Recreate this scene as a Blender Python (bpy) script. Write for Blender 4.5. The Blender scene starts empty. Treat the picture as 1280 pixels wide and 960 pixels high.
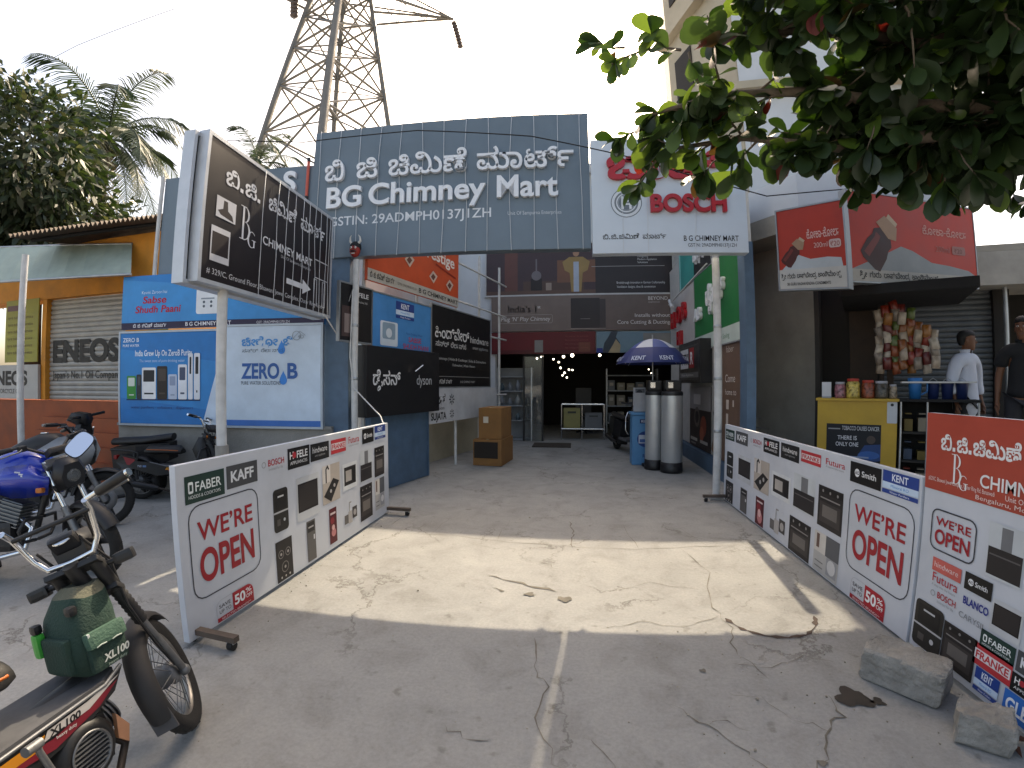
import bpy, bmesh, math, random
from mathutils import Vector, Matrix
sc = bpy.context.scene
COL = sc.collection
R = math.radians
V = Vector

# ------------------------------------------------------------ camera, sky, sun, exposure
cam_data = bpy.data.cameras.new('camera')
camera = bpy.data.objects.new('camera', cam_data)
COL.objects.link(camera)
sc.camera = camera
camera.location = (0, 0, 1.55)
camera.rotation_euler = (R(90), 0, R(8))
# the photograph comes from an uncorrected ultra-wide phone lens: theta = 1.43 * atan(r / (1.43 f)), given as its polynomial
cam_data.type = 'PANO'
cam_data.panorama_type = 'FISHEYE_LENS_POLYNOMIAL'
cam_data.fisheye_fov = R(175)
cam_data.sensor_width, cam_data.sensor_height, cam_data.sensor_fit = 36, 27, 'HORIZONTAL'
cam_data.fisheye_polynomial_k0 = 0
cam_data.fisheye_polynomial_k1 = -0.0642833591
cam_data.fisheye_polynomial_k2 = 5.60924141e-05
cam_data.fisheye_polynomial_k3 = 4.28188663e-05
cam_data.fisheye_polynomial_k4 = -7.74343511e-07
cam_data.clip_start, cam_data.clip_end = 0.05, 2000

SUN_AZ, SUN_EL = 5.0, 46.0                      # azimuth from +Y towards +X
world = bpy.data.worlds.new('World')
sc.world = world
world.use_nodes = True
_nt = world.node_tree
_sky = _nt.nodes.new('ShaderNodeTexSky')
_sky.sky_type = 'NISHITA'
_sky.sun_disc = False
_sky.sun_elevation, _sky.sun_rotation = R(SUN_EL), R(SUN_AZ)
_sky.air_density, _sky.dust_density, _sky.ozone_density, _sky.altitude = 1.0, 10.0, 0.2, 900
_nt.links.new(_sky.outputs[0], _nt.nodes['Background'].inputs[0])
_nt.nodes['Background'].inputs[1].default_value = 0.15
sun_data = bpy.data.lights.new('sun', 'SUN')
sun = bpy.data.objects.new('sun', sun_data)
COL.objects.link(sun)
sun_data.energy, sun_data.angle, sun_data.color = 2.0, R(0.5), (1, .93, .82)
_sd = V((math.sin(R(SUN_AZ)) * math.cos(R(SUN_EL)), math.cos(R(SUN_AZ)) * math.cos(R(SUN_EL)), math.sin(R(SUN_EL))))
sun.rotation_euler = _sd.to_track_quat('Z', 'Y').to_euler()
sun.location = _sd * 60
sc.view_settings.view_transform = 'Standard'
sc.view_settings.look = 'None'
sc.view_settings.exposure = 1.6
sc.view_settings.gamma = 1
sc.view_settings.use_white_balance = True           # the photograph is balanced for the shade
sc.view_settings.white_balance_temperature = 7800
sc.view_settings.white_balance_tint = 10
sc.render.engine = 'CYCLES'
sc.cycles.max_bounces = 6
sc.cycles.diffuse_bounces = 4
sc.cycles.glossy_bounces = 3
sc.cycles.transmission_bounces = 4
sc.cycles.transparent_max_bounces = 6
sc.cycles.use_denoising = True
sc.cycles.caustics_reflective = sc.cycles.caustics_refractive = False

# ------------------------------------------------------------ materials
_mats = {}
def srgb(c):
    return tuple((x / 12.92 if x <= .04045 else ((x + .055) / 1.055) ** 2.4) for x in c)
def hx(s):
    return srgb(tuple(int(s[i:i + 2], 16) / 255 for i in (0, 2, 4)))
def mat(name, color, rough=.6, metal=0, var=.12, scale=6, bump=0, spec=.5, emit=0, trans=0, bscale=None, detail=6, coat=0):
    if name in _mats:
        return _mats[name]
    if isinstance(color, str):
        color = hx(color)
    m = bpy.data.materials.new(name)
    m.use_nodes = True
    n, l = m.node_tree.nodes, m.node_tree.links
    b = n['Principled BSDF']
    b.inputs['Roughness'].default_value = rough
    b.inputs['Metallic'].default_value = metal
    b.inputs['Specular IOR Level'].default_value = spec
    if coat: b.inputs['Coat Weight'].default_value = coat
    tc = n.new('ShaderNodeTexCoord')
    nz = n.new('ShaderNodeTexNoise')
    nz.inputs['Scale'].default_value, nz.inputs['Detail'].default_value, nz.inputs['Roughness'].default_value = scale, detail, .6
    l.new(tc.outputs['Object'], nz.inputs['Vector'])
    if var:
        rp = n.new('ShaderNodeValToRGB')
        rp.color_ramp.elements[0].position, rp.color_ramp.elements[1].position = .3, .7
        lo, hi = [tuple(min(1, max(0, x * k)) for x in color[:3]) + (1,) for k in (1 - var, 1 + var)]
        rp.color_ramp.elements[0].color, rp.color_ramp.elements[1].color = lo, hi
        l.new(nz.outputs['Fac'], rp.inputs['Fac'])
        l.new(rp.outputs['Color'], b.inputs['Base Color'])
        mr = n.new('ShaderNodeMapRange')
        mr.inputs['To Min'].default_value, mr.inputs['To Max'].default_value = max(.02, rough - .12), min(1, rough + .12)
        l.new(nz.outputs['Fac'], mr.inputs['Value'])
        l.new(mr.outputs['Result'], b.inputs['Roughness'])
    else:
        b.inputs['Base Color'].default_value = tuple(color[:3]) + (1,)
    if bump:
        bz = nz
        if bscale:
            bz = n.new('ShaderNodeTexNoise')
            bz.inputs['Scale'].default_value, bz.inputs['Detail'].default_value = bscale, 8
            l.new(tc.outputs['Object'], bz.inputs['Vector'])
        bp = n.new('ShaderNodeBump')
        bp.inputs['Strength'].default_value, bp.inputs['Distance'].default_value = bump, .02
        l.new(bz.outputs['Fac'], bp.inputs['Height'])
        l.new(bp.outputs['Normal'], b.inputs['Normal'])
    if emit:
        b.inputs['Emission Color'].default_value = tuple(color[:3]) + (1,)
        b.inputs['Emission Strength'].default_value = emit
    if trans:
        b.inputs['Transmission Weight'].default_value = trans
    _mats[name] = m
    return m
def ink(c):                                       # a printed flat colour on a sign
    return mat('print_' + c, c, rough=.5, var=.1, scale=3.5, spec=.35, detail=9)

# ------------------------------------------------------------ objects
def world_mat(o):
    return o.matrix_basis if o.parent is None else world_mat(o.parent) @ o.matrix_parent_inverse @ o.matrix_basis
def link(o, parent=None, world=True):
    COL.objects.link(o)
    if parent is not None:
        o.parent = parent
        if world:
            o.matrix_parent_inverse = world_mat(parent).inverted()
    return o
def tag(o, label=None, cat=None, group=None, kind=None):
    if label: o['label'] = label
    if cat: o['category'] = cat
    if group: o['group'] = group
    if kind: o['kind'] = kind
    return o
def thing(name, label, cat, loc=(0, 0, 0), rz=0, group=None):
    o = bpy.data.objects.new(name, None)
    o.empty_display_size = .1
    o.location = loc
    o.rotation_euler = (0, 0, rz)
    COL.objects.link(o)
    return tag(o, label, cat, group)
def copy_tree(o, parent=None):
    c = o.copy()
    COL.objects.link(c)
    if parent is not None:
        c.parent = parent
    for ch in [x for x in bpy.data.objects if x.parent == o]:
        copy_tree(ch, c)
    return c

class MB:
    """collects shapes (with a current transform) and links them as ONE mesh object"""
    def __init__(s, M=None):
        s.v, s.f, s.mi, s.sm, s.mats = [], [], [], [], []
        s.M = M or Matrix()
    def m(s, material):
        if material not in s.mats:
            s.mats.append(material)
        return s.mats.index(material)
    def add(s, verts, faces, material, smooth=False):
        o = len(s.v)
        M = s.M
        s.v += [tuple(M @ V(p)) for p in verts]
        k = s.m(material)
        for f in faces:
            s.f.append([i + o for i in f]); s.mi.append(k); s.sm.append(smooth)
        return s
    def box(s, c, size, material, rot=None, bev=0):
        x, y, z = [q / 2 for q in size]
        T = Matrix.Translation(c)
        if rot is not None:
            T = T @ (rot if isinstance(rot, Matrix) else Matrix.Rotation(rot, 4, 'Z'))
        if bev:
            bm = bmesh.new()
            bmesh.ops.create_cube(bm, size=1)
            for q in bm.verts: q.co = V((q.co.x * 2 * x, q.co.y * 2 * y, q.co.z * 2 * z))
            bmesh.ops.bevel(bm, geom=bm.edges[:], offset=bev, segments=2, affect='EDGES', profile=.7)
            bm.verts.index_update()
            s.add([T @ q.co for q in bm.verts], [[q.index for q in f.verts] for f in bm.faces], material)
            bm.free()
            return s
        vs = [T @ V(p) for p in ((-x, -y, -z), (x, -y, -z), (x, y, -z), (-x, y, -z), (-x, -y, z), (x, -y, z), (x, y, z), (-x, y, z))]
        return s.add(vs, [(0, 3, 2, 1), (4, 5, 6, 7), (0, 1, 5, 4), (1, 2, 6, 5), (2, 3, 7, 6), (3, 0, 4, 7)], material)
    def hexa(s, p8, material):                     # 4 bottom (ccw from above) + 4 top
        return s.add(p8, [(0, 3, 2, 1), (4, 5, 6, 7), (0, 1, 5, 4), (1, 2, 6, 5), (2, 3, 7, 6), (3, 0, 4, 7)], material)
    def quad(s, p4, material):
        return s.add(p4, [(0, 1, 2, 3)], material)
    def slab(s, pts, d, material):                 # planar polygon pushed along vector d
        n = len(pts); d = V(d)
        vs = [V(p) for p in pts] + [V(p) + d for p in pts]
        return s.add(vs, [list(range(n)), list(range(2 * n - 1, n - 1, -1))] + [(i, i + n, (i + 1) % n + n, (i + 1) % n) for i in range(n)], material)
    def tube(s, pts, r, material, n=8, caps=True, closed=False):
        pts = [V(p) for p in pts]
        N = len(pts)
        rs = r if isinstance(r, (list, tuple)) else [r] * N
        vs, fs, up = [], [], None
        for i, p in enumerate(pts):
            a = pts[(i - 1) % N] if (i or closed) else p
            b = pts[(i + 1) % N] if (i < N - 1 or closed) else p
            t = (b - a).normalized()
            if up is None:
                up = t.orthogonal().normalized()
            up = (up - t * up.dot(t))
            up = up.normalized() if up.length > 1e-6 else t.orthogonal().normalized()
            w = t.cross(up)
            for k in range(n):
                q = 2 * math.pi * k / n
                vs.append(p + (up * math.cos(q) + w * math.sin(q)) * rs[i])
        for i in range(N if closed else N - 1):
            j = (i + 1) % N
            for k in range(n):
                fs.append((i * n + k, i * n + (k + 1) % n, j * n + (k + 1) % n, j * n + k))
        s.add(vs, fs, material, True)
        if caps and not closed:
            s.add(vs[:n], [list(range(n))[::-1]], material)
            s.add(vs[-n:], [list(range(n))], material)
        return s
    def cyl(s, a, b, r, material, n=20, r2=None):
        return s.tube([a, b], [r, r if r2 is None else r2], material, n)
    def lathe(s, prof, material, n=28, M=None, ang=2 * math.pi, smooth=True):   # (radius, height) list around local z
        T = M or Matrix()
        vs, fs = [], []
        full = abs(ang - 2 * math.pi) < 1e-6
        K = n if full else n + 1
        for (r, z) in prof:
            for k in range(K):
                q = ang * k / n
                vs.append(T @ V((r * math.cos(q), r * math.sin(q), z)))
        for i in range(len(prof) - 1):
            for k in range(n):
                k2 = (k + 1) % K
                fs.append((i * K + k, i * K + k2, (i + 1) * K + k2, (i + 1) * K + k))
        return s.add(vs, fs, material, smooth)
    def ball(s, c, r, material, n=16, M=None):      # r: number or 3 radii
        r = (r, r, r) if isinstance(r, (int, float)) else r
        T = Matrix.Translation(c) @ (M or Matrix()) @ Matrix.Diagonal((*r, 1))
        h = n // 2
        return s.lathe([(max(1e-4, math.sin(math.pi * i / h)), -math.cos(math.pi * i / h)) for i in range(h + 1)], material, n, T)
    def loft(s, rings, material, caps=True, smooth=True):
        n = len(rings[0]); vs = [V(p) for r in rings for p in r]; fs = []
        for i in range(len(rings) - 1):
            for k in range(n):
                fs.append((i * n + k, i * n + (k + 1) % n, (i + 1) * n + (k + 1) % n, (i + 1) * n + k))
        s.add(vs, fs, material, smooth)
        if caps:
            s.add(rings[0], [list(range(n))[::-1]], material); s.add(rings[-1], [list(range(n))], material)
        return s
    def build(s, name, parent=None, world=True, label=None):
        me = bpy.data.meshes.new(name)
        me.from_pydata(s.v, [], s.f)
        for q in s.mats: me.materials.append(q)
        me.polygons.foreach_set('material_index', s.mi)
        me.polygons.foreach_set('use_smooth', s.sm)
        me.update()
        o = bpy.data.objects.new(name, me)
        link(o, parent, world)
        if label: o['label'] = label
        return o

def frame_z(a, b):                                 # matrix whose z runs a->b, origin a
    d = (V(b) - V(a))
    return Matrix.Translation(a) @ d.to_track_quat('Z', 'Y').to_matrix().to_4x4()

# ------------------------------------------------------------ lettering
_tc = {}
def text_mesh(s, bold=0, extrude=0):
    k = (s, bold, extrude)
    if k not in _tc:
        cu = bpy.data.curves.new('t', 'FONT')
        cu.body = s; cu.resolution_u = 7 if len(s) < 8 else 4 if len(s) < 24 else 2
        cu.offset = bold; cu.extrude = extrude; cu.fill_mode = 'BOTH' if extrude else 'FRONT'
        ob = bpy.data.objects.new('t', cu)
        me = bpy.data.meshes.new_from_object(ob)
        _tc[k] = ([v.co.copy() for v in me.vertices], [list(p.vertices) for p in me.polygons])
        bpy.data.objects.remove(ob); bpy.data.meshes.remove(me); bpy.data.curves.remove(cu)
    return _tc[k]
# Kannada letter outlines: advance, then closed contours x, y, x, y ... in thousandths of an em; 10000 is added to x of a curve's control points
GLYPH_OUTLINES = {
    'bivowel': (822, [(210,-12,10160,-12,10080,24,10040,96,40,132,10040,168,10080,240,10140,288,180,312,10220,336,10270,384,270,420,10270,432,10250,468,10220,480,190,480,10140,480,10100,444,100,420,10100,396,10110,372,120,360,50,324,10040,348,10020,396,20,420,10020,456,10060,516,10130,552,190,552,10250,552,10320,516,10350,456,350,420,10350,384,10320,324,10260,276,220,252,10170,216,10130,168,130,132,10130,96,10180,60,220,60,10290,60,10350,132,350,192,430,192,10430,120,10510,60,550,60,10600,60,10660,108,10690,216,690,288,10690,360,10660,504,10600,612,10510,684,450,684,10420,684,10390,660,390,636,10390,612,10420,588,450,588,10480,588,10540,624,540,672,620,672,10610,588,10520,516,450,516,10420,516,10370,528,10330,564,10310,612,310,636,10310,684,10390,756,460,756,10530,756,10650,684,10730,552,10770,384,770,288,10770,180,10720,36,10620,-12,550,-12,10510,-12,10450,0,10400,60,370,96,410,96,10380,48,10330,0,10260,-12)]),
    'jivowel': (775, [(560,-12,10500,-12,10410,36,380,96,410,96,10380,48,10330,0,10260,-12,210,-12,10160,-12,10080,24,10040,96,40,132,10040,168,10080,240,10140,288,180,312,10220,336,10270,384,270,420,10270,432,10250,468,10220,480,190,480,10140,480,10100,444,100,420,10100,396,10110,372,120,360,50,324,10040,348,10020,396,20,420,10020,456,10060,516,10130,552,190,552,10250,552,10320,516,10350,456,350,420,10350,384,10320,324,10260,276,220,252,10170,216,10130,168,130,132,10130,96,10180,60,220,60,10290,60,10350,132,350,192,430,192,10430,120,10510,60,560,60,10610,60,10660,120,660,144,10660,180,10640,228,620,252,690,300,10710,264,10740,192,740,144,10740,96,10700,24,10620,-12), (510,300,10460,300,10370,348,10310,396,290,432,330,480,10360,444,10420,396,10480,384,510,384,10540,384,10590,408,10620,456,620,492,620,504,10620,540,10590,600,10540,636,510,636,10480,636,10440,612,440,588,10440,564,10460,552,10490,540,500,540,10550,540,10600,576,630,612,660,564,10640,540,10600,504,10540,468,500,468,10470,468,10410,492,10370,540,370,588,10370,636,10440,708,510,708,10570,708,10650,648,10700,564,700,504,10700,432,10650,348,10570,300)]),
    'civowel': (797, [(560,-12,10520,-12,10450,0,10400,60,370,96,410,96,10380,48,10330,0,10260,-12,210,-12,10160,-12,10080,24,10040,96,40,132,10040,168,10080,240,10140,288,180,312,10220,336,10270,384,270,420,10270,432,10250,468,10220,480,190,480,10140,480,10100,444,100,420,10100,396,10110,372,120,360,50,324,10040,348,10020,396,20,420,10020,456,10060,516,10130,552,190,552,10250,552,10320,516,10350,456,350,420,10350,384,10320,324,10260,276,220,252,10170,216,10130,168,130,132,10130,96,10180,60,220,60,10290,60,10350,132,350,192,430,192,10430,120,10510,60,560,60,10610,60,10660,120,660,156,10660,192,10630,252,10580,288,540,312,600,348,10640,324,10710,264,10740,192,740,156,10740,96,10700,24,10620,-12), (430,300,430,372,760,372,760,300,720,300,10700,300,10660,300,640,300,610,300), (550,348,530,372,10570,384,10630,420,10660,480,660,528,660,528,10660,564,10630,612,10580,636,560,636,10520,636,10490,612,490,588,10490,564,10510,552,10540,540,550,540,10590,540,10650,576,670,612,700,564,10690,540,10650,504,10590,468,550,468,10510,468,10450,492,10410,552,410,588,10410,636,10490,708,560,708,10610,708,10690,660,10730,576,730,528,10730,468,10690,396,660,360)]),
    'mivowel': (1180, [(220,-12,10160,-12,10070,24,10020,108,20,156,10020,204,10060,276,10130,324,180,324,10230,324,10290,264,290,228,10290,204,10290,180,280,168,210,168,10210,180,10220,192,220,204,10220,228,10190,252,170,252,10140,252,10100,204,100,168,10100,120,10160,60,230,60,10300,60,10360,132,370,192,440,192,10450,120,10510,60,560,60,10600,60,10640,84,10670,144,10690,204,690,252,10690,336,10630,504,10540,624,10410,684,340,684,10310,684,10280,660,280,636,10280,612,10310,588,340,588,10370,588,10430,624,430,672,510,672,10500,612,10450,540,10380,516,340,516,10300,516,10240,540,10200,600,200,636,10200,672,10240,720,10300,756,350,756,10440,756,10590,684,10710,540,10770,360,770,252,10770,192,10750,108,10720,48,10660,0,10600,-12,560,-12,10520,-12,10450,12,10410,60,390,96,420,96,10390,48,10340,0,10260,-12), (930,-12,10850,-12,10740,60,690,120,740,168,10790,120,10870,60,930,60,10990,60,11060,144,1060,204,11060,276,11010,384,10920,456,860,480,900,564,10970,528,11080,432,11140,288,1140,204,11140,144,11090,36,11000,-12)]),
    'nnevowel': (869, [(190,-12,10110,-12,10030,48,30,108,10030,132,10060,180,10110,216,150,228,150,204,10110,216,10060,252,10040,300,40,324,10040,360,10080,420,10160,456,220,456,10270,456,10350,432,10400,384,430,348,400,348,10410,384,10460,420,10500,444,10560,456,600,456,10650,456,10740,420,10800,348,10820,252,820,204,10820,144,10780,36,10680,-12,600,-12,10520,-12,10430,60,430,120,10430,156,10460,216,10520,252,560,252,10620,252,10680,204,680,156,10680,144,10670,120,670,108,600,108,10600,120,10600,132,600,144,10600,156,10580,180,560,180,10540,180,10500,156,500,120,10500,96,10550,60,600,60,10670,60,10740,132,740,204,740,216,10740,288,10660,384,590,384,10530,384,10460,324,450,288,370,288,10360,324,10290,384,230,384,10170,384,10120,348,120,312,10120,300,10130,276,150,276,10160,264,10200,252,240,252,270,252,270,180,230,180,10190,180,10150,168,140,156,10130,156,10120,132,120,120,10120,96,10150,60,200,60,10230,60,10270,72,300,96,350,36,10330,24,10280,0,10220,-12), (40,468,40,540,580,540,10650,540,10710,564,720,576,10730,588,10740,624,740,648,10740,684,10690,732,650,732,10610,732,10560,696,560,660,10560,660,10560,648,560,636,530,684,10540,684,10560,684,570,684,10590,684,10620,660,620,648,10620,624,10590,600,560,600,10530,600,10500,648,500,672,10500,708,10530,768,10600,804,660,804,10710,804,10780,756,10820,684,820,636,10820,600,10800,540,780,516,10760,504,10710,480,10640,468,600,468)]),
    'manocrest': (1156, [(220,-12,10170,-12,10080,24,10030,108,30,156,10030,204,10060,276,10130,324,180,324,10230,324,10300,264,300,228,10300,204,10290,180,280,168,210,168,10220,180,10220,192,220,204,10220,228,10200,252,180,252,10140,252,10100,204,100,168,10100,120,10170,60,230,60,10300,60,10360,132,370,192,440,192,10450,120,10520,60,570,60,10620,60,10670,132,670,180,10670,240,10620,348,10560,420,10470,468,430,468,590,480,10640,444,10710,360,10750,252,750,192,10750,120,10700,24,10620,-12,570,-12,10520,-12,10460,12,10410,60,390,96,420,96,10400,48,10340,0,10270,-12), (30,468,30,540,540,540,10590,540,10630,552,640,564,10660,576,10670,600,670,612,10670,648,10630,708,600,744,670,780,10710,732,10750,648,750,612,10750,588,10730,528,710,516,10680,492,10610,468,550,468), (900,-12,10830,-12,10710,60,670,120,720,168,10760,120,10850,60,900,60,10970,60,11030,144,1030,204,11030,276,10980,372,10890,456,830,468,960,480,11010,444,11080,372,11110,276,1110,204,11110,168,11090,84,11050,24,10960,-12), (800,468,800,540,1000,540,1000,468)]),
    'aavowelsign': (449, [(400,240,10400,156,10350,36,10260,-12,190,-12,10140,-12,10060,24,10020,96,20,144,10020,192,10050,240,10100,276,130,276,10170,276,10210,240,210,204,10210,180,10180,144,150,144,10120,144,10100,180,100,204,100,204,10100,192,10090,168,90,144,10090,108,10140,60,190,60,10230,60,10290,96,10320,180,320,240,10320,288,10290,372,260,408,10240,432,10190,456,10120,468,60,468,-250,468,-250,540,70,540,10140,540,10240,528,10310,480,330,456,10370,420,10400,312)]),
    'ttavirama': (1128, [(240,-12,10190,-12,10120,12,10060,72,10040,156,40,216,10040,288,10090,396,10180,456,240,456,10280,456,10340,432,10370,372,370,336,10370,300,10340,240,10260,204,210,204,10160,204,10090,240,70,264,90,336,10100,312,10160,276,200,276,10250,276,10300,300,300,336,10300,360,10260,384,240,384,10190,384,10140,336,10120,252,120,216,120,204,10120,156,10140,108,10170,72,10220,60,250,60,10320,60,10380,132,390,192,470,192,10470,120,10540,60,590,60,10650,60,10690,120,690,156,10690,192,10660,252,10600,300,560,300,630,348,10680,324,10740,264,10780,192,780,156,10780,72,10690,-12,600,-12,10550,-12,10490,12,10440,60,410,96,450,96,10420,60,10360,0,10290,-12), (180,408,10130,420,10080,492,80,528,10080,564,10110,612,10180,648,240,648,250,564,10200,564,10160,540,160,516,10160,492,10200,468,240,456), (490,300,490,372,570,372,10600,372,10650,396,650,420,10650,444,10630,468,620,480,690,516,10700,504,10720,492,10730,468,10740,444,740,432,10740,408,10720,360,10680,324,660,312,10640,312,10600,300,580,300), (420,468,420,540,690,540,690,468), (960,288,10890,288,10810,384,810,468,810,468,10810,540,10860,636,10950,696,1010,696,11050,696,11110,672,1130,660,1090,600,11070,612,11030,624,1000,624,10970,624,10920,588,10880,528,880,468,880,456,10880,420,10930,360,970,360,10990,360,11020,384,1020,408,11020,420,11010,444,1010,456,10990,456,10960,468,930,468,650,468,650,540,920,540,10970,540,11040,528,1060,504,11080,492,11100,444,1100,408,11100,348,11020,288)]),
    'reph': (567, [(550,468,270,468,10220,468,10160,468,140,444,10120,444,10110,408,110,384,10110,360,10130,336,140,324,10160,312,10210,312,260,312,380,312,380,228,280,228,10240,228,10200,228,10170,228,160,216,10140,216,10120,180,120,156,10120,120,10150,84,10200,72,230,72,240,72,240,0,230,0,10190,0,10120,12,10070,48,10040,108,40,144,10040,180,10050,216,10090,252,110,276,120,264,10080,288,10030,348,30,396,10030,432,10050,480,70,492,10090,516,10140,540,10220,540,270,540,550,540)]),
    'kevowel': (574, [(280,-12,10210,-12,10110,24,10050,108,50,168,10050,204,10070,252,10120,300,150,312,160,300,30,300,30,372,240,372,10250,372,10270,408,270,420,10270,432,10260,456,250,468,290,480,330,468,10340,456,10340,432,340,420,10340,396,10340,384,330,372,530,372,530,300,400,300,420,312,10440,300,10490,264,10510,204,510,168,10510,108,10460,24,10360,-12), (280,60,10360,60,10430,132,430,180,10430,216,10400,276,10330,300,280,300,10230,300,10170,264,10130,216,130,180,10130,120,10210,60), (30,468,30,540,290,540,10360,540,10420,564,440,576,10450,588,10460,624,460,648,10460,684,10400,732,360,732,10320,732,10270,696,270,660,10270,660,10270,648,270,636,240,684,10250,684,10270,684,280,684,10300,684,10330,660,330,648,10330,624,10300,600,280,600,10240,600,10210,648,210,672,10210,708,10250,768,10320,804,370,804,10420,804,10500,756,10540,684,540,636,10540,600,10520,540,490,516,10470,504,10420,480,10360,468,310,468)]),
    'uuvowelsign': (746, [(90,-12,10020,-12,9920,48,-120,108,-70,168,9970,108,10040,60,90,60,10130,60,10170,108,170,156,10170,192,10170,240,10160,288,160,324,10160,396,10230,504,10340,552,410,552,10490,552,10600,504,10670,420,10700,300,700,228,10700,156,10650,36,10560,-12,490,-12,10440,-12,10360,24,10320,96,320,144,10320,192,10350,240,10400,276,430,276,10470,276,10510,240,510,204,10510,180,10480,144,450,144,10430,144,10400,180,400,204,400,204,10400,192,10390,168,390,144,10390,108,10440,60,490,60,10530,60,10590,96,10620,180,620,228,10620,300,10580,408,10490,480,410,480,10360,480,10280,444,10240,360,240,312,10240,276,10250,228,10250,180,250,144,10250,84,10200,12,10130,-12)]),
    'lengthmark': (408, [(380,420,10380,384,10340,312,10260,276,200,276,10150,276,10070,324,50,348,80,408,10090,396,10120,360,10160,348,200,348,10250,348,10300,384,300,420,10300,456,10260,492,230,492,10200,492,10140,456,10110,384,110,324,110,324,10110,252,10160,156,10250,84,310,60,270,-12,10200,12,10090,108,10030,240,30,312,10030,396,10080,504,10170,552,230,552,10280,552,10340,528,10380,468)]),
    'kanocrest': (574, [(280,-12,10210,-12,10110,24,10050,108,50,168,10050,204,10070,252,10120,300,150,312,160,300,30,300,30,372,240,372,10250,372,10270,408,270,420,10270,432,10260,456,250,468,290,480,330,468,10340,456,10340,432,340,420,10340,396,10340,384,330,372,530,372,530,300,400,300,420,312,10440,300,10490,264,10510,204,510,168,10510,108,10460,24,10360,-12), (280,60,10360,60,10430,132,430,180,10430,216,10400,276,10330,300,280,300,10230,300,10170,264,10130,216,130,180,10130,120,10210,60), (30,468,30,540,420,540,420,468)]),
    'lanocrest': (769, [(380,-12,10270,-12,10110,60,10030,204,30,300,10030,384,10080,492,10180,552,240,552,10280,552,10350,528,10380,468,380,420,10380,384,10340,312,10260,276,210,276,10190,276,10150,276,10120,300,100,300,110,372,10120,372,10150,348,10180,348,200,348,10250,348,10300,384,300,420,10300,456,10270,492,240,492,10200,492,10150,456,10110,372,110,300,10110,240,10170,132,10290,60,380,60,10460,60,10580,108,10650,204,650,276,10650,348,10570,456,500,492,550,540,10610,516,10690,432,10730,336,730,276,10730,192,10660,60,10500,-12), (430,468,430,540,610,540,610,468)]),
    'levowel': (769, [(380,-12,10270,-12,10110,60,10030,204,30,300,10030,384,10080,492,10180,552,240,552,10280,552,10350,528,10380,468,380,420,10380,384,10340,312,10260,276,210,276,10190,276,10150,276,10120,300,100,300,110,372,10120,372,10150,348,10180,348,200,348,10250,348,10300,384,300,420,10300,456,10270,492,240,492,10200,492,10150,456,10110,372,110,300,10110,240,10170,132,10290,60,380,60,10460,60,10580,108,10650,204,650,276,10650,348,10570,456,500,492,550,540,10610,516,10690,432,10730,336,730,276,10730,192,10660,60,10500,-12), (430,468,430,540,480,540,10550,540,10610,564,630,576,10640,588,10650,624,650,648,10650,684,10590,732,550,732,10510,732,10460,696,460,660,10460,660,10460,648,460,636,430,684,10440,684,10460,684,470,684,10490,684,10520,660,520,648,10520,624,10490,600,470,600,10430,600,10400,648,400,672,10400,708,10440,768,10510,804,560,804,10610,804,10690,756,10730,684,730,636,10730,600,10700,540,680,516,10660,504,10610,480,10540,468,500,468)]),
    'hyphen.': (322, [(40,240,40,312,280,312,280,240)]),
    'ddevowel': (768, [(210,-12,10130,-12,10040,96,40,216,10040,276,10070,384,10140,456,190,480,210,468,40,468,40,540,480,540,10550,540,10610,564,620,576,10630,588,10640,624,640,648,10640,684,10590,732,550,732,10510,732,10460,696,460,660,10460,660,10460,648,460,636,430,684,10440,684,10460,684,470,684,10490,684,10520,660,520,648,10520,624,10490,600,460,600,10430,600,10400,648,400,672,10400,708,10430,768,10500,804,560,804,10610,804,10680,756,10720,684,720,636,10720,600,10700,540,680,516,10660,504,10610,480,10540,468,500,468,550,504,590,480,10620,468,10670,420,10690,360,690,336,10690,312,10680,288,670,264,10670,264,10660,264,660,252,10640,228,10580,192,540,192,10500,192,10450,216,10420,264,420,300,10420,348,10480,396,530,396,10560,396,10610,384,630,372,10670,336,10720,240,720,180,10720,120,10680,36,10600,-12,550,-12,10480,-12,10400,36,360,96,390,108,10370,48,10310,0,10250,-12), (220,60,10270,60,10330,132,340,180,420,180,10430,120,10490,60,540,60,10570,60,10620,84,10650,132,650,180,10650,216,10630,288,10580,336,540,336,10520,336,10490,312,490,300,10490,276,10520,252,540,252,10560,252,10590,264,10620,300,620,336,10620,360,10590,408,10530,456,10450,468,410,468,370,468,10310,468,10220,432,10150,360,10120,264,120,216,10120,132,10170,60)]),
    'ailengthmark': (183, [(-90,-420,9840,-420,9740,-372,9690,-288,-310,-228,9690,-180,9730,-108,9800,-60,-160,-60,9880,-60,9940,-96,9960,-144,-40,-168,9960,-216,9900,-276,-170,-276,9810,-276,9760,-264,-260,-252,-270,-180,9750,-204,9790,-216,-180,-216,9860,-216,9890,-192,-110,-168,9890,-144,9860,-132,-160,-132,9820,-132,9780,-156,9760,-192,-240,-228,-240,-228,9760,-288,9830,-348,-90,-348,9950,-348,10040,-324,10090,-252,90,-204,10090,-156,10050,-72,20,-48,10050,-24,10080,12,80,48,10080,72,10050,120,20,144,70,192,10120,156,10160,84,160,48,10160,12,10120,-36,110,-60,100,-24,10130,-60,10160,-144,160,-204,10160,-276,10100,-372,9990,-420)]),
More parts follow.
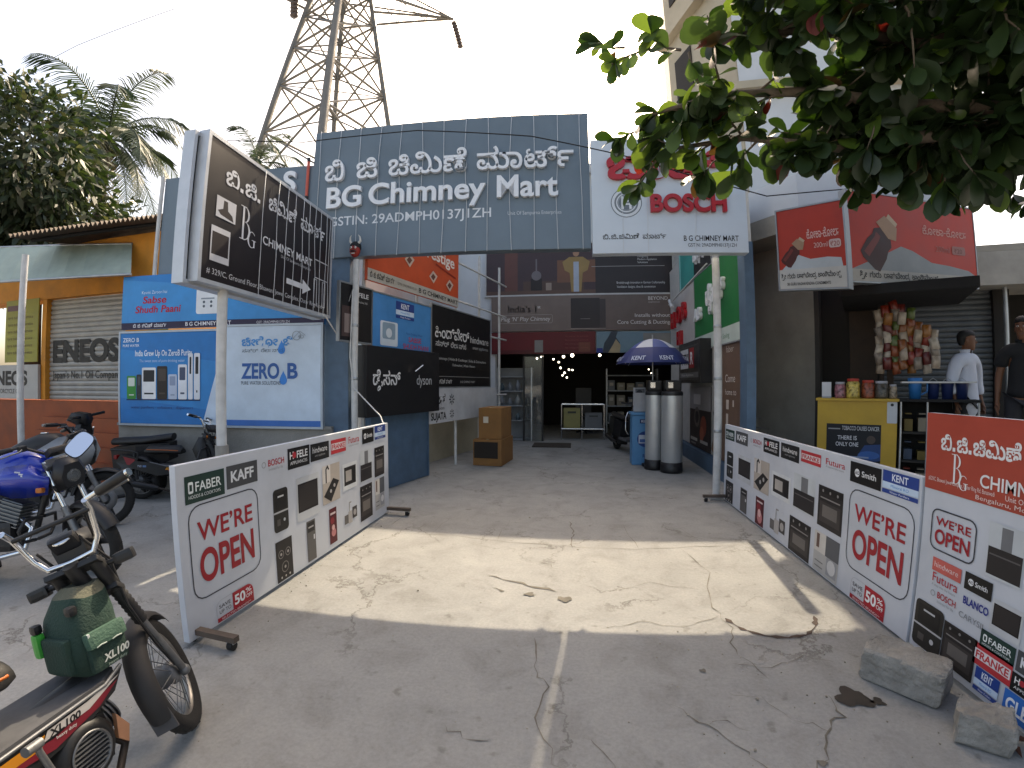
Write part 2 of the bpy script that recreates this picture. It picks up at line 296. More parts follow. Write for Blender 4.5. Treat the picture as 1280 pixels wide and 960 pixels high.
    'sa': (709, [(480,-12,10430,-12,10360,24,10310,84,290,120,10260,168,10230,204,10200,228,180,228,10140,228,10110,180,110,144,10110,108,10130,48,160,12,80,-24,10060,12,10030,96,30,144,10030,192,10070,264,10130,300,180,300,10220,300,10280,276,10320,216,340,180,10370,144,10410,84,10450,60,490,60,10540,60,10580,132,580,192,10580,228,10550,324,500,384,570,432,10610,384,10670,264,670,192,10670,96,10570,-12), (340,312,10310,312,10280,348,280,372,10280,396,10310,432,340,432,10360,432,10390,396,390,372,10390,348,10360,312), (30,468,30,540,450,540,10510,540,10550,552,560,564,10580,576,10580,600,580,612,10580,648,10550,708,520,744,580,780,10630,732,10670,648,670,612,10670,588,10650,528,620,516,10600,492,10530,468,470,468)]),
    'navirama': (1023, [(480,-12,10430,-12,10360,24,10310,84,290,120,10260,168,10230,204,10200,228,180,228,10140,228,10110,180,110,144,10110,108,10130,48,160,12,80,-24,10060,12,10030,96,30,144,10030,192,10070,264,10130,300,180,300,10240,300,10310,240,340,180,10370,144,10410,84,10450,60,490,60,10540,60,10580,132,580,180,10580,252,10520,372,10420,456,360,468,30,468,30,540,560,540,560,468,500,468,500,480,10550,444,10630,360,10660,252,660,192,10660,96,10570,-12), (860,288,10790,288,10700,384,700,468,700,468,10700,540,10760,636,10850,696,910,696,10950,696,11010,672,1030,660,990,600,10960,612,10920,624,900,624,10870,624,10810,588,10780,528,780,468,780,456,10780,420,10820,360,860,360,10890,360,10920,384,920,408,10920,420,10910,444,900,456,10890,456,10860,468,830,468,540,468,540,540,820,540,10860,540,10930,528,960,504,10970,492,10990,444,990,408,10990,348,10920,288)]),
    'hivowel': (796, [(220,-12,10130,-12,10030,84,30,180,10030,264,10130,372,230,372,10290,372,10360,336,10400,276,410,228,410,144,10410,96,10360,24,10280,-12), (230,60,10300,60,10360,120,360,180,10360,228,10290,300,230,300,10190,300,10140,264,10110,216,110,180,10110,120,10170,60), (560,-12,10510,-12,10430,12,10390,84,380,120,370,204,10380,252,10420,324,10510,372,560,372,10660,372,10760,264,760,180,10760,96,10660,-12), (550,60,10620,60,10680,120,680,180,10680,228,10610,300,560,300,10490,300,10430,228,430,180,10430,120,10500,60), (240,348,10190,348,10120,372,100,384,140,444,10160,432,10210,420,240,420,10260,420,10310,432,10340,468,340,504,340,528,10340,564,10310,612,10260,636,230,636,10200,636,10160,612,160,588,10160,564,10180,552,10210,540,220,540,10270,540,10320,576,350,612,380,564,10360,540,10330,504,10270,468,220,468,10190,468,10130,492,10090,552,90,588,10090,636,10170,708,230,708,10290,708,10370,660,10410,576,410,528,10410,456,10370,384,10290,348)]),
    'anusvara': (550, [(270,-12,10200,-12,10090,48,10030,156,30,240,10030,312,10090,432,10200,492,270,492,10350,492,10460,432,10510,312,510,240,10510,168,10450,48,10350,-12), (270,60,10350,60,10430,156,430,240,10430,324,10350,420,270,420,10220,420,10150,372,10110,288,110,240,10110,156,10200,60)]),
    'davirama': (1077, [(210,-12,10130,-12,10040,96,40,216,10040,276,10070,384,10140,456,190,480,210,468,40,468,40,540,610,540,610,468,570,468,580,480,10620,456,10680,372,10720,276,720,216,10720,96,10620,-12,540,-12,10500,-12,10430,0,10380,60,360,96,390,108,10370,48,10310,0,10250,-12), (220,60,10270,60,10330,132,340,192,420,192,10420,120,10490,60,530,60,10580,60,10640,132,640,216,10640,264,10610,360,10540,432,10450,468,390,468,370,468,10310,468,10220,432,10150,360,10120,264,120,216,10120,132,10170,60), (910,288,10840,288,10760,384,760,468,760,468,10760,540,10810,636,10900,696,960,696,11000,696,11060,672,1080,660,1040,600,11020,612,10980,624,950,624,10920,624,10870,588,10830,528,830,468,830,456,10830,420,10870,360,910,360,10940,360,10970,384,970,408,10970,420,10960,444,950,456,10940,456,10910,468,880,468,600,468,600,540,870,540,10920,540,10990,528,1010,504,11030,492,11050,444,1050,408,11050,348,10970,288)]),
    'vevowel': (794, [(220,-12,10170,-12,10080,24,10030,108,30,156,10030,204,10060,276,10130,324,180,324,10230,324,10300,264,300,228,10300,204,10290,180,280,168,210,168,10220,180,10220,192,220,204,10220,228,10200,252,180,252,10140,252,10100,204,100,168,10100,120,10170,60,230,60,10300,60,10360,132,370,192,440,192,10450,120,10520,60,570,60,10620,60,10670,132,670,180,10670,240,10620,348,10560,420,10470,468,430,468,590,480,10640,444,10710,360,10750,252,750,192,10750,120,10700,24,10620,-12,570,-12,10520,-12,10460,12,10410,60,390,96,420,96,10400,48,10340,0,10270,-12), (30,468,30,540,500,540,10570,540,10630,564,650,576,10660,588,10670,624,670,648,10670,684,10610,732,570,732,10530,732,10480,696,480,660,10480,660,10480,648,480,636,450,684,10460,684,10480,684,490,684,10510,684,10540,660,540,648,10540,624,10510,600,490,600,10450,600,10420,648,420,672,10420,708,10460,768,10530,804,580,804,10630,804,10710,756,10750,684,750,636,10750,600,10730,540,700,516,10680,504,10630,480,10570,468,520,468)]),
    'ravirama': (964, [(320,-12,10240,-12,10110,48,10040,168,40,252,10040,312,10070,396,10120,456,160,480,180,468,40,468,40,540,500,540,500,468,490,468,490,480,10530,456,10580,384,10610,300,610,252,10610,168,10540,48,10410,-12), (320,60,10390,60,10480,120,10520,216,520,264,10520,336,10470,420,10380,468,320,468,10260,468,10170,420,10120,324,120,264,10120,168,10230,60), (800,288,10730,288,10650,384,650,468,650,468,10650,540,10700,636,10790,696,850,696,10890,696,10950,672,970,660,930,600,10910,612,10860,624,840,624,10810,624,10750,588,10720,528,720,468,720,456,10720,420,10760,360,800,360,10830,360,10860,384,860,408,10860,420,10850,444,840,456,10830,456,10800,468,770,468,480,468,480,540,760,540,10800,540,10870,528,900,504,10920,492,10940,444,940,408,10940,348,10860,288)]),
    'revowel': (651, [(320,-12,10240,-12,10110,48,10040,168,40,252,10040,312,10070,396,10120,456,160,480,180,468,40,468,40,540,360,540,10430,540,10490,564,500,576,10520,588,10520,624,520,648,10520,684,10470,732,430,732,10390,732,10340,696,340,660,10340,660,10340,648,340,636,310,684,10320,684,10340,684,350,684,10370,684,10400,660,400,648,10400,624,10370,600,340,600,10310,600,10280,648,280,672,10280,708,10310,768,10380,804,440,804,10490,804,10560,756,10610,684,610,636,10610,600,10580,540,560,516,10540,504,10490,480,10420,468,380,468,440,504,490,480,10520,456,10580,396,10610,312,610,252,10610,168,10540,48,10410,-12), (320,60,10390,60,10480,120,10520,216,520,264,10520,336,10470,420,10380,468,320,468,10260,468,10170,420,10120,324,120,264,10120,168,10230,60)]),
    'ja': (775, [(560,-12,10500,-12,10410,36,380,96,410,96,10380,48,10330,0,10260,-12,210,-12,10160,-12,10080,24,10040,96,40,132,10040,168,10080,240,10140,288,180,312,10220,336,10270,384,270,420,10270,432,10250,468,10220,480,190,480,10140,480,10100,444,100,420,10100,396,10110,372,120,360,50,324,10040,348,10020,396,20,420,10020,456,10060,516,10130,552,190,552,10250,552,10320,516,10350,456,350,420,10350,384,10320,324,10260,276,220,252,10170,216,10130,168,130,132,10130,96,10180,60,220,60,10290,60,10350,132,350,192,430,192,10430,120,10510,60,560,60,10610,60,10660,120,660,144,10660,180,10640,228,620,252,690,300,10710,264,10740,192,740,144,10740,96,10700,24,10620,-12), (510,300,10450,300,10370,348,10310,396,290,432,270,468,310,504,10360,432,10460,384,510,384,10550,384,10600,420,600,456,10600,480,10590,528,580,540,660,552,10670,540,10680,492,680,468,10680,408,10640,348,10570,300)]),
    'janocrest': (775, [(560,-12,10500,-12,10410,36,380,96,410,96,10380,48,10330,0,10260,-12,210,-12,10160,-12,10080,24,10040,96,40,132,10040,168,10080,240,10140,288,180,312,10220,336,10270,384,270,420,10270,432,10250,468,10220,480,190,480,10140,480,10100,444,100,420,10100,396,10110,372,120,360,50,324,10040,348,10020,396,20,420,10020,456,10060,516,10130,552,190,552,10250,552,10320,516,10350,456,350,420,10350,384,10320,324,10260,276,220,252,10170,216,10130,168,130,132,10130,96,10180,60,220,60,10290,60,10350,132,350,192,430,192,10430,120,10510,60,560,60,10610,60,10660,120,660,144,10660,180,10640,228,620,252,690,300,10710,264,10740,192,740,144,10740,96,10700,24,10620,-12), (510,300,10450,300,10370,348,10310,396,290,432,270,468,310,504,10360,432,10450,384,500,384,10540,384,10580,408,580,444,10580,468,10560,504,550,516,620,540,10640,528,10670,480,670,444,10670,396,10630,336,10560,300), (420,468,420,540,620,540,620,468)]),
    'ta': (622, [(300,-12,10230,-12,10130,12,10060,72,10030,156,30,192,10030,204,10030,240,30,252,110,240,10110,228,10110,216,110,204,10110,180,10130,132,10170,84,10240,60,300,60,10370,60,10450,84,10490,132,10510,180,510,204,10510,228,10500,264,480,276,10480,288,10470,288,470,300,10450,312,10390,324,360,324,10320,324,10280,312,280,288,10280,264,10310,252,340,252,10380,252,10420,276,10450,324,450,360,10450,396,10410,444,10350,480,330,480,450,492,10480,468,10520,396,520,348,10520,336,10520,324,520,324,510,300,10500,252,10450,204,10370,180,340,180,10270,180,10200,228,200,288,10200,324,10230,372,10290,396,350,396,10380,396,10450,384,470,372,10470,372,10480,360,10490,360,490,360,10540,336,10580,252,580,204,10580,156,10550,72,10480,12,10370,-12), (30,468,30,540,370,540,10420,540,10470,552,480,564,10490,576,10500,600,500,612,10500,648,10470,708,430,744,500,780,10550,732,10580,648,580,612,10580,588,10560,528,540,516,10510,492,10440,468,390,468)]),
    'uvowelsign': (364, [(110,-12,10040,-12,9920,60,-120,120,-70,168,9970,120,10060,60,110,60,10170,60,10240,144,240,204,10240,276,10190,384,10100,456,40,480,90,564,10160,528,10260,432,10320,288,320,204,10320,144,10280,36,10180,-12)]),
    'sasubscript': (120, [(0,-336,9950,-336,9900,-300,9860,-264,-160,-240,9810,-192,9780,-168,-240,-168,9730,-168,9710,-192,-290,-228,9710,-240,9730,-288,-260,-312,-330,-336,9660,-312,9630,-252,-370,-216,9630,-168,9700,-108,-240,-108,9810,-108,9870,-144,-110,-192,9910,-216,9950,-252,9980,-276,0,-276,10030,-276,10070,-240,10080,-192,80,-168,10080,-120,10040,-12,0,36,70,60,10100,24,10130,-48,10150,-120,150,-168,10150,-228,10110,-300,10040,-336)]),
    'shivowel': (630, [(260,-12,10190,-12,10080,24,10020,96,20,156,10020,204,10080,264,10160,300,220,312,10280,312,10350,348,10370,408,370,456,370,468,10370,516,10350,600,10300,672,10230,720,180,720,10150,720,10120,696,120,672,10120,648,10150,624,180,624,10210,624,10270,660,270,708,340,708,10330,624,10240,552,180,552,10140,552,10070,576,10040,636,40,672,10040,720,10120,792,190,792,10250,792,10350,732,10420,648,10450,528,450,468,10450,456,10450,444,10450,432,450,420,10440,348,10380,276,10300,240,240,240,10200,228,10140,216,10110,180,110,156,10110,120,10140,84,10210,60,260,60,10340,60,10450,108,10510,192,510,240,10510,300,10460,384,420,420,10410,420,10400,432,390,432,10360,444,10300,456,260,456,10220,456,10160,432,160,408,10160,396,10170,372,170,360,100,336,10090,360,10080,396,80,420,10080,432,10090,480,10140,516,10210,540,260,540,10300,540,10360,528,390,516,10400,516,10410,504,10420,504,420,504,10470,480,10550,408,10590,312,590,240,10590,168,10520,48,10370,-12)]),
    'rasubscript': (134, [(120,-60,10120,-144,10040,-252,9890,-300,-210,-300,9750,-300,9660,-288,-380,-276,-360,-216,9680,-216,9750,-228,-210,-228,9920,-228,10040,-132,40,-60,10040,-24,10020,24,0,60,70,96,10100,48,10120,-24)]),
    'ga': (648, [(320,468,10280,468,10220,432,10170,360,160,324,10150,288,10140,228,10140,156,140,108,140,0,50,0,50,120,10050,204,10070,336,10130,456,190,480,210,468,40,468,40,540,380,540,10440,540,10480,552,490,564,10500,576,10510,600,510,612,10510,648,10480,708,450,744,510,780,10560,732,10590,648,590,612,10590,564,10560,504,10500,480,460,468,460,480,10520,432,10580,324,10590,192,590,120,590,0,500,0,500,108,10500,156,10500,240,10490,300,480,336,10450,396,10380,468)]),
    'ra': (651, [(320,-12,10240,-12,10110,48,10040,168,40,252,10040,312,10070,396,10120,456,160,480,180,468,40,468,40,540,390,540,10450,540,10490,552,500,564,10520,576,10520,600,520,612,10520,648,10490,708,460,744,520,780,10570,732,10610,648,610,612,10610,588,10590,528,560,516,10550,504,10520,480,490,480,490,480,10520,456,10580,396,10610,312,610,252,10610,168,10540,48,10410,-12), (320,60,10390,60,10480,120,10520,216,520,264,10520,336,10470,420,10380,468,320,468,10260,468,10170,420,10120,324,120,264,10120,168,10230,60)]),
    'ranocrest': (651, [(320,-12,10240,-12,10110,48,10040,168,40,252,10040,312,10070,396,10120,456,160,480,180,468,40,468,40,540,500,540,500,468,490,468,490,480,10530,456,10580,384,10610,300,610,252,10610,168,10540,48,10410,-12), (320,60,10390,60,10480,120,10520,216,520,264,10520,336,10470,420,10380,468,320,468,10260,468,10170,420,10120,324,120,264,10120,168,10230,60)]),
    'gha': (996, [(220,-12,10170,-12,10080,24,10030,108,30,156,10030,204,10060,276,10130,324,180,324,10230,324,10300,264,300,228,10300,204,10290,180,280,168,210,168,10220,180,10220,192,220,204,10220,228,10200,252,180,252,10140,252,10100,204,100,168,10100,120,10170,60,230,60,10300,60,10360,132,370,192,440,192,10450,120,10520,60,570,60,10600,60,10650,96,10670,144,670,156,10670,204,10630,288,590,324,660,372,650,324,10680,288,10720,240,10750,192,750,168,10750,108,10700,24,10620,-12,570,-12,10520,-12,10460,12,10410,60,390,96,420,96,10400,48,10340,0,10270,-12), (360,-144,370,12,440,12,450,-144), (400,288,10370,288,10340,324,340,348,10340,372,10370,408,400,408,10420,408,10460,372,460,348,10460,324,10420,288), (30,468,30,540,560,540,10610,540,10660,552,670,564,10680,576,10690,600,690,612,10690,648,10660,708,630,744,690,780,10740,732,10770,648,770,612,10770,588,10760,528,730,516,10710,492,10640,468,580,468), (810,204,10780,204,10730,216,10670,264,640,312,660,372,10680,336,10730,288,10770,276,800,276,10850,276,10880,312,880,348,10880,396,10840,468,790,492,850,564,10900,516,10960,420,960,348,10960,300,10920,228,10850,204)]),
    'da': (765, [(210,-12,10130,-12,10040,96,40,216,10040,276,10070,384,10140,456,190,480,210,468,40,468,40,540,510,540,10560,540,10610,552,620,564,10630,576,10640,600,640,612,10640,648,10610,708,570,744,640,780,10680,732,10720,648,720,612,10720,588,10700,528,680,516,10670,504,10640,480,10600,480,580,468,580,480,10620,456,10680,372,10720,276,720,216,10720,96,10620,-12,540,-12,10500,-12,10430,0,10380,60,360,96,390,108,10370,48,10310,0,10250,-12), (220,60,10270,60,10330,132,340,192,420,192,10420,120,10490,60,530,60,10580,60,10640,132,640,216,10640,264,10610,360,10540,432,10450,468,390,468,370,468,10310,468,10220,432,10150,360,10120,264,120,216,10120,132,10170,60)]),
    'ddivowel': (768, [(210,-12,10160,-12,10080,36,10040,144,40,228,10040,288,10090,408,10180,492,10300,552,380,552,10430,552,10520,528,10610,468,640,432,680,324,660,252,10640,228,10580,192,540,192,10500,192,10450,216,10420,264,420,300,10420,348,10480,396,530,396,10560,396,10610,384,630,372,10670,336,10720,240,720,180,10720,120,10680,36,10600,-12,550,-12,10480,-12,10400,36,360,96,390,108,10370,48,10310,0,10250,-12), (220,60,10270,60,10330,132,340,180,420,180,10430,120,10490,60,540,60,10570,60,10620,84,10650,132,650,180,10650,216,10630,288,10580,336,540,336,10520,336,10490,312,490,300,10490,276,10520,252,540,252,10560,252,10590,264,10620,300,620,336,10620,360,10590,408,10530,444,10450,468,410,468,370,468,10310,468,10220,432,10150,360,10120,264,120,216,10120,132,10170,60), (280,732,10370,732,10500,696,550,660,10610,624,10670,528,10700,420,700,372,10700,348,10700,300,690,288,610,420,640,432,10620,480,10540,576,490,600,10450,624,10350,660,290,660,10240,660,10180,636,10150,600,150,576,10150,552,10170,516,190,492,130,444,10110,468,10080,504,10070,552,70,576,10070,636,10130,708,10220,732)]),
    'mevowel': (1156, [(220,-12,10170,-12,10080,24,10030,108,30,156,10030,204,10060,276,10130,324,180,324,10230,324,10300,264,300,228,10300,204,10290,180,280,168,210,168,10220,180,10220,192,220,204,10220,228,10200,252,180,252,10140,252,10100,204,100,168,10100,120,10170,60,230,60,10300,60,10360,132,370,192,440,192,10450,120,10520,60,570,60,10620,60,10670,132,670,180,10670,240,10620,348,10560,420,10470,468,430,468,590,480,10640,444,10710,360,10750,252,750,192,10750,120,10700,24,10620,-12,570,-12,10520,-12,10460,12,10410,60,390,96,420,96,10400,48,10340,0,10270,-12), (30,468,30,540,500,540,10570,540,10630,564,650,576,10660,588,10670,624,670,648,10670,684,10610,732,570,732,10530,732,10480,696,480,660,10480,660,10480,648,480,636,450,684,10460,684,10480,684,490,684,10510,684,10540,660,540,648,10540,624,10510,600,490,600,10450,600,10420,648,420,672,10420,708,10460,768,10530,804,580,804,10630,804,10710,756,10750,684,750,636,10750,600,10730,540,700,516,10680,504,10630,480,10570,468,520,468), (900,-12,10830,-12,10710,60,670,120,720,168,10760,120,10850,60,910,60,10970,60,11030,144,1030,204,11030,276,10980,384,10890,456,840,480,880,564,10950,528,11050,432,11110,288,1110,204,11110,144,11070,36,10970,-12)]),
    'banocrest': (805, [(210,-12,10160,-12,10080,24,10040,96,40,132,10040,168,10080,240,10140,288,180,312,10220,336,10270,384,270,420,10270,432,10250,468,10220,480,190,480,10140,480,10100,444,100,420,10100,396,10110,372,120,360,50,324,10040,348,10020,396,20,420,10020,456,10060,516,10130,552,190,552,10250,552,10320,516,10350,456,350,420,10350,384,10320,324,10260,276,220,252,10170,216,10130,168,130,132,10130,96,10180,60,220,60,10290,60,10350,132,350,192,430,192,10430,120,10510,60,560,60,10610,60,10680,144,680,204,10680,276,10630,372,10530,456,470,468,610,480,10660,444,10720,372,10760,276,760,204,10760,144,10710,36,10620,-12,550,-12,10510,-12,10450,0,10400,60,370,96,410,96,10380,48,10330,0,10260,-12), (430,468,430,540,650,540,650,468)]),
    'ssavirama': (1114, [(220,-12,10170,-12,10080,24,10030,108,30,156,10030,204,10060,276,10130,324,180,324,10230,324,10300,264,300,228,10300,204,10290,180,280,168,210,168,10220,180,10220,192,220,204,10220,228,10200,252,180,252,10140,252,10100,204,100,168,10100,120,10170,60,230,60,10300,60,10360,132,370,192,440,192,10450,120,10520,60,570,60,10610,60,10660,96,10680,144,680,180,10680,228,10640,324,590,384,660,432,10710,384,10760,264,760,192,10760,120,10710,36,680,12,10660,0,10630,-12,10600,-12,580,-12,10520,-12,10460,12,10410,60,390,96,420,96,10400,48,10340,0,10270,-12), (400,288,10370,288,10340,324,340,348,10340,372,10370,408,400,408,10420,408,10460,372,460,348,10460,324,10420,288), (690,-60,630,24,620,36,470,264,540,300,690,72,700,60,760,-12), (30,468,30,540,650,540,650,468), (950,288,10880,288,10800,384,800,468,800,468,10800,540,10850,636,10940,696,1000,696,11040,696,11100,672,1120,660,1080,600,11060,612,11010,624,990,624,10960,624,10900,588,10870,528,870,468,870,456,10870,420,10910,360,950,360,10980,360,11010,384,1010,408,11010,420,11000,444,990,456,10980,456,10950,468,920,468,630,468,630,540,910,540,10950,540,11020,528,1050,504,11070,492,11090,444,1090,408,11090,348,11010,288)]),
    'nasubscript': (105, [(-180,-72,9860,-72,9930,-108,9980,-168,10,-228,10030,-252,10050,-288,10090,-300,110,-300,10120,-300,10140,-300,140,-300,160,-360,10150,-372,10120,-372,110,-372,10070,-372,10020,-348,9980,-300,-50,-264,9930,-216,9890,-168,9850,-132,-180,-132,9790,-132,9760,-168,-240,-192,9760,-204,9770,-240,9810,-252,-150,-252,9910,-252,9990,-216,10040,-132,40,-96,10040,-60,10020,0,10,36,70,60,10090,36,10110,-48,110,-84,10110,-144,10060,-240,9980,-300,9890,-324,-160,-324,9780,-324,9710,-288,9680,-228,-320,-192,9680,-132,9760,-72)]),
}
_glyph = {}
for _n, (_a, _cs) in GLYPH_OUTLINES.items():
    _glyph[_n] = (_a, [[(c[i] - 10000 if c[i] > 5000 else c[i], c[i + 1], 0 if c[i] > 5000 else 1) for i in range(0, len(c), 2)] for c in _cs])
WORDS = {                                          # Kannada words as glyph names; space = gap
    'BIJI': 'bivowel _ jivowel', 'BI.JI.': 'bivowel . jivowel .', 'CHIMINE': 'civowel mivowel nnevowel', 'MART': 'manocrest aavowelsign ttavirama reph',
    'KOKA': 'kevowel uuvowelsign lengthmark kanocrest aavowelsign hyphen. kevowel uuvowelsign lengthmark lanocrest aavowelsign',
    'DYSON': 'ddevowel ailengthmark sa navirama', 'HINDWARE': 'hivowel anusvara davirama vevowel lengthmark ravirama',
    'ZEROB': 'jivowel lengthmark revowel uuvowelsign lengthmark _ bivowel', 'SUJATA': 'sa uvowelsign janocrest aavowelsign ta',
    'SMALL': 'sa navirama ravirama _ revowel lanocrest aavowelsign navirama sa', 'GURU': 'shivowel rasubscript lengthmark _ ga uvowelsign ra uvowelsign _ ranocrest aavowelsign gha vevowel lengthmark anusvara da rasubscript _ kanocrest aavowelsign anusvara ddivowel mevowel anusvara ttavirama sasubscript',
    'BOSCH': 'banocrest aavowelsign ssavirama'}
WORDS['SHOP'] = WORDS['BIJI'] + ' _ ' + WORDS['CHIMINE'] + ' _ ' + WORDS['MART']
WORDS['SHOPD'] = WORDS['BI.JI.'] + ' ' + WORDS['CHIMINE'] + ' _ ' + WORDS['MART']
WORDS['BJC'] = WORDS['BI.JI.'] + ' ' + WORDS['CHIMINE']
def kan_mesh(word, bold=0, extrude=0):
    k = ('kan', word, bold, extrude)
    if k in _tc:
        return _tc[k]
    cu = bpy.data.curves.new('k', 'CURVE')
    cu.dimensions = '2D'; cu.fill_mode = 'BOTH' if extrude else 'FRONT'
    cu.offset = bold; cu.extrude = extrude
    x = 0
    for g in WORDS[word].split():
        if g == '_':
            x += 420; continue
        if g == '.':
            cs, adv = [[(60, 0, 1), (60, 140, 1), (200, 140, 1), (200, 0, 1)]], 330
        else:
            adv, cs = _glyph[g]
        for c in cs:
            pts, n = [], len(c)
            for i in range(n):
                x0, y0, on = c[i]
                if on:
                    pts.append((x0, y0)); continue
                px, py, po = c[i - 1]; nx, ny, no = c[(i + 1) % n]
                a = (px, py) if po else ((px + x0) / 2, (py + y0) / 2)
                b = (nx, ny) if no else ((nx + x0) / 2, (ny + y0) / 2)
                if not po: pts.append(a)
                for t in (.25, .5, .75):
                    pts.append(((1 - t) ** 2 * a[0] + 2 * t * (1 - t) * x0 + t * t * b[0], (1 - t) ** 2 * a[1] + 2 * t * (1 - t) * y0 + t * t * b[1]))
            sp = cu.splines.new('POLY')
            sp.points.add(len(pts) - 1)
            for q, (a, b) in zip(sp.points, pts):
                q.co = ((x + a) / 1000, b / 1000, 0, 1)
            sp.use_cyclic_u = True
        x += adv
    ob = bpy.data.objects.new('k', cu)
    me = bpy.data.meshes.new_from_object(ob)
    _tc[k] = ([v.co.copy() for v in me.vertices], [list(p.vertices) for p in me.polygons])
    bpy.data.objects.remove(ob); bpy.data.meshes.remove(me); bpy.data.curves.remove(cu)
    return _tc[k]

class Face:
    """a flat sign face: origin bottom-left, unit vectors u (reader's right) and v (up), size w x h; prints go into the current MB"""
    def __init__(s, o, u, v, w, h):
        s.o, s.u, s.v, s.w, s.h = V(o), V(u).normalized(), V(v).normalized(), w, h
        s.n = s.u.cross(s.v).normalized()
        s.k = s.base = 0; s.mb = MB()
    def P(s, a, b, e=None):
        return s.o + s.u * a + s.v * b + s.n * (s.e if e is None else e)
    @property
    def e(s):
        return .0018 + .002 * s.base + .00035 * s.k
    def poly(s, pts, c, mb=None):
        s.k += 1
        (mb or s.mb).add([s.P(a, b) for a, b in pts], [list(range(len(pts)))], ink(c) if isinstance(c, str) else c)
        return s
    def rect(s, x0, y0, x1, y1, c):
        return s.poly([(x0, y0), (x1, y0), (x1, y1), (x0, y1)], c)
    def rrect(s, x0, y0, x1, y1, r, c, line=0, tr=None):
        pts = []
        for i, (cx, cy, a) in enumerate(((x0 + r, y0 + r, 180), (x1 - r, y0 + r, 270), (x1 - r, y1 - r, 0), (x0 + r, y1 - r, 90))):
            if tr is not None and i not in tr:
                pts.append(((x0, y0), (x1, y0), (x1, y1), (x0, y1))[i]); continue
            pts += [(cx + r * math.cos(R(a + t)), cy + r * math.sin(R(a + t))) for t in (0, 22, 45, 67, 90)]
        if not line:
            return s.poly(pts, c)
        return s.stroke(pts + pts[:1], line, c)
    def stroke(s, pts, wd, c):
        s.k += 1
        m = ink(c) if isinstance(c, str) else c
        P = [V(p).to_2d() if len(p) > 2 else V((p[0], p[1])) for p in pts]
        closed = (P[0] - P[-1]).length < 1e-6
        if closed: P = P[:-1]
        n = len(P); L, Q = [], []
        for i in range(n):
            a = P[i - 1] if (i or closed) else P[i] * 2 - P[i + 1]
            b = P[(i + 1) % n] if (i < n - 1 or closed) else P[i] * 2 - P[i - 1]
            d0, d1 = (P[i] - a).normalized(), (b - P[i]).normalized()
            t = d0 + d1; t = t.normalized() if t.length > 1e-4 else d0
            nn = V((-t.y, t.x)); k = wd / 2 / max(.4, nn.dot(V((-d0.y, d0.x))))
            L.append(s.P(*(P[i] + nn * k))); Q.append(s.P(*(P[i] - nn * k)))
        s.mb.add(Q + L, [(i, (i + 1) % n, n + (i + 1) % n, n + i) for i in range(n if closed else n - 1)], m)
        return s
    def disc(s, x, y, r, c, n=24, ry=None, rot=0):
        ry = ry or r
        pts = []
        for i in range(n):
            q = 2 * math.pi * i / n
            a, b = r * math.cos(q), ry * math.sin(q)
            pts.append((x + a * math.cos(rot) - b * math.sin(rot), y + a * math.sin(rot) + b * math.cos(rot)))
        return s.poly(pts, c)
    def ring(s, x, y, r, wd, c, n=28):
        return s.stroke([(x + r * math.cos(2 * math.pi * i / n), y + r * math.sin(2 * math.pi * i / n)) for i in range(n + 1)], wd, c)
    def _put(s, me, x, y, cap, c, align, width, kx, depth, ref, shear):
        vs, fs = me
        if not vs: return s
        s.k += 1
        x0, x1 = min(p.x for p in vs), max(p.x for p in vs)
        sy = cap / ref
        sx = width / max(1e-6, x1 - x0) if width else sy * kx
        off = {'l': -x0, 'c': -(x0 + x1) / 2, 'r': -x1}[align]
        zm = min(p.z for p in vs)
        m = ink(c) if isinstance(c, str) else c
        s.mb.add([s.P(x + (p.x + off) * sx + shear * p.y * sy, y + p.y * sy, s.e + (p.z - zm) * depth) for p in vs], fs, m)
        return s
    def text(s, t, x, y, cap, c, align='l', width=None, bold=0, kx=1, depth=0, shear=0):
        return s._put(text_mesh(t, bold, 0 if not depth else .5), x, y, cap, c, align, width, kx, depth, .69, shear)
    def kan(s, w, x, y, cap, c, align='l', width=None, bold=0, kx=1, depth=0, shear=0):
        return s._put(kan_mesh(w, bold, 0 if not depth else .5), x, y, cap, c, align, width, kx, depth, .70, shear)
    def flush(s, name, parent, label=None):        # close the current print layer as one mesh
        if s.mb.v:
            s.mb.build(name, parent, label=label)
        s.mb = MB(); s.k = 0
        if name == 'print': s.base += 1
        return s

def panel(o, u, v, w, h, d, material, edge=None, name='panel', parent=None, bev=.004):
    """a board of thickness d behind its front face; returns its Face"""
    f = Face(o, u, v, w, h)
    c = f.o + f.u * w / 2 + f.v * h / 2 - f.n * d / 2
    mb = MB(Matrix(((f.u.x, f.v.x, f.n.x, c.x), (f.u.y, f.v.y, f.n.y, c.y), (f.u.z, f.v.z, f.n.z, c.z), (0, 0, 0, 1))))
    mb.box((0, 0, 0), (w, h, d), material, bev=bev)
    mb.build(name, parent)
    return f
def frame(f, wd, d, material, parent, name='frame', proud=.004):
    """a rim of square tube round a Face, butted at the corners"""
    c = f.o + f.u * f.w / 2 + f.v * f.h / 2
    mb = MB(Matrix(((f.u.x, f.v.x, f.n.x, c.x), (f.u.y, f.v.y, f.n.y, c.y), (f.u.z, f.v.z, f.n.z, c.z), (0, 0, 0, 1))))
    z = proud - d / 2 + .002
    for sx in (-1, 1):
        mb.box((sx * (f.w / 2 + wd / 2 + .002), 0, z), (wd, f.h + 2 * wd + .004, d), material)
        mb.box((0, sx * (f.h / 2 + wd / 2 + .002), z), (f.w + .003, wd, d), material)
    return mb.build(name, parent)
def polar(az, D, z=0):                             # a place by compass angle from the shop's axis and distance from the origin
    return V((math.sin(R(az)) * D, math.cos(R(az)) * D, z))

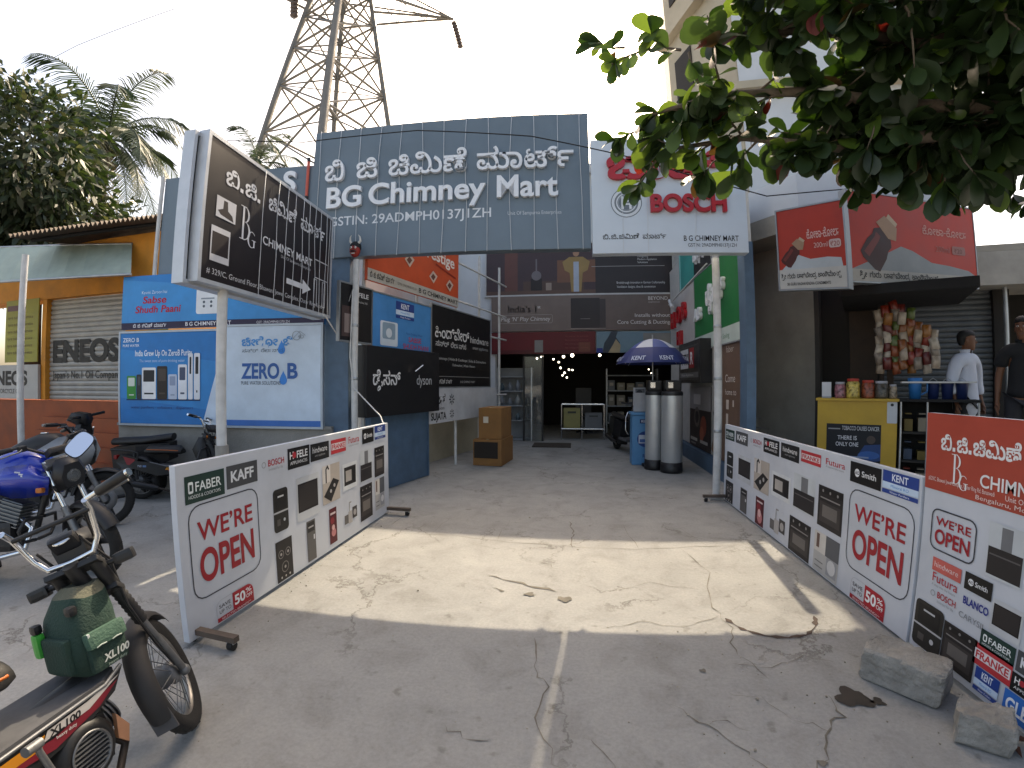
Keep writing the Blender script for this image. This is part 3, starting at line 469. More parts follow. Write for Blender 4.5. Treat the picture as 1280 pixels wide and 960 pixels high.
# ============================================================ the setting: ground, walls, buildings
def ground_material():
    m = bpy.data.materials.new('worn_concrete')
    m.use_nodes = True
    n, l = m.node_tree.nodes, m.node_tree.links
    b = n['Principled BSDF']
    tc = n.new('ShaderNodeTexCoord')
    def noise(scale, detail=8, rough=.6, dist=0):
        q = n.new('ShaderNodeTexNoise')
        q.inputs['Scale'].default_value, q.inputs['Detail'].default_value = scale, detail
        q.inputs['Roughness'].default_value, q.inputs['Distortion'].default_value = rough, dist
        l.new(tc.outputs['Object'], q.inputs['Vector'])
        return q
    def ramp(src, stops):
        r = n.new('ShaderNodeValToRGB')
        e = r.color_ramp.elements
        e[0].position, e[0].color = stops[0][0], (*stops[0][1], 1)
        e[1].position, e[1].color = stops[-1][0], (*stops[-1][1], 1)
        for p, c in stops[1:-1]:
            k = e.new(p); k.color = (*c, 1)
        l.new(src, r.inputs['Fac'])
        return r
    def mul(a, c, f=1):
        x = n.new('ShaderNodeMix'); x.data_type = 'RGBA'; x.blend_type = 'MULTIPLY'
        x.inputs['Factor'].default_value = f
        l.new(a, x.inputs['A']); l.new(c, x.inputs['B'])
        return x.outputs['Result']
    g = lambda v, w=.84: (v * .985 * w, v * .985 * w, v * .94 * w)
    base = ramp(noise(.55, 9, .62, .4).outputs['Fac'], [(.3, g(.27)), (.45, g(.335)), (.58, g(.36)), (.72, g(.42))])
    mid = ramp(noise(3.1, 10, .68, .6).outputs['Fac'], [(.32, (.8, .79, .78)), (.5, (.98, .98, .98)), (.68, (1.08, 1.07, 1.06))])
    fine = ramp(noise(48, 6, .7).outputs['Fac'], [(.3, (.86, .86, .86)), (.6, (1.05, 1.05, 1.05))])
    spots = ramp(noise(9, 4, .5).outputs['Fac'], [(.27, (.55, .53, .5)), (.36, (1, 1, 1))])
    c = mul(mul(mul(base.outputs['Color'], mid.outputs['Color']), fine.outputs['Color']), spots.outputs['Color'], .6)
    # hairline cracks: edges of a warped cell pattern, kept only in patches
    wn = noise(2.4, 6, .7)
    wx = n.new('ShaderNodeMix'); wx.data_type = 'RGBA'; wx.blend_type = 'LINEAR_LIGHT'
    wx.inputs['Factor'].default_value = .32
    l.new(tc.outputs['Object'], wx.inputs['A']); l.new(wn.outputs['Color'], wx.inputs['B'])
    vo = n.new('ShaderNodeTexVoronoi'); vo.feature = 'DISTANCE_TO_EDGE'
    vo.inputs['Scale'].default_value = 1.15
    l.new(wx.outputs['Result'], vo.inputs['Vector'])
    cr = ramp(vo.outputs['Distance'], [(.004, (0, 0, 0)), (.016, (1, 1, 1))])
    pm = ramp(noise(.9, 3, .5).outputs['Fac'], [(.5, (1, 1, 1)), (.6, (0, 0, 0))])
    lt = n.new('ShaderNodeMix'); lt.data_type = 'RGBA'; lt.blend_type = 'LIGHTEN'
    lt.inputs['Factor'].default_value = 1
    l.new(cr.outputs['Color'], lt.inputs['A']); l.new(pm.outputs['Color'], lt.inputs['B'])
    vm = ramp(lt.outputs['Result'], [(0, (.5, .48, .45)), (1, (1, 1, 1))])
    c = mul(c, vm.outputs['Color'], .8)
    l.new(c, b.inputs['Base Color'])
    b.inputs['Roughness'].default_value = .86
    b.inputs['Specular IOR Level'].default_value = .3
    h = n.new('ShaderNodeMath'); h.operation = 'ADD'
    l.new(noise(30, 10, .75).outputs['Fac'], h.inputs[0])
    l.new(lt.outputs['Result'], h.inputs[1])
    bp = n.new('ShaderNodeBump'); bp.inputs['Strength'].default_value, bp.inputs['Distance'].default_value = .35, .012
    l.new(h.outputs[0], bp.inputs['Height']); l.new(bp.outputs['Normal'], b.inputs['Normal'])
    return m
GROUND = ground_material()
mb = MB()
mb.quad([(-300, -300, 0), (300, -300, 0), (300, 300, 0), (-300, 300, 0)], GROUND)
tag(mb.build('ground'), kind='structure')

# cracks, joints, the scrape of the gate and stains, each a thin sheet on the concrete
random.seed(4)
M_CRACK = mat('crack', '6b665c', .95, var=.3, scale=14)
M_STAIN = mat('oil_stain', '2c2722', .55, var=.35, scale=18)
M_RUST = mat('dark_scrape', '43362f', .9, var=.4, scale=20)
M_GRIT = mat('grit', '8d877b', .95, var=.4, scale=40)
def ribbon(mb, pts, w, material, z=.004, jit=.02, sub=4):
    P = [V((a, b, 0)) for a, b in pts]
    Q = []
    for a, b in zip(P, P[1:]):
        for i in range(sub):
            p = a.lerp(b, i / sub)
            if Q: p += V((random.uniform(-jit, jit), random.uniform(-jit, jit), 0))
            Q.append(p)
    Q.append(P[-1])
    L, Rr = [], []
    for i, p in enumerate(Q):
        t = (Q[min(i + 1, len(Q) - 1)] - Q[max(i - 1, 0)]).normalized()
        nn = V((-t.y, t.x, 0)) * w * .62 * random.uniform(.1, 1) * (0.15 if i in (0, len(Q) - 1) else 1) / 2
        L.append((p.x + nn.x, p.y + nn.y, z)); Rr.append((p.x - nn.x, p.y - nn.y, z))
    N = len(Q)
    mb.add(Rr + L, [(i, i + 1, N + i + 1, N + i) for i in range(N - 1)], material)
mb = MB()
for pts, w in (
    ([(-2.1, 4.28), (-1.2, 4.3), (-.35, 4.18), (.45, 4.12), (1.0, 4.2), (1.6, 4.25), (1.95, 4.3)], .016),
    ([(-1.95, 4.92), (-1.99, 4.3)], .01), ([(-1.42, 4.95), (-1.45, 4.3)], .011), ([(-.72, 4.96), (-.74, 4.22)], .009), ([(.55, 4.93), (.62, 4.12)], .011), ([(1.1, 4.93), (1.3, 4.2)], .013),
    ([(-.05, 4.95), (.02, 4.6), (-.03, 4.4), (.0, 4.13)], .024),
    ([(-1.55, 4.8), (-1.62, 4.45), (-1.5, 4.3)], .012),
    ([(1.0, 4.2), (1.12, 3.6), (.98, 3.1), (1.02, 2.75), (.95, 2.5), (1.05, 2.2)], .016),
    ([(.95, 3.3), (.6, 3.4), (.3, 3.25)], .009), ([(1.0, 2.9), (.7, 2.75), (.45, 2.8), (.2, 2.7)], .009),
    ([(-.22, 2.55), (-.2, 2.25), (-.12, 2.1), (-.14, 1.8), (-.02, 1.55), (.05, 1.3)], .016),
    ([(.1, 1.75), (.18, 1.6), (.22, 1.35), (.3, 1.2)], .014), ([(.22, 1.35), (.1, 1.5), (.03, 1.6)], .009),
    ([(.5, 2.0), (.62, 1.85), (.75, 1.7), (.85, 1.55), (1.02, 1.5), (1.12, 1.42)], .013),
    ([(.62, 1.85), (.72, 1.9), (.82, 1.82)], .010),
    ([(1.3, 2.05), (1.28, 1.9), (1.18, 1.8), (1.1, 1.65), (.98, 1.58)], .02), ([(1.18, 1.8), (1.05, 1.9), (.95, 2.05), (.8, 2.1)], .007),
    ([(-.55, 1.75), (-.42, 1.68), (-.3, 1.7)], .012), ([(.9, 2.35), (1.1, 2.3), (1.35, 2.4), (1.5, 2.3)], .009),
    ([(-.68, 3.42), (-.4, 3.3), (-.12, 3.2)], .05), ([(-.3, 3.75), (-.1, 3.62)], .02), ([(-.6, 3.2), (-.5, 3.16)], .06),
):
    ribbon(mb, pts, w, M_CRACK)
tag(mb.build('pavement_cracks'), kind='structure')
mb = MB()
ribbon(mb, [(1.02, 2.86), (1.08, 2.72), (1.2, 2.63), (1.34, 2.6), (1.47, 2.63), (1.58, 2.73), (1.63, 2.86)], .07, M_RUST, jit=.006)
tag(mb.build('gate_scrape'), kind='structure')
mb = MB()
def blob(mb, x, y, r, ry, material, z=.006, n=26):
    vs = []
    for i in range(n):
        q = 2 * math.pi * i / n
        k = 1 + .22 * math.sin(3 * q + x * 7) + .14 * math.sin(5 * q + y * 9) + random.uniform(-.08, .08)
        vs.append((x + r * k * math.cos(q), y + ry * k * math.sin(q), z))
    mb.add(vs, [list(range(n))], material)
blob(mb, 1.41, 2.02, .085, .075, M_STAIN); blob(mb, 1.52, 1.98, .03, .03, M_STAIN)
for x, y, r in ((-.31, 3.13, .035), (-.05, 3.08, .05), (.72, 2.28, .018), (1.05, 1.62, .02)):
    blob(mb, x, y, r, r * .8, M_CRACK)
tag(mb.build('stain'), kind='structure')

# loose grit and chips along the boards and joints
random.seed(6)
mb = MB()
for k in range(300):
    if k % 3 == 0: x, y = random.choice((-2.1, 1.93)) + random.gauss(0, .07), random.uniform(1.2, 6)
    elif k % 3 == 1: x, y = random.gauss(1.2, .6), random.gauss(2.0, .6)
    else: x, y = random.uniform(-2.6, 2), random.uniform(1.1, 7)
    r = random.uniform(.002, .005) * (2 if random.random() < .06 else 1)
    mb.add([(x + r * random.uniform(.7, 1.3) * math.cos(a), y + r * random.uniform(.7, 1.3) * math.sin(a), z) for z in (.001, r * 1.1) for a in (0, 1.3, 2.5, 3.8, 5.1)], [(5, 6, 7, 8, 9)] + [(i, (i + 1) % 5, 5 + (i + 1) % 5, 5 + i) for i in range(5)], M_GRIT)
tag(mb.build('gravel'), kind='stuff')

# ---- materials of the place
M_PLINTH = mat('grey_plaster', '8d8a84', .9, var=.16, scale=3, bump=.25, bscale=40)
M_GREYWALL = mat('weathered_plaster', '9b958a', .9, var=.22, scale=1.4, bump=.2, bscale=25)
M_CREAM = mat('cream_plaster', 'b6ad97', .9, var=.14, scale=2, bump=.2, bscale=30)
M_BLUE = mat('blue_paint', '4c647a', .55, var=.2, scale=4, bump=.08)
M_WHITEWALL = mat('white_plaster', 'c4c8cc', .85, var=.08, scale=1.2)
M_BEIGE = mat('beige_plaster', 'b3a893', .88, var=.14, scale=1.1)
M_ORANGE = mat('orange_paint', 'c4802a', .7, var=.22, scale=2.2)
M_RUSTRED = mat('rust_orange_paint', '8e4726', .7, var=.25, scale=2.6)
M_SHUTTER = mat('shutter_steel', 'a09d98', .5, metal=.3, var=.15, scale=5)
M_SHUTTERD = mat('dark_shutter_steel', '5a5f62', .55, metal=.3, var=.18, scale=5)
M_STEEL = mat('galvanised_steel', 'a9adb0', .4, metal=.75, var=.15, scale=8)
M_WPIPE = mat('white_painted_pipe', 'c2c2c0', .55, var=.16, scale=7, bump=.1)
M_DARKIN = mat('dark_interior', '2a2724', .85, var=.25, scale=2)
M_BLACK = mat('black_plastic', '17171a', .45, var=.2, scale=12)
M_BLACKM = mat('black_matt', '101012', .8, var=.3, scale=9)
M_CHROME = mat('chrome', 'd6d8da', .12, metal=1, var=.04)
M_RUBBER = mat('tyre_rubber', '201f1e', .85, var=.25, scale=22, bump=.15, bscale=90)
M_TIN = mat('rusty_tin', '5d5148', .75, var=.35, scale=4, metal=.2)

W_A, W_U = V((-6.6, 4.97, 0)), V((.989, .146, 0)).normalized()
W_N = W_U.cross(V((0, 0, 1)))                      # towards the street
def Wp(s, z, e=0):
    return W_A + W_U * s + V((0, 0, z)) + W_N * e

# low plastered wall below the two posters
t = thing('plinth_wall', 'low grey plastered wall below the blue and white posters', 'wall', Wp(1.6, 0))
mb = MB()
mb.hexa([Wp(-.1, 0, 0), Wp(3.4, 0, 0), Wp(3.4, 0, -.3), Wp(-.1, 0, -.3), Wp(-.1, .93, 0), Wp(3.4, .93, 0), Wp(3.4, .93, -.3), Wp(-.1, .93, -.3)], M_PLINTH)
mb.build('wall', t)
mb = MB()
mb.hexa([Wp(-.1, .932, .03), Wp(3.4, .932, .03), Wp(3.4, .932, -.3), Wp(-.1, .932, -.3), Wp(-.1, .97, .03), Wp(3.4, .97, .03), Wp(3.4, .97, -.3), Wp(-.1, .97, -.3)], M_PLINTH)
mb.build('coping', t)

def post(name, label, c, size, h, material, rot=0, cap=True, z0=0, group=None):
    t = thing(name, label, 'post', (c[0], c[1], z0), rot, group)
    mb = MB()
    mb.box((0, 0, h / 2), (size[0], size[1], h), material, bev=.006)
    mb.build('column', t, world=False)
    mb = MB()
    mb.box((0, 0, .006), (size[0] + .09, size[1] + .09, .012), M_STEEL)
    mb.build('base_plate', t, world=False)
    return t
post('steel_post', 'blue painted steel post at the left of the shop entrance, beside the white poster', (-3.22, 5.62), (.36, .2), 3.3, M_BLUE, .1)
post('steel_post', 'tall blue painted steel post at the right of the shop entrance, beside the stairs', (2.4, 6.2), (.13, .26), 3.5, M_BLUE)

# ---- the shop building at the back
t = thing('shop_building', 'dim open-fronted shop building at the end of the entrance passage', 'building', (0.3, 11.7, 0))
mb = MB()
mb.box((-2.75, 11.85, 3.6), (1.3, .3, 7.2), M_WHITEWALL)
mb.box((3.35, 11.85, 3.6), (1.5, .3, 7.2), M_WHITEWALL)
mb.box((.25, 11.85, 4.8), (4.7, .3, 4.8), M_WHITEWALL)
mb.box((-3.25, 14.6, 3.6), (.3, 5.2, 7.2), M_WHITEWALL)
mb.box((3.95, 14.6, 3.6), (.3, 5.2, 7.2), M_WHITEWALL)
mb.build('wall', t)
mb = MB()
mb.box((.35, 14.4, 7.32), (7.8, 5.8, .24), M_WHITEWALL)
mb.build('roof', t)
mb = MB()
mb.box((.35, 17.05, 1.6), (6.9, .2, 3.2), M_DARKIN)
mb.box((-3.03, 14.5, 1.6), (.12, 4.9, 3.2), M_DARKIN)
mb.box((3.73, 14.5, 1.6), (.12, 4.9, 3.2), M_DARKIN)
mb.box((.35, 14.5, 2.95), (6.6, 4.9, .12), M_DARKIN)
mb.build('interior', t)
mb = MB()
for x in (-1.36, -.85):
    mb.box((x, 12.0, 1.15), (.05, .06, 2.3), M_BLACK)
mb.box((-1.1, 12.0, 2.33), (.56, .06, .05), M_BLACK)
mb.build('door_frame', t)
M_GLASS = mat('window_glass', (.8, .85, .85), .03, var=0, trans=.9)
mb = MB(); mb.box((-1.1, 12.0, 1.15), (.45, .012, 2.28), M_GLASS); mb.build('glass_panel', t)
M_LAMP = mat('lamp_white', (1, .95, .86), .5, var=0, emit=4)
random.seed(8)
for x, y, z, r in ((-1.05, 12.6, 2.28, .035), (-.9, 12.5, 2.33, .055), (-.3, 12.7, 2.33, .05), (-.05, 12.6, 2.36, .065), (.72, 12.6, 2.36, .05), (-.62, 13.4, 2.3, .035), (-.45, 13.2, 2.2, .035),
                   (-.42, 13.8, 2.05, .04), (-.3, 14, 1.9, .04), (-.16, 14, 2.0, .035), (-.36, 13.9, 1.82, .03), (2.05, 12.4, 1.95, .02), (2.12, 12.4, 1.85, .018), (-.22, 13.6, 1.75, .03), (-.05, 13.8, 1.98, .03)):
    o = bpy.data.objects
    r *= .75; mb = MB(); mb.ball((x, y, z), r, M_LAMP, 10); mb.cyl((x, y, z + r * .8), (x, y, z + r * 1.5 + .03), r * .35, M_BLACK, 8)
    tag(mb.build('ceiling_lamp'), 'small round lamp glowing inside the dim shop', 'lamp', 'lamps glowing inside the shop')

# dark door mat at the threshold
mb = MB(); mb.box((-.55, 11.15, .012), (.95, .75, .02), mat('mat_brown', '3c352e', .95, var=.25, scale=30, bump=.3)); tag(mb.build('door_mat'), 'dark brown door mat lying at the shop threshold', 'door mat')

# ---- scaffold of painted pipes that carries the signs along the left side of the passage
LS_A, LS_U = V((-2.71, 6.05, 0)), V((.2516, .9678, 0))
LS_N = LS_U.cross(V((0, 0, 1)))
def Lp(s, z, e=0):
    return LS_A + LS_U * s + V((0, 0, z)) + LS_N * e
t = thing('sign_scaffold', 'white pipe scaffold that carries the stacked signs left of the passage', 'scaffold', Lp(2, 0))
for s in (-.35, .95, 2.25, 3.25, 4.3):
    mb = MB(); mb.cyl(Lp(s, 0, -.12), Lp(s, 4.3, -.12), .028, M_WPIPE, 10); mb.build('upright', t)
for z in (1.3, 2.6, 3.15, 3.9):
    mb = MB(); mb.cyl(Lp(-.4, z, -.075), Lp(4.6, z, -.075), .02, M_WPIPE, 10); mb.build('rail', t)
# cream wall behind the cartons
t = thing('cream_wall', 'low cream plastered wall behind the two cardboard cartons', 'wall', (-2.6, 9.3, 0))
mb = MB(); mb.hexa([(-2.84, 8.3, 0), (-2.24, 10.6, 0), (-2.44, 10.66, 0), (-3.04, 8.36, 0), (-2.84, 8.3, 1.05), (-2.24, 10.6, 1.05), (-2.44, 10.66, 1.05), (-3.04, 8.36, 1.05)], M_CREAM)
mb.build('wall', t)
mb = MB(); mb.hexa([(-2.83, 8.28, 1.052), (-2.2, 10.6, 1.052), (-2.46, 10.68, 1.052), (-3.07, 8.34, 1.052), (-2.83, 8.28, 1.1), (-2.2, 10.6, 1.1), (-2.46, 10.68, 1.1), (-3.07, 8.34, 1.1)], M_CREAM)
mb.build('coping', t)
# tall side wall of the neighbour on the left of the passage (seen between signs)
t = thing('side_wall', 'tall pale plaster wall behind the sign scaffold on the left', 'wall', (-3.4, 9, 0))
mb = MB(); mb.box((-3.5, 9.2, 2.6), (.25, 5.0, 5.2), M_WHITEWALL); mb.build('wall', t)
mb = MB(); mb.box((-3.5, 9.2, 5.26), (.36, 5.1, .1), M_GREYWALL); mb.build('coping', t)

# ---- blue base panel (steel sheet) at the mouth of the passage
t = thing('base_panel', 'blue painted sheet panel standing below the black illuminated box sign', 'panel', Lp(.4, 0))
mb = MB(); mb.hexa([Lp(-.35, .01, 0), Lp(1.12, .01, 0), Lp(1.12, .01, -.08), Lp(-.35, .01, -.08), Lp(-.35, 1.12, 0), Lp(1.12, 1.12, 0), Lp(1.12, 1.12, -.08), Lp(-.35, 1.12, -.08)], M_BLUE); mb.build('sheet', t)
for s in (-.33, 1.1):
    mb = MB(); mb.hexa([Lp(s - .02, .01, .02), Lp(s + .02, .01, .02), Lp(s + .02, .01, .003), Lp(s - .02, .01, .003), Lp(s - .02, 1.12, .02), Lp(s + .02, 1.12, .02), Lp(s + .02, 1.12, .003), Lp(s - .02, 1.12, .003)], M_BLUE)
    mb.build('rib', t)

# ---- right side of the passage
t = thing('passage_wall', 'white board wall along the right side of the passage', 'wall', (2.5, 8.5, 0))
mb = MB(); mb.box((2.51, 8.9, 2.35), (.1, 5.1, 4.1), mat('board_white', 'b9b7b2', .7, var=.1)); mb.build('board', t)
mb = MB(); mb.box((2.47, 8.9, .14), (.2, 5.06, .28), M_BLUE); mb.build('base_beam', t)
for y in (6.7, 9.0, 11.2):
    mb = MB(); mb.box((2.6, y, 2.2), (.06, .08, 4.4), M_BLUE); mb.build('stud', t)

# ---- building on the right: plaster wall with stairs, balcony slab and tall upper storeys
t = thing('corner_building', 'tall plastered building with a white balcony behind the big leafy branch', 'building', (4, 8, 0))
mb = MB()
mb.hexa([(3.0, 7.9, 0), (3.72, 6.75, 0), (4.3, 7.1, 0), (3.4, 8.6, 0), (3.0, 7.9, 3.95), (3.72, 6.75, 3.95), (4.3, 7.1, 3.95), (3.4, 8.6, 3.95)], M_GREYWALL)
mb.hexa([(2.72, 10.4, 0), (3.0, 7.92, 0), (3.38, 8.6, 0), (3.2, 10.6, 0), (2.72, 10.4, 4.5), (3.0, 7.92, 4.5), (3.38, 8.6, 4.5), (3.2, 10.6, 4.5)], M_GREYWALL)
mb.build('wall', t)
mb = MB()                                           # balcony slab and parapet with a chamfered corner
P = [(2.62, 7.3), (3.25, 6.25), (5.6, 6.0), (5.6, 8.5), (2.72, 8.5)]
mb.slab([(x, y, 3.78) for x, y in P], (0, 0, .3), M_GREYWALL)
for a, b in zip(P, P[1:3]):
    d = (V((*b, 0)) - V((*a, 0))).normalized(); nn = V((-d.y, d.x, 0))
    p, q = V((*a, 4.083)), V((*b, 4.083))
    mb.hexa([p, q, q + nn * .12, p + nn * .12, p + V((0, 0, .5)), q + V((0, 0, .5)), q + nn * .12 + V((0, 0, .5)), p + nn * .12 + V((0, 0, .5))], M_WHITEWALL)
mb.build('balcony', t)
mb = MB()
for k in range(12):
    p = V((3.3, 6.28, 4.6)).lerp(V((5.5, 6.06, 4.6)), k / 11)
    mb.cyl(p, p + V((0, 0, .38)), .012, M_WPIPE, 6)
mb.cyl((3.28, 6.28, 4.99), (5.52, 6.06, 4.99), .02, M_WPIPE, 8)
mb.build('railing', t)
mb = MB()                                           # upper storeys: flank's shade and front's brightness put into their plaster colours
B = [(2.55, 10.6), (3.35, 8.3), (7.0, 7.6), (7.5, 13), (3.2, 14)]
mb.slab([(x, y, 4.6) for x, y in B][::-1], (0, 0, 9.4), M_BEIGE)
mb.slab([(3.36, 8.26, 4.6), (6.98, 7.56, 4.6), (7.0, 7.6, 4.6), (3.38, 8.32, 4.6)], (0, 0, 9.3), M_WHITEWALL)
mb.build('upper_storey', t)
for k, zz in enumerate((7.2, 10.2, 13.2)):
    mb = MB()
    mb.slab([(2.3, 10.7, zz), (3.2, 8.05, zz), (7.1, 7.3, zz), (7.3, 8.2, zz), (3.5, 8.9, zz), (2.75, 11.0, zz)][::-1], (0, 0, .16), M_BEIGE)
    mb.build('ledge', t)
for zz in (5.6, 8.4, 11.2):
    mb = MB()
    a, b = V((2.65, 10.3, zz)), V((2.88, 9.65, zz))
    d = (b - a); nn = V((-d.y, d.x, 0)).normalized()
    mb.hexa([a - nn * .0, b - nn * .0, b - nn * .03, a - nn * .03, a + V((0, 0, 1.1)), b + V((0, 0, 1.1)), b - nn * .03 + V((0, 0, 1.1)), a - nn * .03 + V((0, 0, 1.1))], M_DARKIN)
    mb.build('window', t)
mb = MB()
for k in range(6):
    mb.box((2.98, 6.75 + .2 * k, (.16 * k + .16) / 2), (.5, .197, .16 * k + .16), M_GREYWALL)
    mb.box((2.98, 6.74 + .2 * k, .16 * k + .17), (.52, .23, .02), M_PLINTH)
tag(mb.build('stairs'), 'narrow grey concrete stairs climbing behind the blue post on the right', 'stairs')

# row shop with roller shutter behind the kiosk
t = thing('row_shop', 'dark shop front with a closed roller shutter behind the snack kiosk', 'shop', (6.4, 6.6, 0))
C0, C1 = V((4.25, 7.6, 0)), V((9.6, 5.2, 0))
D_ = (C1 - C0).normalized(); N_ = D_.cross(V((0, 0, 1)))
def Rp(s, z, e=0): return C0 + D_ * s + V((0, 0, z)) + N_ * e
mb = MB()
mb.hexa([Rp(-.5, 0, 1.1), Rp(6, 0, 1.1), Rp(6, 0, -2), Rp(-.5, 0, -2), Rp(-.5, .5, 1.1), Rp(6, .5, 1.1), Rp(6, .5, -2), Rp(-.5, .5, -2)], M_GREYWALL)
mb.build('floor_plinth', t)
mb = MB()
for s0, s1 in ((-.5, .42), (2.55, 2.78), (4.8, 6)):
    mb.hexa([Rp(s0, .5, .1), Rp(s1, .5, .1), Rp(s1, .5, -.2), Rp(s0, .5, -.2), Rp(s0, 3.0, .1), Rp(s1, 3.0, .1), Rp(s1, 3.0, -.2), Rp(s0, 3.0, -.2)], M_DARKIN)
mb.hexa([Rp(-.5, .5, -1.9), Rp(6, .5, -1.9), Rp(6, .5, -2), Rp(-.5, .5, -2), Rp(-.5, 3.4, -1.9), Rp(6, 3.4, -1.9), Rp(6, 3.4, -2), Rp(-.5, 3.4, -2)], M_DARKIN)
mb.build('wall', t)
mb = MB()
mb.hexa([Rp(-.5, 3.0, .5), Rp(6, 3.0, .5), Rp(6, 3.0, -.5), Rp(-.5, 3.0, -.5), Rp(-.5, 3.5, .5), Rp(6, 3.5, .5), Rp(6, 3.5, -.5), Rp(-.5, 3.5, -.5)], mat('fascia_plaster', 'a5a097', .9, var=.22, scale=2))
mb.hexa([Rp(-.5, 3.502, .5), Rp(6, 3.502, .5), Rp(6, 3.502, -2), Rp(-.5, 3.502, -2), Rp(-.5, 3.6, .5), Rp(6, 3.6, .5), Rp(6, 3.6, -2), Rp(-.5, 3.6, -2)], M_GREYWALL)
mb.build('fascia', t)
def shutter(mb, P, s0, s1, z0, z1, material, pitch=.085, e=0):
    n = int((z1 - z0) / pitch)
    pr = []
    for i in range(n):
        z = z0 + i * pitch
        pr += [(z, 0), (z + pitch * .15, .012), (z + pitch * .5, .02), (z + pitch * .82, .012), (z + pitch * .92, -.006)]
    pr.append((z1, 0))
    vs = [P(s0, z, e + q) for z, q in pr] + [P(s1, z, e + q) for z, q in pr]
    N = len(pr)
    mb.add(vs, [(i, N + i, N + i + 1, i + 1) for i in range(N - 1)], material)
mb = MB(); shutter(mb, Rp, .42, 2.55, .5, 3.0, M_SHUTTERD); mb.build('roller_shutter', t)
mb = MB(); mb.cyl(Rp(2.66, .5, .25), Rp(2.66, 3.0, .25), .035, M_STEEL, 10); mb.build('pipe', t)

# ============================================================ signs and boards
Z = V((0, 0, 1))
def strings(f, s_list, mb, e=.02, r=.004, sag=0, jit=.012):
    for s in s_list:
        pts = [f.P(s + random.uniform(-jit, jit), -.02, e), f.P(s + random.uniform(-jit, jit) * 2, f.h * .35, e + .004), f.P(s + random.uniform(-jit, jit) * 2, f.h * .7, e + .003), f.P(s + random.uniform(-jit, jit), f.h + .01, e), f.P(s, f.h + .012, -.05)]
        mb.tube(pts, r, M_STRING, 5)
M_STRING = mat('white_light_string', 'c9cbcd', .5, var=.05)
M_SLATE = mat('slate_blue_sheet', '65747f', .36, var=.1, scale=1.2, spec=.45)
M_SIGNWHITE = mat('white_acp_sheet', 'c9d2da', .45, var=.05, scale=1.5)
M_LET = mat('silver_white_letters', 'dfe2e6', .4, var=.05)
M_LETRED = mat('red_acrylic_letters', 'b01722', .35, var=.06)
random.seed(12)
def bg_logo(f, x, y, h, c):
    """the tall thin serif B with a smaller G tucked into its foot"""
    k = h
    f.rect(x + .10 * k, y, x + .18 * k, y + k, c)
    f.rect(x, y, x + .26 * k, y + .022 * k, c); f.rect(x, y + .978 * k, x + .26 * k, y + k, c)
    def arc(cx, cy, rx, ry, a0, a1, w0, w1, n=14):
        o, i = [], []
        for q in range(n + 1):
            a = R(a0 + (a1 - a0) * q / n); w = w0 + (w1 - w0) * math.sin(math.pi * q / n)
            o.append((cx + (rx + w / 2) * math.cos(a), cy + (ry + w * .2) * math.sin(a))); i.append((cx + (rx - w / 2) * math.cos(a), cy + (ry - w * .2) * math.sin(a)))
        for q in range(n):
            f.poly([i[q], o[q], o[q + 1], i[q + 1]][::1 if a1 > a0 else -1], c); f.k -= 1
        f.k += 1
    arc(x + .2 * k, y + .76 * k, .17 * k, .225 * k, -90, 90, .025 * k, .08 * k)
    arc(x + .2 * k, y + .28 * k, .23 * k, .265 * k, -90, 90, .025 * k, .085 * k)
    arc(x + .56 * k, y + .1 * k, .17 * k, .24 * k, 40, 320, .02 * k, .075 * k)
    f.rect(x + .56 * k, y + .08 * k, x + .76 * k, y + .1 * k, c); f.rect(x + .64 * k, y - .12 * k, x + .70 * k, y + .1 * k, c)

# ---- the big slate blue name board over the entrance
t = thing('name_board', 'big slate blue board with raised silver shop name, strung with white light strings', 'sign board', (-1.7, 5.56, 3.29))
mu = (V((.23, 5.66, 0)) - V((-3.64, 5.46, 0)))
f = panel((-3.64, 5.46, 3.29), mu, Z, mu.length, 1.9, .16, M_SLATE, parent=t)
zb = 3.29
for w, a, b in (('bivowel', .21, .50), ('jivowel', .69, 1.0)):
    WORDS[w] = w
    f.kan(w, a, 4.4 - zb, .285, M_LET, width=b - a, bold=.012, depth=.05)
f.kan('CHIMINE', 1.16, 4.4 - zb, .285, M_LET, width=1.09, bold=.012, depth=.05)
f.kan('MART', 2.39, 4.4 - zb, .285, M_LET, width=1.28, bold=.012, depth=.05)
f.text('BG', .26, 4.0 - zb, .29, M_LET, width=.52, bold=.022, depth=.05)
f.text('Chimney', .89, 4.0 - zb, .29, M_LET, width=1.62, bold=.022, depth=.05)
f.text('Mart', 2.66, 4.0 - zb, .29, M_LET, width=.8, bold=.022, depth=.05)
f.flush('raised_letters', t)
f.text('GSTIN: 29ADMPH0137J1ZH', .29, 3.745 - zb, .128, 'd9dce0', width=2.29, bold=.008)
f.text('Unit Of Sampurna Enterprises', 2.8, 3.76 - zb, .05, 'c9ced4', width=.7)
f.flush('lettering', t)
for k in range(13):
    mb = MB(); strings(f, [.1 + .305 * k], mb); mb.build('light_string', t)
mb = MB()
for s in (.1, 1.3, 2.5, 3.75):
    mb.cyl(f.P(s, .03, -.2), f.P(s, 1.85, -.2), .025, M_STEEL, 8)
for z in (.2, 1.6):
    mb.cyl(f.P(.05, z, -.2), f.P(3.8, z, -.2), .02, M_STEEL, 8)
mb.build('back_frame', t)

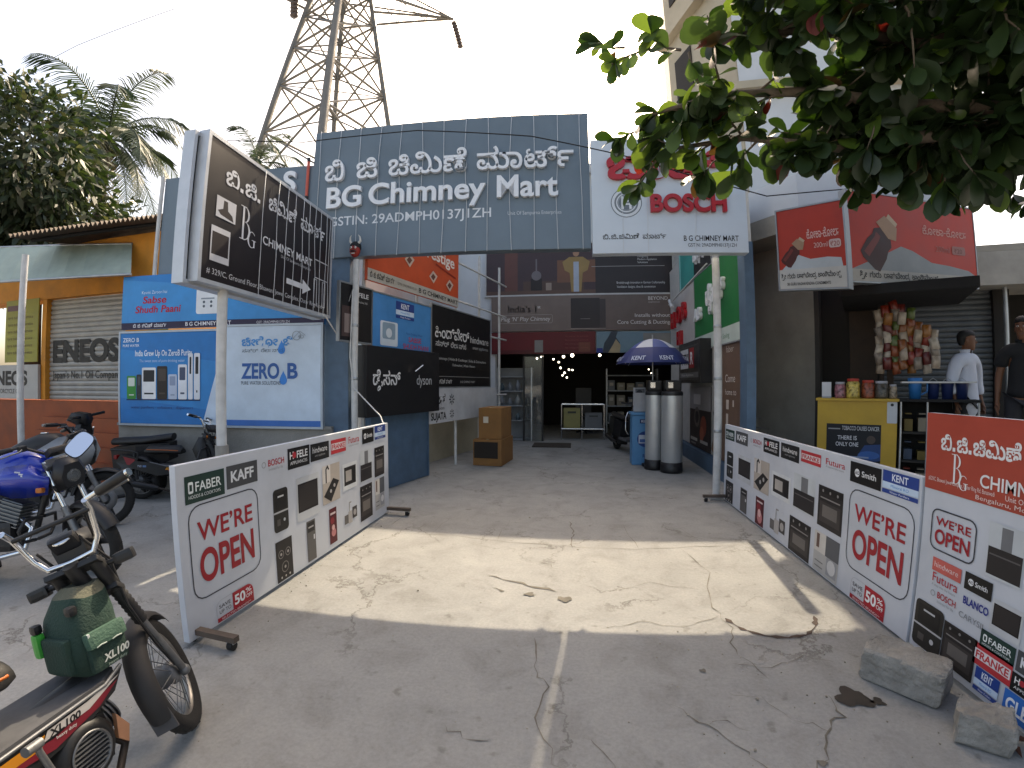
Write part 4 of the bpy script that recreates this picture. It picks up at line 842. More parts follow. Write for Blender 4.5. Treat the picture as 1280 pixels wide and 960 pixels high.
# ---- white board with the ring emblem
t = thing('name_board', 'white board with raised red letters and a silver ring emblem, half under the leaves', 'sign board', (1.2, 5.64, 3.2))
f = panel((.247, 5.6, 3.2), (1, 0, 0), Z, 1.975, 1.55, .14, M_SIGNWHITE, parent=t)
f.kan('BOSCH', .2, .99, .36, M_LETRED, width=1.5, bold=.03, depth=.045)
f.text('BOSCH', .74, .535, .215, M_LETRED, width=.97, bold=.035, depth=.045)
f.flush('raised_letters', t)
cx, cy = .44, .665
for r, w, c in ((.17, .056, '5f6870'), (.17, .036, 'd3d8dd'), (.122, .036, '6a737b'), (.122, .018, 'd3d8dd')):
    f.ring(cx, cy, r, w, c)
f.disc(cx, cy, .1, '6f7880')
for sx in (-1, 1):
    f.rect(cx + sx * .05 - .016, cy - .085, cx + sx * .05 + .016, cy + .085, 'e0e4e8')
f.rect(cx - .05, cy - .03, cx + .05, cy + .03, 'e0e4e8'); f.rect(cx - .034, cy - .012, cx + .034, cy + .012, '868e96')
f.flush('ring_emblem', t)
f.kan('SHOPD', .13, .185, .062, '23262b', width=.8, bold=.012)
f.text('B G CHIMNEY MART', 1.15, .15, .07, '23262b', width=.7, bold=.008)
f.text('GSTIN: 29ADMPH0137J1ZH', 1.2, .075, .045, '3b3f45', width=.62)
f.flush('lettering', t)
for s in (.38, .7, 1.3):
    mb = MB(); strings(f, [s], mb, r=.003); mb.build('light_string', t)
mb = MB()
for s in (.1, 1.0, 1.85): mb.cyl(f.P(s, .03, -.18), f.P(s, 1.5, -.18), .025, M_STEEL, 8)
mb.build('back_frame', t)

# red tube lamp at the left edge of the big board
mb = MB(); mb.cyl((-3.69, 5.4, 4.2), (-3.69, 5.4, 4.72), .022, mat('red_tube', 'c2543f', .35, var=.1), 10); mb.cyl((-3.69, 5.4, 4.72), (-3.69, 5.4, 4.78), .025, M_BLACK, 10); mb.cyl((-3.69, 5.4, 4.14), (-3.69, 5.4, 4.2), .025, M_BLACK, 10)
tag(mb.build('tube_lamp'), 'thin pink tube lamp fixed upright beside the big slate board', 'lamp')

# ---- the second slate board behind, over the blue banner
t = thing('back_board', 'plain slate blue board behind the black arrow sign, above the blue banner', 'sign board', Wp(1.9, 3.18, -.05))
f = panel(Wp(.56, 3.18, -.03), W_U, Z, 2.66, 1.5, .12, M_SLATE, parent=t)
f.text('S', 2.02, 1.1, .3, M_LET, bold=.03, depth=.05)
f.flush('raised_letter', t)
mb = MB(); mb.cyl(f.P(-.05, -.15, .02), f.P(-.03, 1.52, .02), .03, M_WPIPE, 8); mb.build('edge_pipe', t)

# ---- black double sign on its white pole, with arrow
t = thing('pole_sign', 'black double-faced sign with white arrow and shop name on a white pole', 'sign', (-3.1, 3.3, 0))
S_u = (V((-3.09, 5.12, 0)) - V((-3.0, 2.93, 0)))
M_SBLACK = mat('brown_black_vinyl', '211a1c', .38, var=.1, scale=2)
M_ALU = mat('white_aluminium_rim', 'bfc4ca', .4, metal=.3, var=.08)
zb = 2.43
f = panel((-3.0, 2.93, zb), S_u, Z, S_u.length, 1.25, .06, M_SBLACK, parent=t)
f.kan('BI.JI.', .22, 3.335 - zb, .145, 'd8d9dc', width=.5, bold=.02)
f.kan('CHIMINE', .86, 3.335 - zb, .145, 'd8d9dc', width=.52, bold=.02)
f.kan('MART', 1.47, 3.335 - zb, .145, 'd8d9dc', width=.55, bold=.02)
f.text('CHIMNEY MART', .8, 2.95 - zb, .085, 'd8d9dc', width=.95, bold=.012)
f.text('Unit Of Sampurna Enterprises', 1.12, 2.89 - zb, .035, 'b9babd', width=.6)
f.text('# 329/C, Ground Floor, Bhawani Jewel Complex, Outer Ring Road', .06, 2.485 - zb, .05, 'c9cacd', width=1.95)
f.flush('lettering', t)
bg_logo(f, .45, 2.9 - zb, .32, 'd8d9dc')
f.flush('logo', t)
f.rect(1.24, 2.64 - zb, 1.56, 2.70 - zb, 'd8d9dc'); f.poly([(1.56, 2.585 - zb), (1.74, 2.67 - zb), (1.56, 2.755 - zb)], 'd8d9dc')
f.flush('arrow', t)
f.rect(.13, 3.0 - zb, .385, 3.19 - zb, 'c9c9cc'); f.poly([(.19, 3.03 - zb), (.36, 3.01 - zb), (.34, 3.06 - zb), (.28, 3.09 - zb), (.27, 3.17 - zb), (.22, 3.17 - zb), (.215, 3.09 - zb), (.15, 3.06 - zb)], '2a2224')
f.rect(.09, 2.6 - zb, .33, 2.91 - zb, 'c9c9cc'); f.rect(.105, 2.66 - zb, .315, 2.86 - zb, '2a2224')
f.flush('picture', t)
for k in (1.06, 1.13, 1.2):
    pass
f.stroke([(1.82, 3.06 - zb), (2.12, 3.06 - zb)], .012, 'c9cacd'); f.stroke([(1.82, 2.84 - zb), (2.12, 2.84 - zb)], .012, 'c9cacd')
f.rect(1.80, 2.5 - zb, 1.88, 2.82 - zb, 'b9babd'); f.rect(1.815, 2.51 - zb, 1.865, 2.81 - zb, '2a2224')
f.rect(2.0, 2.5 - zb, 2.08, 2.82 - zb, 'b9babd'); f.rect(2.015, 2.51 - zb, 2.065, 2.81 - zb, '2a2224')
f.flush('picture', t)
frame(f, .035, .11, M_ALU, t)
for s in (.75, 1.0, 1.17, 1.33, 1.48, 1.63, 1.77, 1.9, 2.02, 2.12):
    mb = MB(); strings(f, [s], mb, r=.0035); mb.build('light_string', t)
f2 = panel(V((-3.2, 2.86, zb - .02)) + S_u, -S_u, Z, S_u.length, 1.25, .06, M_SBLACK, name='back_panel', parent=t)
frame(f2, .035, .12, M_ALU, t)
mb = MB(); mb.cyl((-3.1, 3.3, 1.0), (-3.1, 3.3, 3.6), .045, M_WPIPE, 16)
for z in (2.6, 3.5): mb.box((-3.12, 3.3, z), (.12, .05, .05), M_WPIPE)
mb.build('pole', t)
mb = MB(); mb.cyl((-3.1, 3.3, 0), (-3.1, 3.3, 1.0), .058, M_PLINTH, 14); mb.build('footing', t)

# ---- blue banner and two posters on the low wall
t = thing('blue_banner', 'wide blue banner with red words, hung right above the two posters', 'banner', Wp(1.6, 2.36, .05))
f = panel(Wp(0, 2.36, .05), W_U, Z, 3.3, .8, .05, ink('207cc0'), parent=t)
f.poly([(0, .1), (3.3, .1), (3.3, .35), (1.6, .6), (0, .75)], '348ecc')
f.rect(0, 0, 3.3, .095, '2b2440')
f.flush('print', t)
f.text('Kyunki Zaroori hai', .36, .52, .045, 'cfe4f8', width=.45)
f.text('Sabse', .38, .38, .1, 'b3162c', width=.42, bold=.02, shear=.15); f.text('Shudh Paani', .25, .24, .1, 'b3162c', width=.8, bold=.02, shear=.15)
f.kan('SHOP', .22, .025, .05, 'e8e8ee', width=.6, bold=.01); f.text('B G CHIMNEY MART', 1.15, .025, .055, 'e8e8ee', width=.75, bold=.008); f.text('GST: 29ADMPH0137J1ZH', 2.3, .03, .035, 'd8d8e0', width=.5)
f.flush('lettering', t)
f.rrect(1.32, .19, 1.7, .74, .04, 'dfe3e6'); f.rrect(1.36, .56, 1.66, .72, .02, '3c4a58'); f.rect(1.40, .4, 1.62, .42, '8b959e')
for a in (-.06, .06): f.disc(1.51 + a, .3, .02, '55606a'); f.disc(1.51 + a, .36, .02, '55606a')
f.flush('picture', t)
t = thing('poster_board', 'blue poster showing a row of water purifiers, on the plinth wall', 'poster', Wp(.85, .97, .05))
f = panel(Wp(0, .97, .06), W_U, Z, 1.68, 1.33, .05, ink('1a76ba'), parent=t)
f.poly([(0, .38), (1.68, .2), (1.68, .9), (0, 1.1)], '2484c6'); f.poly([(1.45, 0), (1.68, 0), (1.68, .75)], 'c9d9ea')
f.flush('print', t)
f.text('India Grew Up On ZeroB Purity', .28, .99, .085, 'e6eefa', width=1.0, bold=.012); f.text('The sweet taste of pure drinking water', .36, .9, .04, 'bcd4f2', width=.8)
f.text('ZERO B', .05, 1.2, .06, 'e6eefa', bold=.01); f.text('PURE WATER', .05, 1.13, .035, 'e6eefa', bold=.01); f.text('water purifiers · softeners · dispensers', .2, .22, .04, '2a4a80', width=1.1)
f.flush('lettering', t)
f.rect(.12, .34, 1.42, .36, '0f2c55')
for x0, x1, h, c, c2 in ((.13, .30, .34, '2f8a3c', 'cfd8d0'), (.31, .40, .36, '2a2e34', '4a4e55'), (.41, .66, .46, 'e2e4e6', '22252a'), (.68, .86, .48, '2c2522', '4a403a'), (.88, 1.03, .36, 'b9c6da', '8a9ab4'), (1.05, 1.2, .5, 'dfe3ea', '44506a'), (1.22, 1.3, .66, 'd9dde4', '23262c'), (1.32, 1.42, .66, 'd9dde4', '23262c')):
    f.rrect(x0, .36, x1, .36 + h, .02, c); f.rrect(x0 + .025, .36 + h * .55, x1 - .025, .36 + h * .92, .012, c2); f.rect(x0 + .04, .36 + h * .15, x1 - .04, .36 + h * .2, c2)
f.flush('picture', t)
frame(f, .03, .06, mat('poster_rim', 'aab4bd', .5, metal=.3), t)
t = thing('poster_board', 'white poster with blue lettering and two water drops, on the plinth wall', 'poster', Wp(2.5, .97, .05))
f = panel(Wp(1.76, .97, .06), W_U, Z, 1.5, 1.38, .05, ink('c3d3e2'), parent=t)
f.rect(0, 0, 1.5, .08, '3a6fb6'); f.flush('print', t)
f.kan('ZEROB', .32, 1.11, .11, '3f8fd0', width=.78, bold=.03); f.kan('SMALL', .33, 1.02, .045, '4a5a6a', width=.62)
f.text('ZERO', .32, .66, .2, '2a5da0', width=.58, bold=.03); f.text('B', 1.02, .66, .2, '2a5da0', bold=.03); f.text('PURE WATER SOLUTIONS', .32, .57, .05, '4a5a6a', width=.6)
f.ring(1.15, 1.24, .06, .008, '8a96a2'); f.text('4D', 1.17, 1.2, .05, '8a96a2'); f.stroke([(1.1, 1.2), (1.2, 1.3), (1.28, 1.24)], .006, '8a96a2')
f.flush('lettering', t)
for x, y in ((.96, .63), (.93, 1.05)):
    f.poly([(x + .055 * math.sin(R(a)) * (1 if abs(a) < 150 else .8), y - .06 * math.cos(R(a)) if abs(a) < 120 else y + .03 + .1 * (abs(a) - 120) / 60) for a in range(-180, 180, 20)], '2f86d6')
f.flush('drops', t)
frame(f, .03, .06, mat('poster_rim', 'aab4bd', .5, metal=.3), t)

# ---- appliance pictures used on the boards
def pic(f, kind, x0, y0, x1, y1):
    w, h = x1 - x0, y1 - y0
    X = lambda a: x0 + a * w
    Yy = lambda b: y0 + b * h
    rr = lambda a, b, c, d, col: f.rect(X(a), Yy(b), X(c), Yy(d), col)
    if kind == 'purifier':
        f.rrect(x0, y0, x1, y1, .03, '2a2826'); rr(0, .44, 1, .48, 'b9b9b9'); rr(.12, .52, .88, .92, '1a1a1b'); rr(.3, .8, .7, .84, 'c9c9c9'); rr(.2, .15, .42, .3, '55504c'); f.disc(X(.7), Yy(.25), w * .07, 'c9c9c9')
    elif kind == 'oven':
        rr(0, 0, 1, 1, '2b2727'); rr(.08, .12, .92, .62, '3f3a38'); rr(.2, .26, .8, .55, '6d6762'); rr(.04, .82, .96, .95, '1d1b1b'); rr(.1, .7, .9, .73, '8d8986')
        for a in (.2, .5, .8): f.disc(X(a), Yy(.885), w * .035, '8d8986', n=10)
    elif kind == 'tv':
        rr(0, 0, 1, 1, 'c3c6c8'); rr(.06, .2, .94, .86, '231f20'); rr(.1, .25, .9, .82, '2f2b2b')
    elif kind == 'hob':
        rr(0, 0, 1, 1, '252223')
        for a, b, r in ((.3, .66, .15), (.72, .66, .15), (.5, .32, .2)):
            f.ring(X(a), Yy(b), w * r, w * .035, '76716e', 18); f.disc(X(a), Yy(b), w * .06, 'a09a96', 10)
        for a in (.25, .5, .75): f.disc(X(a), Yy(.09), w * .045, 'b5b0ac', 10)
    elif kind == 'fan':
        rr(0, 0, 1, 1, '5d5a58'); rr(.1, .72, .9, .96, '2a2828'); rr(.2, .82, .8, .86, 'a9a5a2'); rr(.75, .5, .9, .62, 'c9c9c9')
    elif kind == 'sink':
        rr(0, 0, 1, 1, 'b7aca0'); rr(0, .55, .45, 1, 'cfc8c0')
        f.stroke([(X(.2), Yy(.55)), (X(.2), Yy(.9)), (X(.28), Yy(.97)), (X(.36), Yy(.88))], w * .06, '3a3836')
        f.poly([(X(.05), Yy(.22)), (X(.6), Yy(.62)), (X(.95), Yy(.5)), (X(.45), Yy(.02))], '2b2929'); f.disc(X(.45), Yy(.3), w * .06, 'b0aba6', 10); f.disc(X(.66), Yy(.42), w * .06, 'b0aba6', 10)
    elif kind == 'red':
        rr(0, 0, 1, 1, '5c1f26'); f.disc(X(.55), Yy(.3), w * .3, 'c77f7f', 14); f.disc(X(.4), Yy(.65), w * .25, '8e2a33', 14); f.disc(X(.5), Yy(.45), w * .2, 'e0b3ad', 12); rr(.15, .82, .85, .88, 'd9c3c0')
    elif kind == 'micro':
        rr(-.12, -.25, 1.1, 1.2, 'd2d5d6'); rr(0, 0, 1, 1, '2b2829'); rr(.12, .2, .62, .8, 'a9a39c'); rr(.7, .1, .95, .9, '1c1a1b')
    elif kind == 'small':
        rr(.02, .1, .38, .5, '6a6663'); rr(.3, .05, .6, .6, 'b6b1ac'); rr(.62, .2, .98, .72, '4f4b49'); f.stroke([(X(.4), Yy(.6)), (X(.4), Yy(1)), (X(.55), Yy(1))], w * .04, '9a9692'); f.disc(X(.8), Yy(.45), w * .12, 'a8a39f', 12)
    elif kind == 'hood':
        rr(-.02, -.05, 1.02, 1.05, 'c4c9cb'); rr(.36, .5, .68, 1, '77787a'); rr(0, 0, 1, .56, '2a2728'); rr(.05, .4, .95, .43, '5f5b5b')
    elif kind == 'kitchen':
        rr(0, 0, 1, 1, 'b5b3af'); rr(.48, .5, 1, 1, '5a5c60'); rr(0, .5, .48, 1, 'cfcac2'); rr(.1, .6, .22, .95, '6b5148'); rr(.55, .08, .95, .5, '9a9b9d'); f.disc(X(.75), Yy(.3), w * .16, 'd0cfcd', 14); rr(.08, .25, .42, .28, '7c7a77'); rr(.08, .12, .42, .15, '7c7a77')
TAGS = {
    'FABER': ('1d3a34', 'e6ebe8'), 'KAFF': ('4a4c4f', 'e0e2e4'), 'BOSCH': (None, 'b8323c'), 'HAFELE': ('1b1b1d', 'e6e6e6'), 'hindware': ('1f1f21', 'e6e6e6'), 'FRANKE': ('c23a40', 'f0e0df'), 'Futura': (None, 'c02f3b'), 'AO Smith': ('141416', 'e9e9e9'), 'KENT': ('27448c', 'e9eef6'), 'BLANCO': (None, '23318a'), 'GLEN': ('2a6fc0', 'eef3fa')}
def brand(f, nm, x0, y0, x1, y1):
    bg, fg = TAGS[nm]; w, h = x1 - x0, y1 - y0
    if nm == 'KENT':
        f.rect(x0, y0 + h * .5, x1, y1, bg); f.text('KENT', (x0 + x1) / 2, y0 + h * .6, h * .3, fg, 'c', width=w * .45, bold=.015); f.rect(x0, y0 + h * .22, x1, y0 + h * .5, 'c8dcf0'); f.text('Mineral RO', (x0 + x1) / 2, y0 + h * .3, h * .13, '3f8fd0', 'c', width=w * .5); f.rect(x0, y0, x1, y0 + h * .18, '27448c'); f.text('Water Purifiers', (x0 + x1) / 2, y0 + h * .05, h * .09, fg, 'c', width=w * .55)
        return f
    if bg: f.rect(x0, y0, x1, y1, bg)
    if nm == 'FABER':
        f.rrect(x0 + w * .08, y0 + h * .36, x0 + w * .2, y0 + h * .78, .01, fg); f.rect(x0 + w * .11, y0 + h * .45, x0 + w * .17, y0 + h * .68, bg)
        f.text('FABER', x0 + w * .25, y0 + h * .4, h * .34, fg, width=w * .66, bold=.012); f.text('HOODS & COOKTOPS', x0 + w * .08, y0 + h * .17, h * .12, fg, width=w * .8)
    elif nm == 'KAFF':
        f.text('KAFF', (x0 + x1) / 2, y0 + h * .28, h * .46, fg, 'c', width=w * .74, bold=.03)
    elif nm == 'BOSCH':
        f.ring(x0 + w * .08, y0 + h * .62, h * .16, h * .05, '9a9ea2', 14); f.text('BOSCH', x0 + w * .26, y0 + h * .48, h * .36, fg, width=w * .7, bold=.012); f.text('Invented for life', x0 + w * .28, y0 + h * .2, h * .16, '9a9ea2', width=w * .62)
    elif nm == 'HAFELE':
        f.text('H', x0 + w * .09, y0 + h * .48, h * .34, fg, bold=.02); f.disc(x0 + w * .29, y0 + h * .65, h * .16, 'b8323c', 12); f.text('FELE', x0 + w * .4, y0 + h * .48, h * .34, fg, width=w * .5, bold=.02); f.text('APPLIANCES', x0 + w * .1, y0 + h * .2, h * .16, fg, width=w * .78)
    elif nm == 'hindware':
        f.text('hindware', (x0 + x1) / 2, y0 + h * .46, h * .34, fg, 'c', width=w * .78); f.text('smart appliances', (x0 + x1) / 2, y0 + h * .24, h * .12, 'a9a9a9', 'c', width=w * .55)
    elif nm == 'FRANKE':
        f.rect(x0 + w * .03, y0 + h * .28, x1 - w * .03, y0 + h * .74, 'dcd8d8'); f.text('FRANKE', (x0 + x1) / 2, y0 + h * .34, h * .33, bg, 'c', width=w * .86, bold=.03)
    elif nm == 'Futura':
        f.text('Futura', x0, y0 + h * .42, h * .5, fg, width=w * .95, bold=.004); f.text('A step into the future', x0, y0 + h * .18, h * .13, '8d9094', width=w * .9)
    elif nm == 'AO Smith':
        f.disc(x0 + w * .24, y0 + h * .5, h * .2, fg, 16); f.text('AO', x0 + w * .24, y0 + h * .42, h * .16, bg, 'c', bold=.02); f.text('Smith', x0 + w * .4, y0 + h * .38, h * .27, fg, width=w * .45, bold=.012)
    else:
        f.text(nm, x0 + w * .08, y0 + h * .25, h * .5, fg, width=w * .84, bold=.03)
    return f
def open_box(f, x0, y0, x1, y1, t):
    f.rrect(x0, y0, x1, y1, .09 * (x1 - x0) / .62, '3a3c44', line=.008)
    w, h = x1 - x0, y1 - y0
    f.text('WE\u2019RE', (x0 + x1) / 2, y0 + h * .62, h * .2, 'a3202c', 'c', width=w * .8, bold=.016); f.text('OPEN', (x0 + x1) / 2, y0 + h * .17, h * .34, 'a3202c', 'c', width=w * .8, bold=.026)
    f.flush('open_notice', t)
def offer(f, x0, y0, x1, y1, t):
    w, h = x1 - x0, y1 - y0
    f.rrect(x0, y0, x1, y1, .05, 'b9bcc2', line=.005); f.rrect(x0 + w * .42, y0 + h * .2, x1, y1, .06, 'b01f2e', tr=(2,)); f.rect(x0, y0, x1, y0 + h * .2, 'a01c2a')
    f.text('SAVE', x0 + w * .06, y0 + h * .62, h * .17, '33363c', width=w * .3); f.text('UP TO', x0 + w * .06, y0 + h * .36, h * .17, '33363c', width=w * .3)
    f.text('50', x0 + w * .46, y0 + h * .36, h * .46, 'eeeeee', width=w * .3, bold=.03); f.text('%', x0 + w * .78, y0 + h * .62, h * .22, 'eeeeee', width=w * .16, bold=.01); f.text('OFF', x0 + w * .78, y0 + h * .36, h * .18, 'eeeeee', width=w * .18, bold=.01)
    f.text('SELECTED BRANDS**', (x0 + x1) / 2, y0 + h * .05, h * .1, 'f0dada', 'c', width=w * .8)
    f.flush('offer_notice', t)
M_FLEX = mat('white_flex_sheet', 'c6cad0', .5, var=.09, scale=2.2, bump=.05, bscale=2, detail=9)
def caster_frame(t, x, y0, y1, sx, near=.36):
    mb = MB()
    for y, b in ((y0, 1), (y1, near)):
        mb.box((x + sx * (.13 if b > 0 else -.2), y, .075), (.36, .045, .035), M_TIN); mb.build('foot_bar', t); mb = MB()
    for y in (y0, y1):
        for dx in (.27, -.03) if y == y0 or near > 0 else (-.06, -.34):
            px = x + sx * dx
            mb.cyl((px - .018, y, .028), (px + .018, y, .028), .028, M_RUBBER, 14); mb.box((px, y, .05), (.05, .03, .012), M_STEEL)
            mb.build('caster', t); mb = MB()
# left gate board
t = thing('gate_board', 'long white board left of the drive, nearer notice end beside the green moped', 'notice board', (-2.2, 3.45, 0))
f = panel((-2.18, 1.95, .03), (0, 1, 0), Z, 2.98, 1.06, .045, M_FLEX, parent=t)
for nm, a, b, c, d in (('FABER', .06, .82, .38, .985), ('KAFF', .4, .84, .7, .99), ('BOSCH', .75, .86, 1.02, .985), ('HAFELE', 1.055, .85, 1.355, 1.015), ('hindware', 1.37, .86, 1.665, 1.01), ('FRANKE', 1.7, .875, 1.975, 1.005), ('Futura', 2.03, .88, 2.26, 1.01), ('AO Smith', 2.32, .89, 2.59, 1.045), ('KENT', 2.62, .9, 2.9, 1.05)):
    brand(f, nm, a, b, c, d); f.flush('brand_tag', t)
open_box(f, .075, .22, .69, .8, t); offer(f, .235, .0 + .01, .585, .15, t)
for kd, a, b, c, d in (('purifier', .86, .4, 1.04, .73), ('hob', .86, .0 + .01, 1.065, .33), ('tv', 1.155, .4, 1.485, .76), ('fan', 1.275, .02, 1.405, .37), ('sink', 1.545, .44, 1.845, .79), ('red', 1.635, .05, 1.765, .38), ('micro', 1.93, .53, 2.165, .71), ('small', 1.91, .13, 2.175, .35), ('hood', 2.27, .5, 2.53, .81), ('oven', 2.25, .08, 2.53, .45), ('oven', 2.605, .48, 2.86, .81), ('kitchen', 2.605, .1, 2.85, .45)):
    pic(f, kd, a, b, c, d); f.flush('product_picture', t)
mb = MB(); mb.box((-2.215, 3.44, .56), (.02, 2.9, .05), M_STEEL); mb.box((-2.215, 3.44, .15), (.02, 2.9, .05), M_STEEL); mb.build('back_rail', t)
caster_frame(t, -2.2, 2.02, 4.88, 1)
# right gate board
t = thing('gate_board', 'long white board right of the drive, notice end beside the red shop panel', 'notice board', (2.03, 4.2, 0))
f = panel((2.01, 5.98, .02), (0, -1, 0), Z, 3.52, 1.0, .045, M_FLEX, parent=t)
for nm, a, b, c, d in (('FABER', .03, .81, .36, .945), ('KAFF', .41, .81, .8, .955), ('BOSCH', .88, .82, 1.2, .94), ('HAFELE', 1.245, .82, 1.62, .97), ('hindware', 1.66, .825, 2.025, .97), ('FRANKE', 2.06, .855, 2.395, .955), ('Futura', 2.47, .86, 2.75, .955), ('AO Smith', 2.805, .835, 3.155, .98), ('KENT', 3.17, .84, 3.5, .985)):
    brand(f, nm, a, b, c, d); f.flush('brand_tag', t)
open_box(f, 2.815, .22, 3.485, .79, t); offer(f, 2.91, .01, 3.3, .17, t)
for kd, a, b, c, d in (('purifier', .1, .33, .33, .66), ('hob', .08, .01, .36, .28), ('tv', .5, .38, .92, .68), ('fan', .62, .02, .83, .3), ('sink', 1.01, .38, 1.41, .72), ('red', 1.09, .01, 1.31, .31), ('micro', 1.51, .46, 1.85, .63), ('small', 1.47, .05, 1.82, .3), ('hood', 1.95, .43, 2.32, .72), ('oven', 1.9, .01, 2.29, .33), ('oven', 2.38, .39, 2.735, .72), ('kitchen', 2.36, .01, 2.73, .34)):
    pic(f, kd, a, b, c, d); f.flush('product_picture', t)
mb = MB(); mb.box((2.045, 4.22, .54), (.02, 3.4, .05), M_STEEL); mb.box((2.045, 4.22, .15), (.02, 3.4, .05), M_STEEL); mb.build('back_rail', t)
caster_frame(t, 2.02, 5.9, 2.6, -1, near=-1)
# red shop panel nearest the street
t = thing('red_board', 'red and white shop panel standing behind the two concrete blocks', 'notice board', (2.03, 1.5, 0))
f = panel((2.015, 2.44, .03), (0, -1, 0), Z, 2.1, 1.36, .045, M_FLEX, parent=t)
f.rect(0, .94, 2.1, 1.36, 'b04a3a'); f.flush('print', t)
f.kan('BJC', .11, 1.17, .075, 'e9e6e4', width=.49, bold=.025); f.kan('MART', .7, 1.17, .075, 'e9e6e4', width=.4, bold=.025)
f.text('CHIMNEY MART', .38, 1.02, .062, 'e9e6e4', width=.62, bold=.014); f.text('Unit Of Sampurna Enterprises', .53, .985, .025, 'e9d6d0', width=.42)
f.text('#329/C, Bhawani Jewel Complex, Outer Ring Rd, Banaswadi', .03, .99, .022, 'e9d6d0', width=.44); f.text('Bengaluru, Mobile: 78295', .36, .955, .022, 'e9d6d0', width=.5)
f.flush('lettering', t)
bg_logo(f, .19, 1.0, .155, 'e9e6e4'); f.flush('logo', t)
open_box(f, .075, .62, .38, .84, t)
f.rect(.11, .5, .315, .575, 'd0635a'); f.text('hindware', .125, .525, .03, 'e9d0cc', width=.17); f.flush('brand_tag', t)
for nm, a, b, c, d in (('AO Smith', .34, .49, .51, .58), ('Futura', .12, .40, .31, .5), ('BOSCH', .12, .315, .31, .41), ('BLANCO', .33, .395, .52, .47), ('FABER', .48, .255, .68, .345), ('FRANKE', .455, .155, .68, .265), ('KENT', .485, .03, .63, .15), ('KAFF', .69, .25, .86, .35), ('HAFELE', .68, .15, .88, .24), ('GLEN', .66, .02, .86, .145), ('KENT', .9, .05, 1.08, .18), ('hindware', 1.0, .25, 1.22, .33)):
    brand(f, nm, a, b, c, d); f.flush('brand_tag', t)
f.text('CARYSIL', .33, .335, .03, '8a8d92', width=.17); f.flush('brand_tag', t)
for kd, a, b, c, d in (('hood', .46, .62, .65, .86), ('tv', .52, .36, .69, .52), ('purifier', .02, .03, .24, .3), ('oven', .245, .04, .47, .27), ('oven', .75, .42, 1.0, .62), ('hob', 1.1, .5, 1.4, .75), ('hood', 1.5, .6, 1.9, .9)):
    pic(f, kd, a, b, c, d); f.flush('product_picture', t)
mb = MB()
for s in (.02, 1.0, 2.05): mb.box((2.075, 2.44 - s, .66), (.03, .04, 1.32), M_STEEL)
mb.build('back_frame', t)

# ---- signs of the left side of the passage (on the scaffold)
t = thing('shop_banner', 'orange banner on top of the stacked signs left of the passage', 'banner', Lp(.6, 2.9))
f = panel(Lp(-.42, 3.0), LS_U, Z, 2.56, 1.1, .05, ink('c9502c'), parent=t)
f.rect(0, 0, 2.56, .17, 'b4b1ab'); f.flush('print', t)
f.text('Prestige', 1.3, .7, .2, 'eadfd8', width=1.1, bold=.02); f.stroke([(1.75, .64), (2.0, .6), (2.25, .56), (2.45, .53)], .035, '8e2a1c')
f.text('B G CHIMNEY MART', 1.25, .045, .075, '2b2b2b', width=1.28, bold=.015); f.kan('SHOP', .05, .05, .08, '2b2b2b', width=.55, bold=.02); f.text('GSTIN: 29ADMPH0137J1ZH', .68, .06, .04, '6a6762', width=.5)
f.flush('lettering', t)
for x, y in ((.25, .62), (.95, .5), (1.65, .38), (2.2, .34)):
    f.poly([(x - .1, y), (x + .02, y + .12), (x + .16, y + .05), (x + .04, y - .1)], 'c9b3a6'); f.poly([(x - .05, y), (x + .02, y + .07), (x + .1, y + .03), (x + .03, y - .05)], '6b4238')
f.flush('picture', t)
def side_sign(label, s0, s1, z0, z1, bg, d=.06, e=0, rim=None):
    t = thing('shop_sign', label, 'sign', Lp((s0 + s1) / 2, z0, e))
    f = panel(Lp(s0, z0, e), LS_U, Z, s1 - s0, z1 - z0, d, bg if not isinstance(bg, str) else ink(bg), parent=t)
    if rim: frame(f, .02, .05, rim, t)
    return t, f
M_RIM = mat('thin_grey_rim', '8f9396', .45, metal=.4)
t, f = side_sign('tall narrow black sign beside the light blue one, above the box sign', -.93, -.32, 2.12, 2.86, '1d1b1c', rim=M_RIM)
f.text('H', .22, .6, .06, 'd6d6d6', bold=.02); f.text('FELE', .34, .6, .06, 'd6d6d6', width=.2, bold=.02); f.text('Hotline 360', .34, .52, .03, 'b0b0b0', width=.18); f.flush('lettering', t)
f.rect(.03, .05, .36, .45, '4b3b39'); f.rect(.08, .1, .3, .35, '8a7b76'); f.disc(.25, .22, .06, '2b2322'); f.flush('picture', t)
t, f = side_sign('light blue sign with purifier picture, between two black signs', -.295, 1.2, 2.05, 2.85, '3f87c4', rim=M_RIM)
brand(f, 'KENT', .53, .5, 1.0, .76); f.flush('brand_tag', t)
f.text('Pure Drinking Water', .8, .27, .035, '2a5da0', width=.45); f.text('SABSE', .86, .16, .075, 'c04058', width=.35, bold=.01); f.text('SHUDH PAANI', .72, .05, .075, 'c04058', width=.7, bold=.01); f.flush('lettering', t)
f.rrect(.17, .06, .58, .42, .03, 'cfdbe4'); f.rrect(.22, .16, .52, .4, .03, '8aa2b4'); f.disc(.37, .25, .07, 'd6dfe6'); f.flush('picture', t)
t, f = side_sign('wide black sign with white words beside the cartons, above the white banner', 1.235, 3.55, 1.5, 2.92, '151416', rim=M_RIM)
f.kan('HINDWARE', .1, .87, .19, 'dcdcdc', width=1.25, bold=.015); f.text('hindware', 1.4, .87, .14, 'cfcfcf', width=.82); f.kan('SMALL', .12, .72, .09, 'c4c4c4', width=1.1, bold=.012); f.text('smart appliances', 1.5, .75, .06, 'b5b5b5', width=.7)
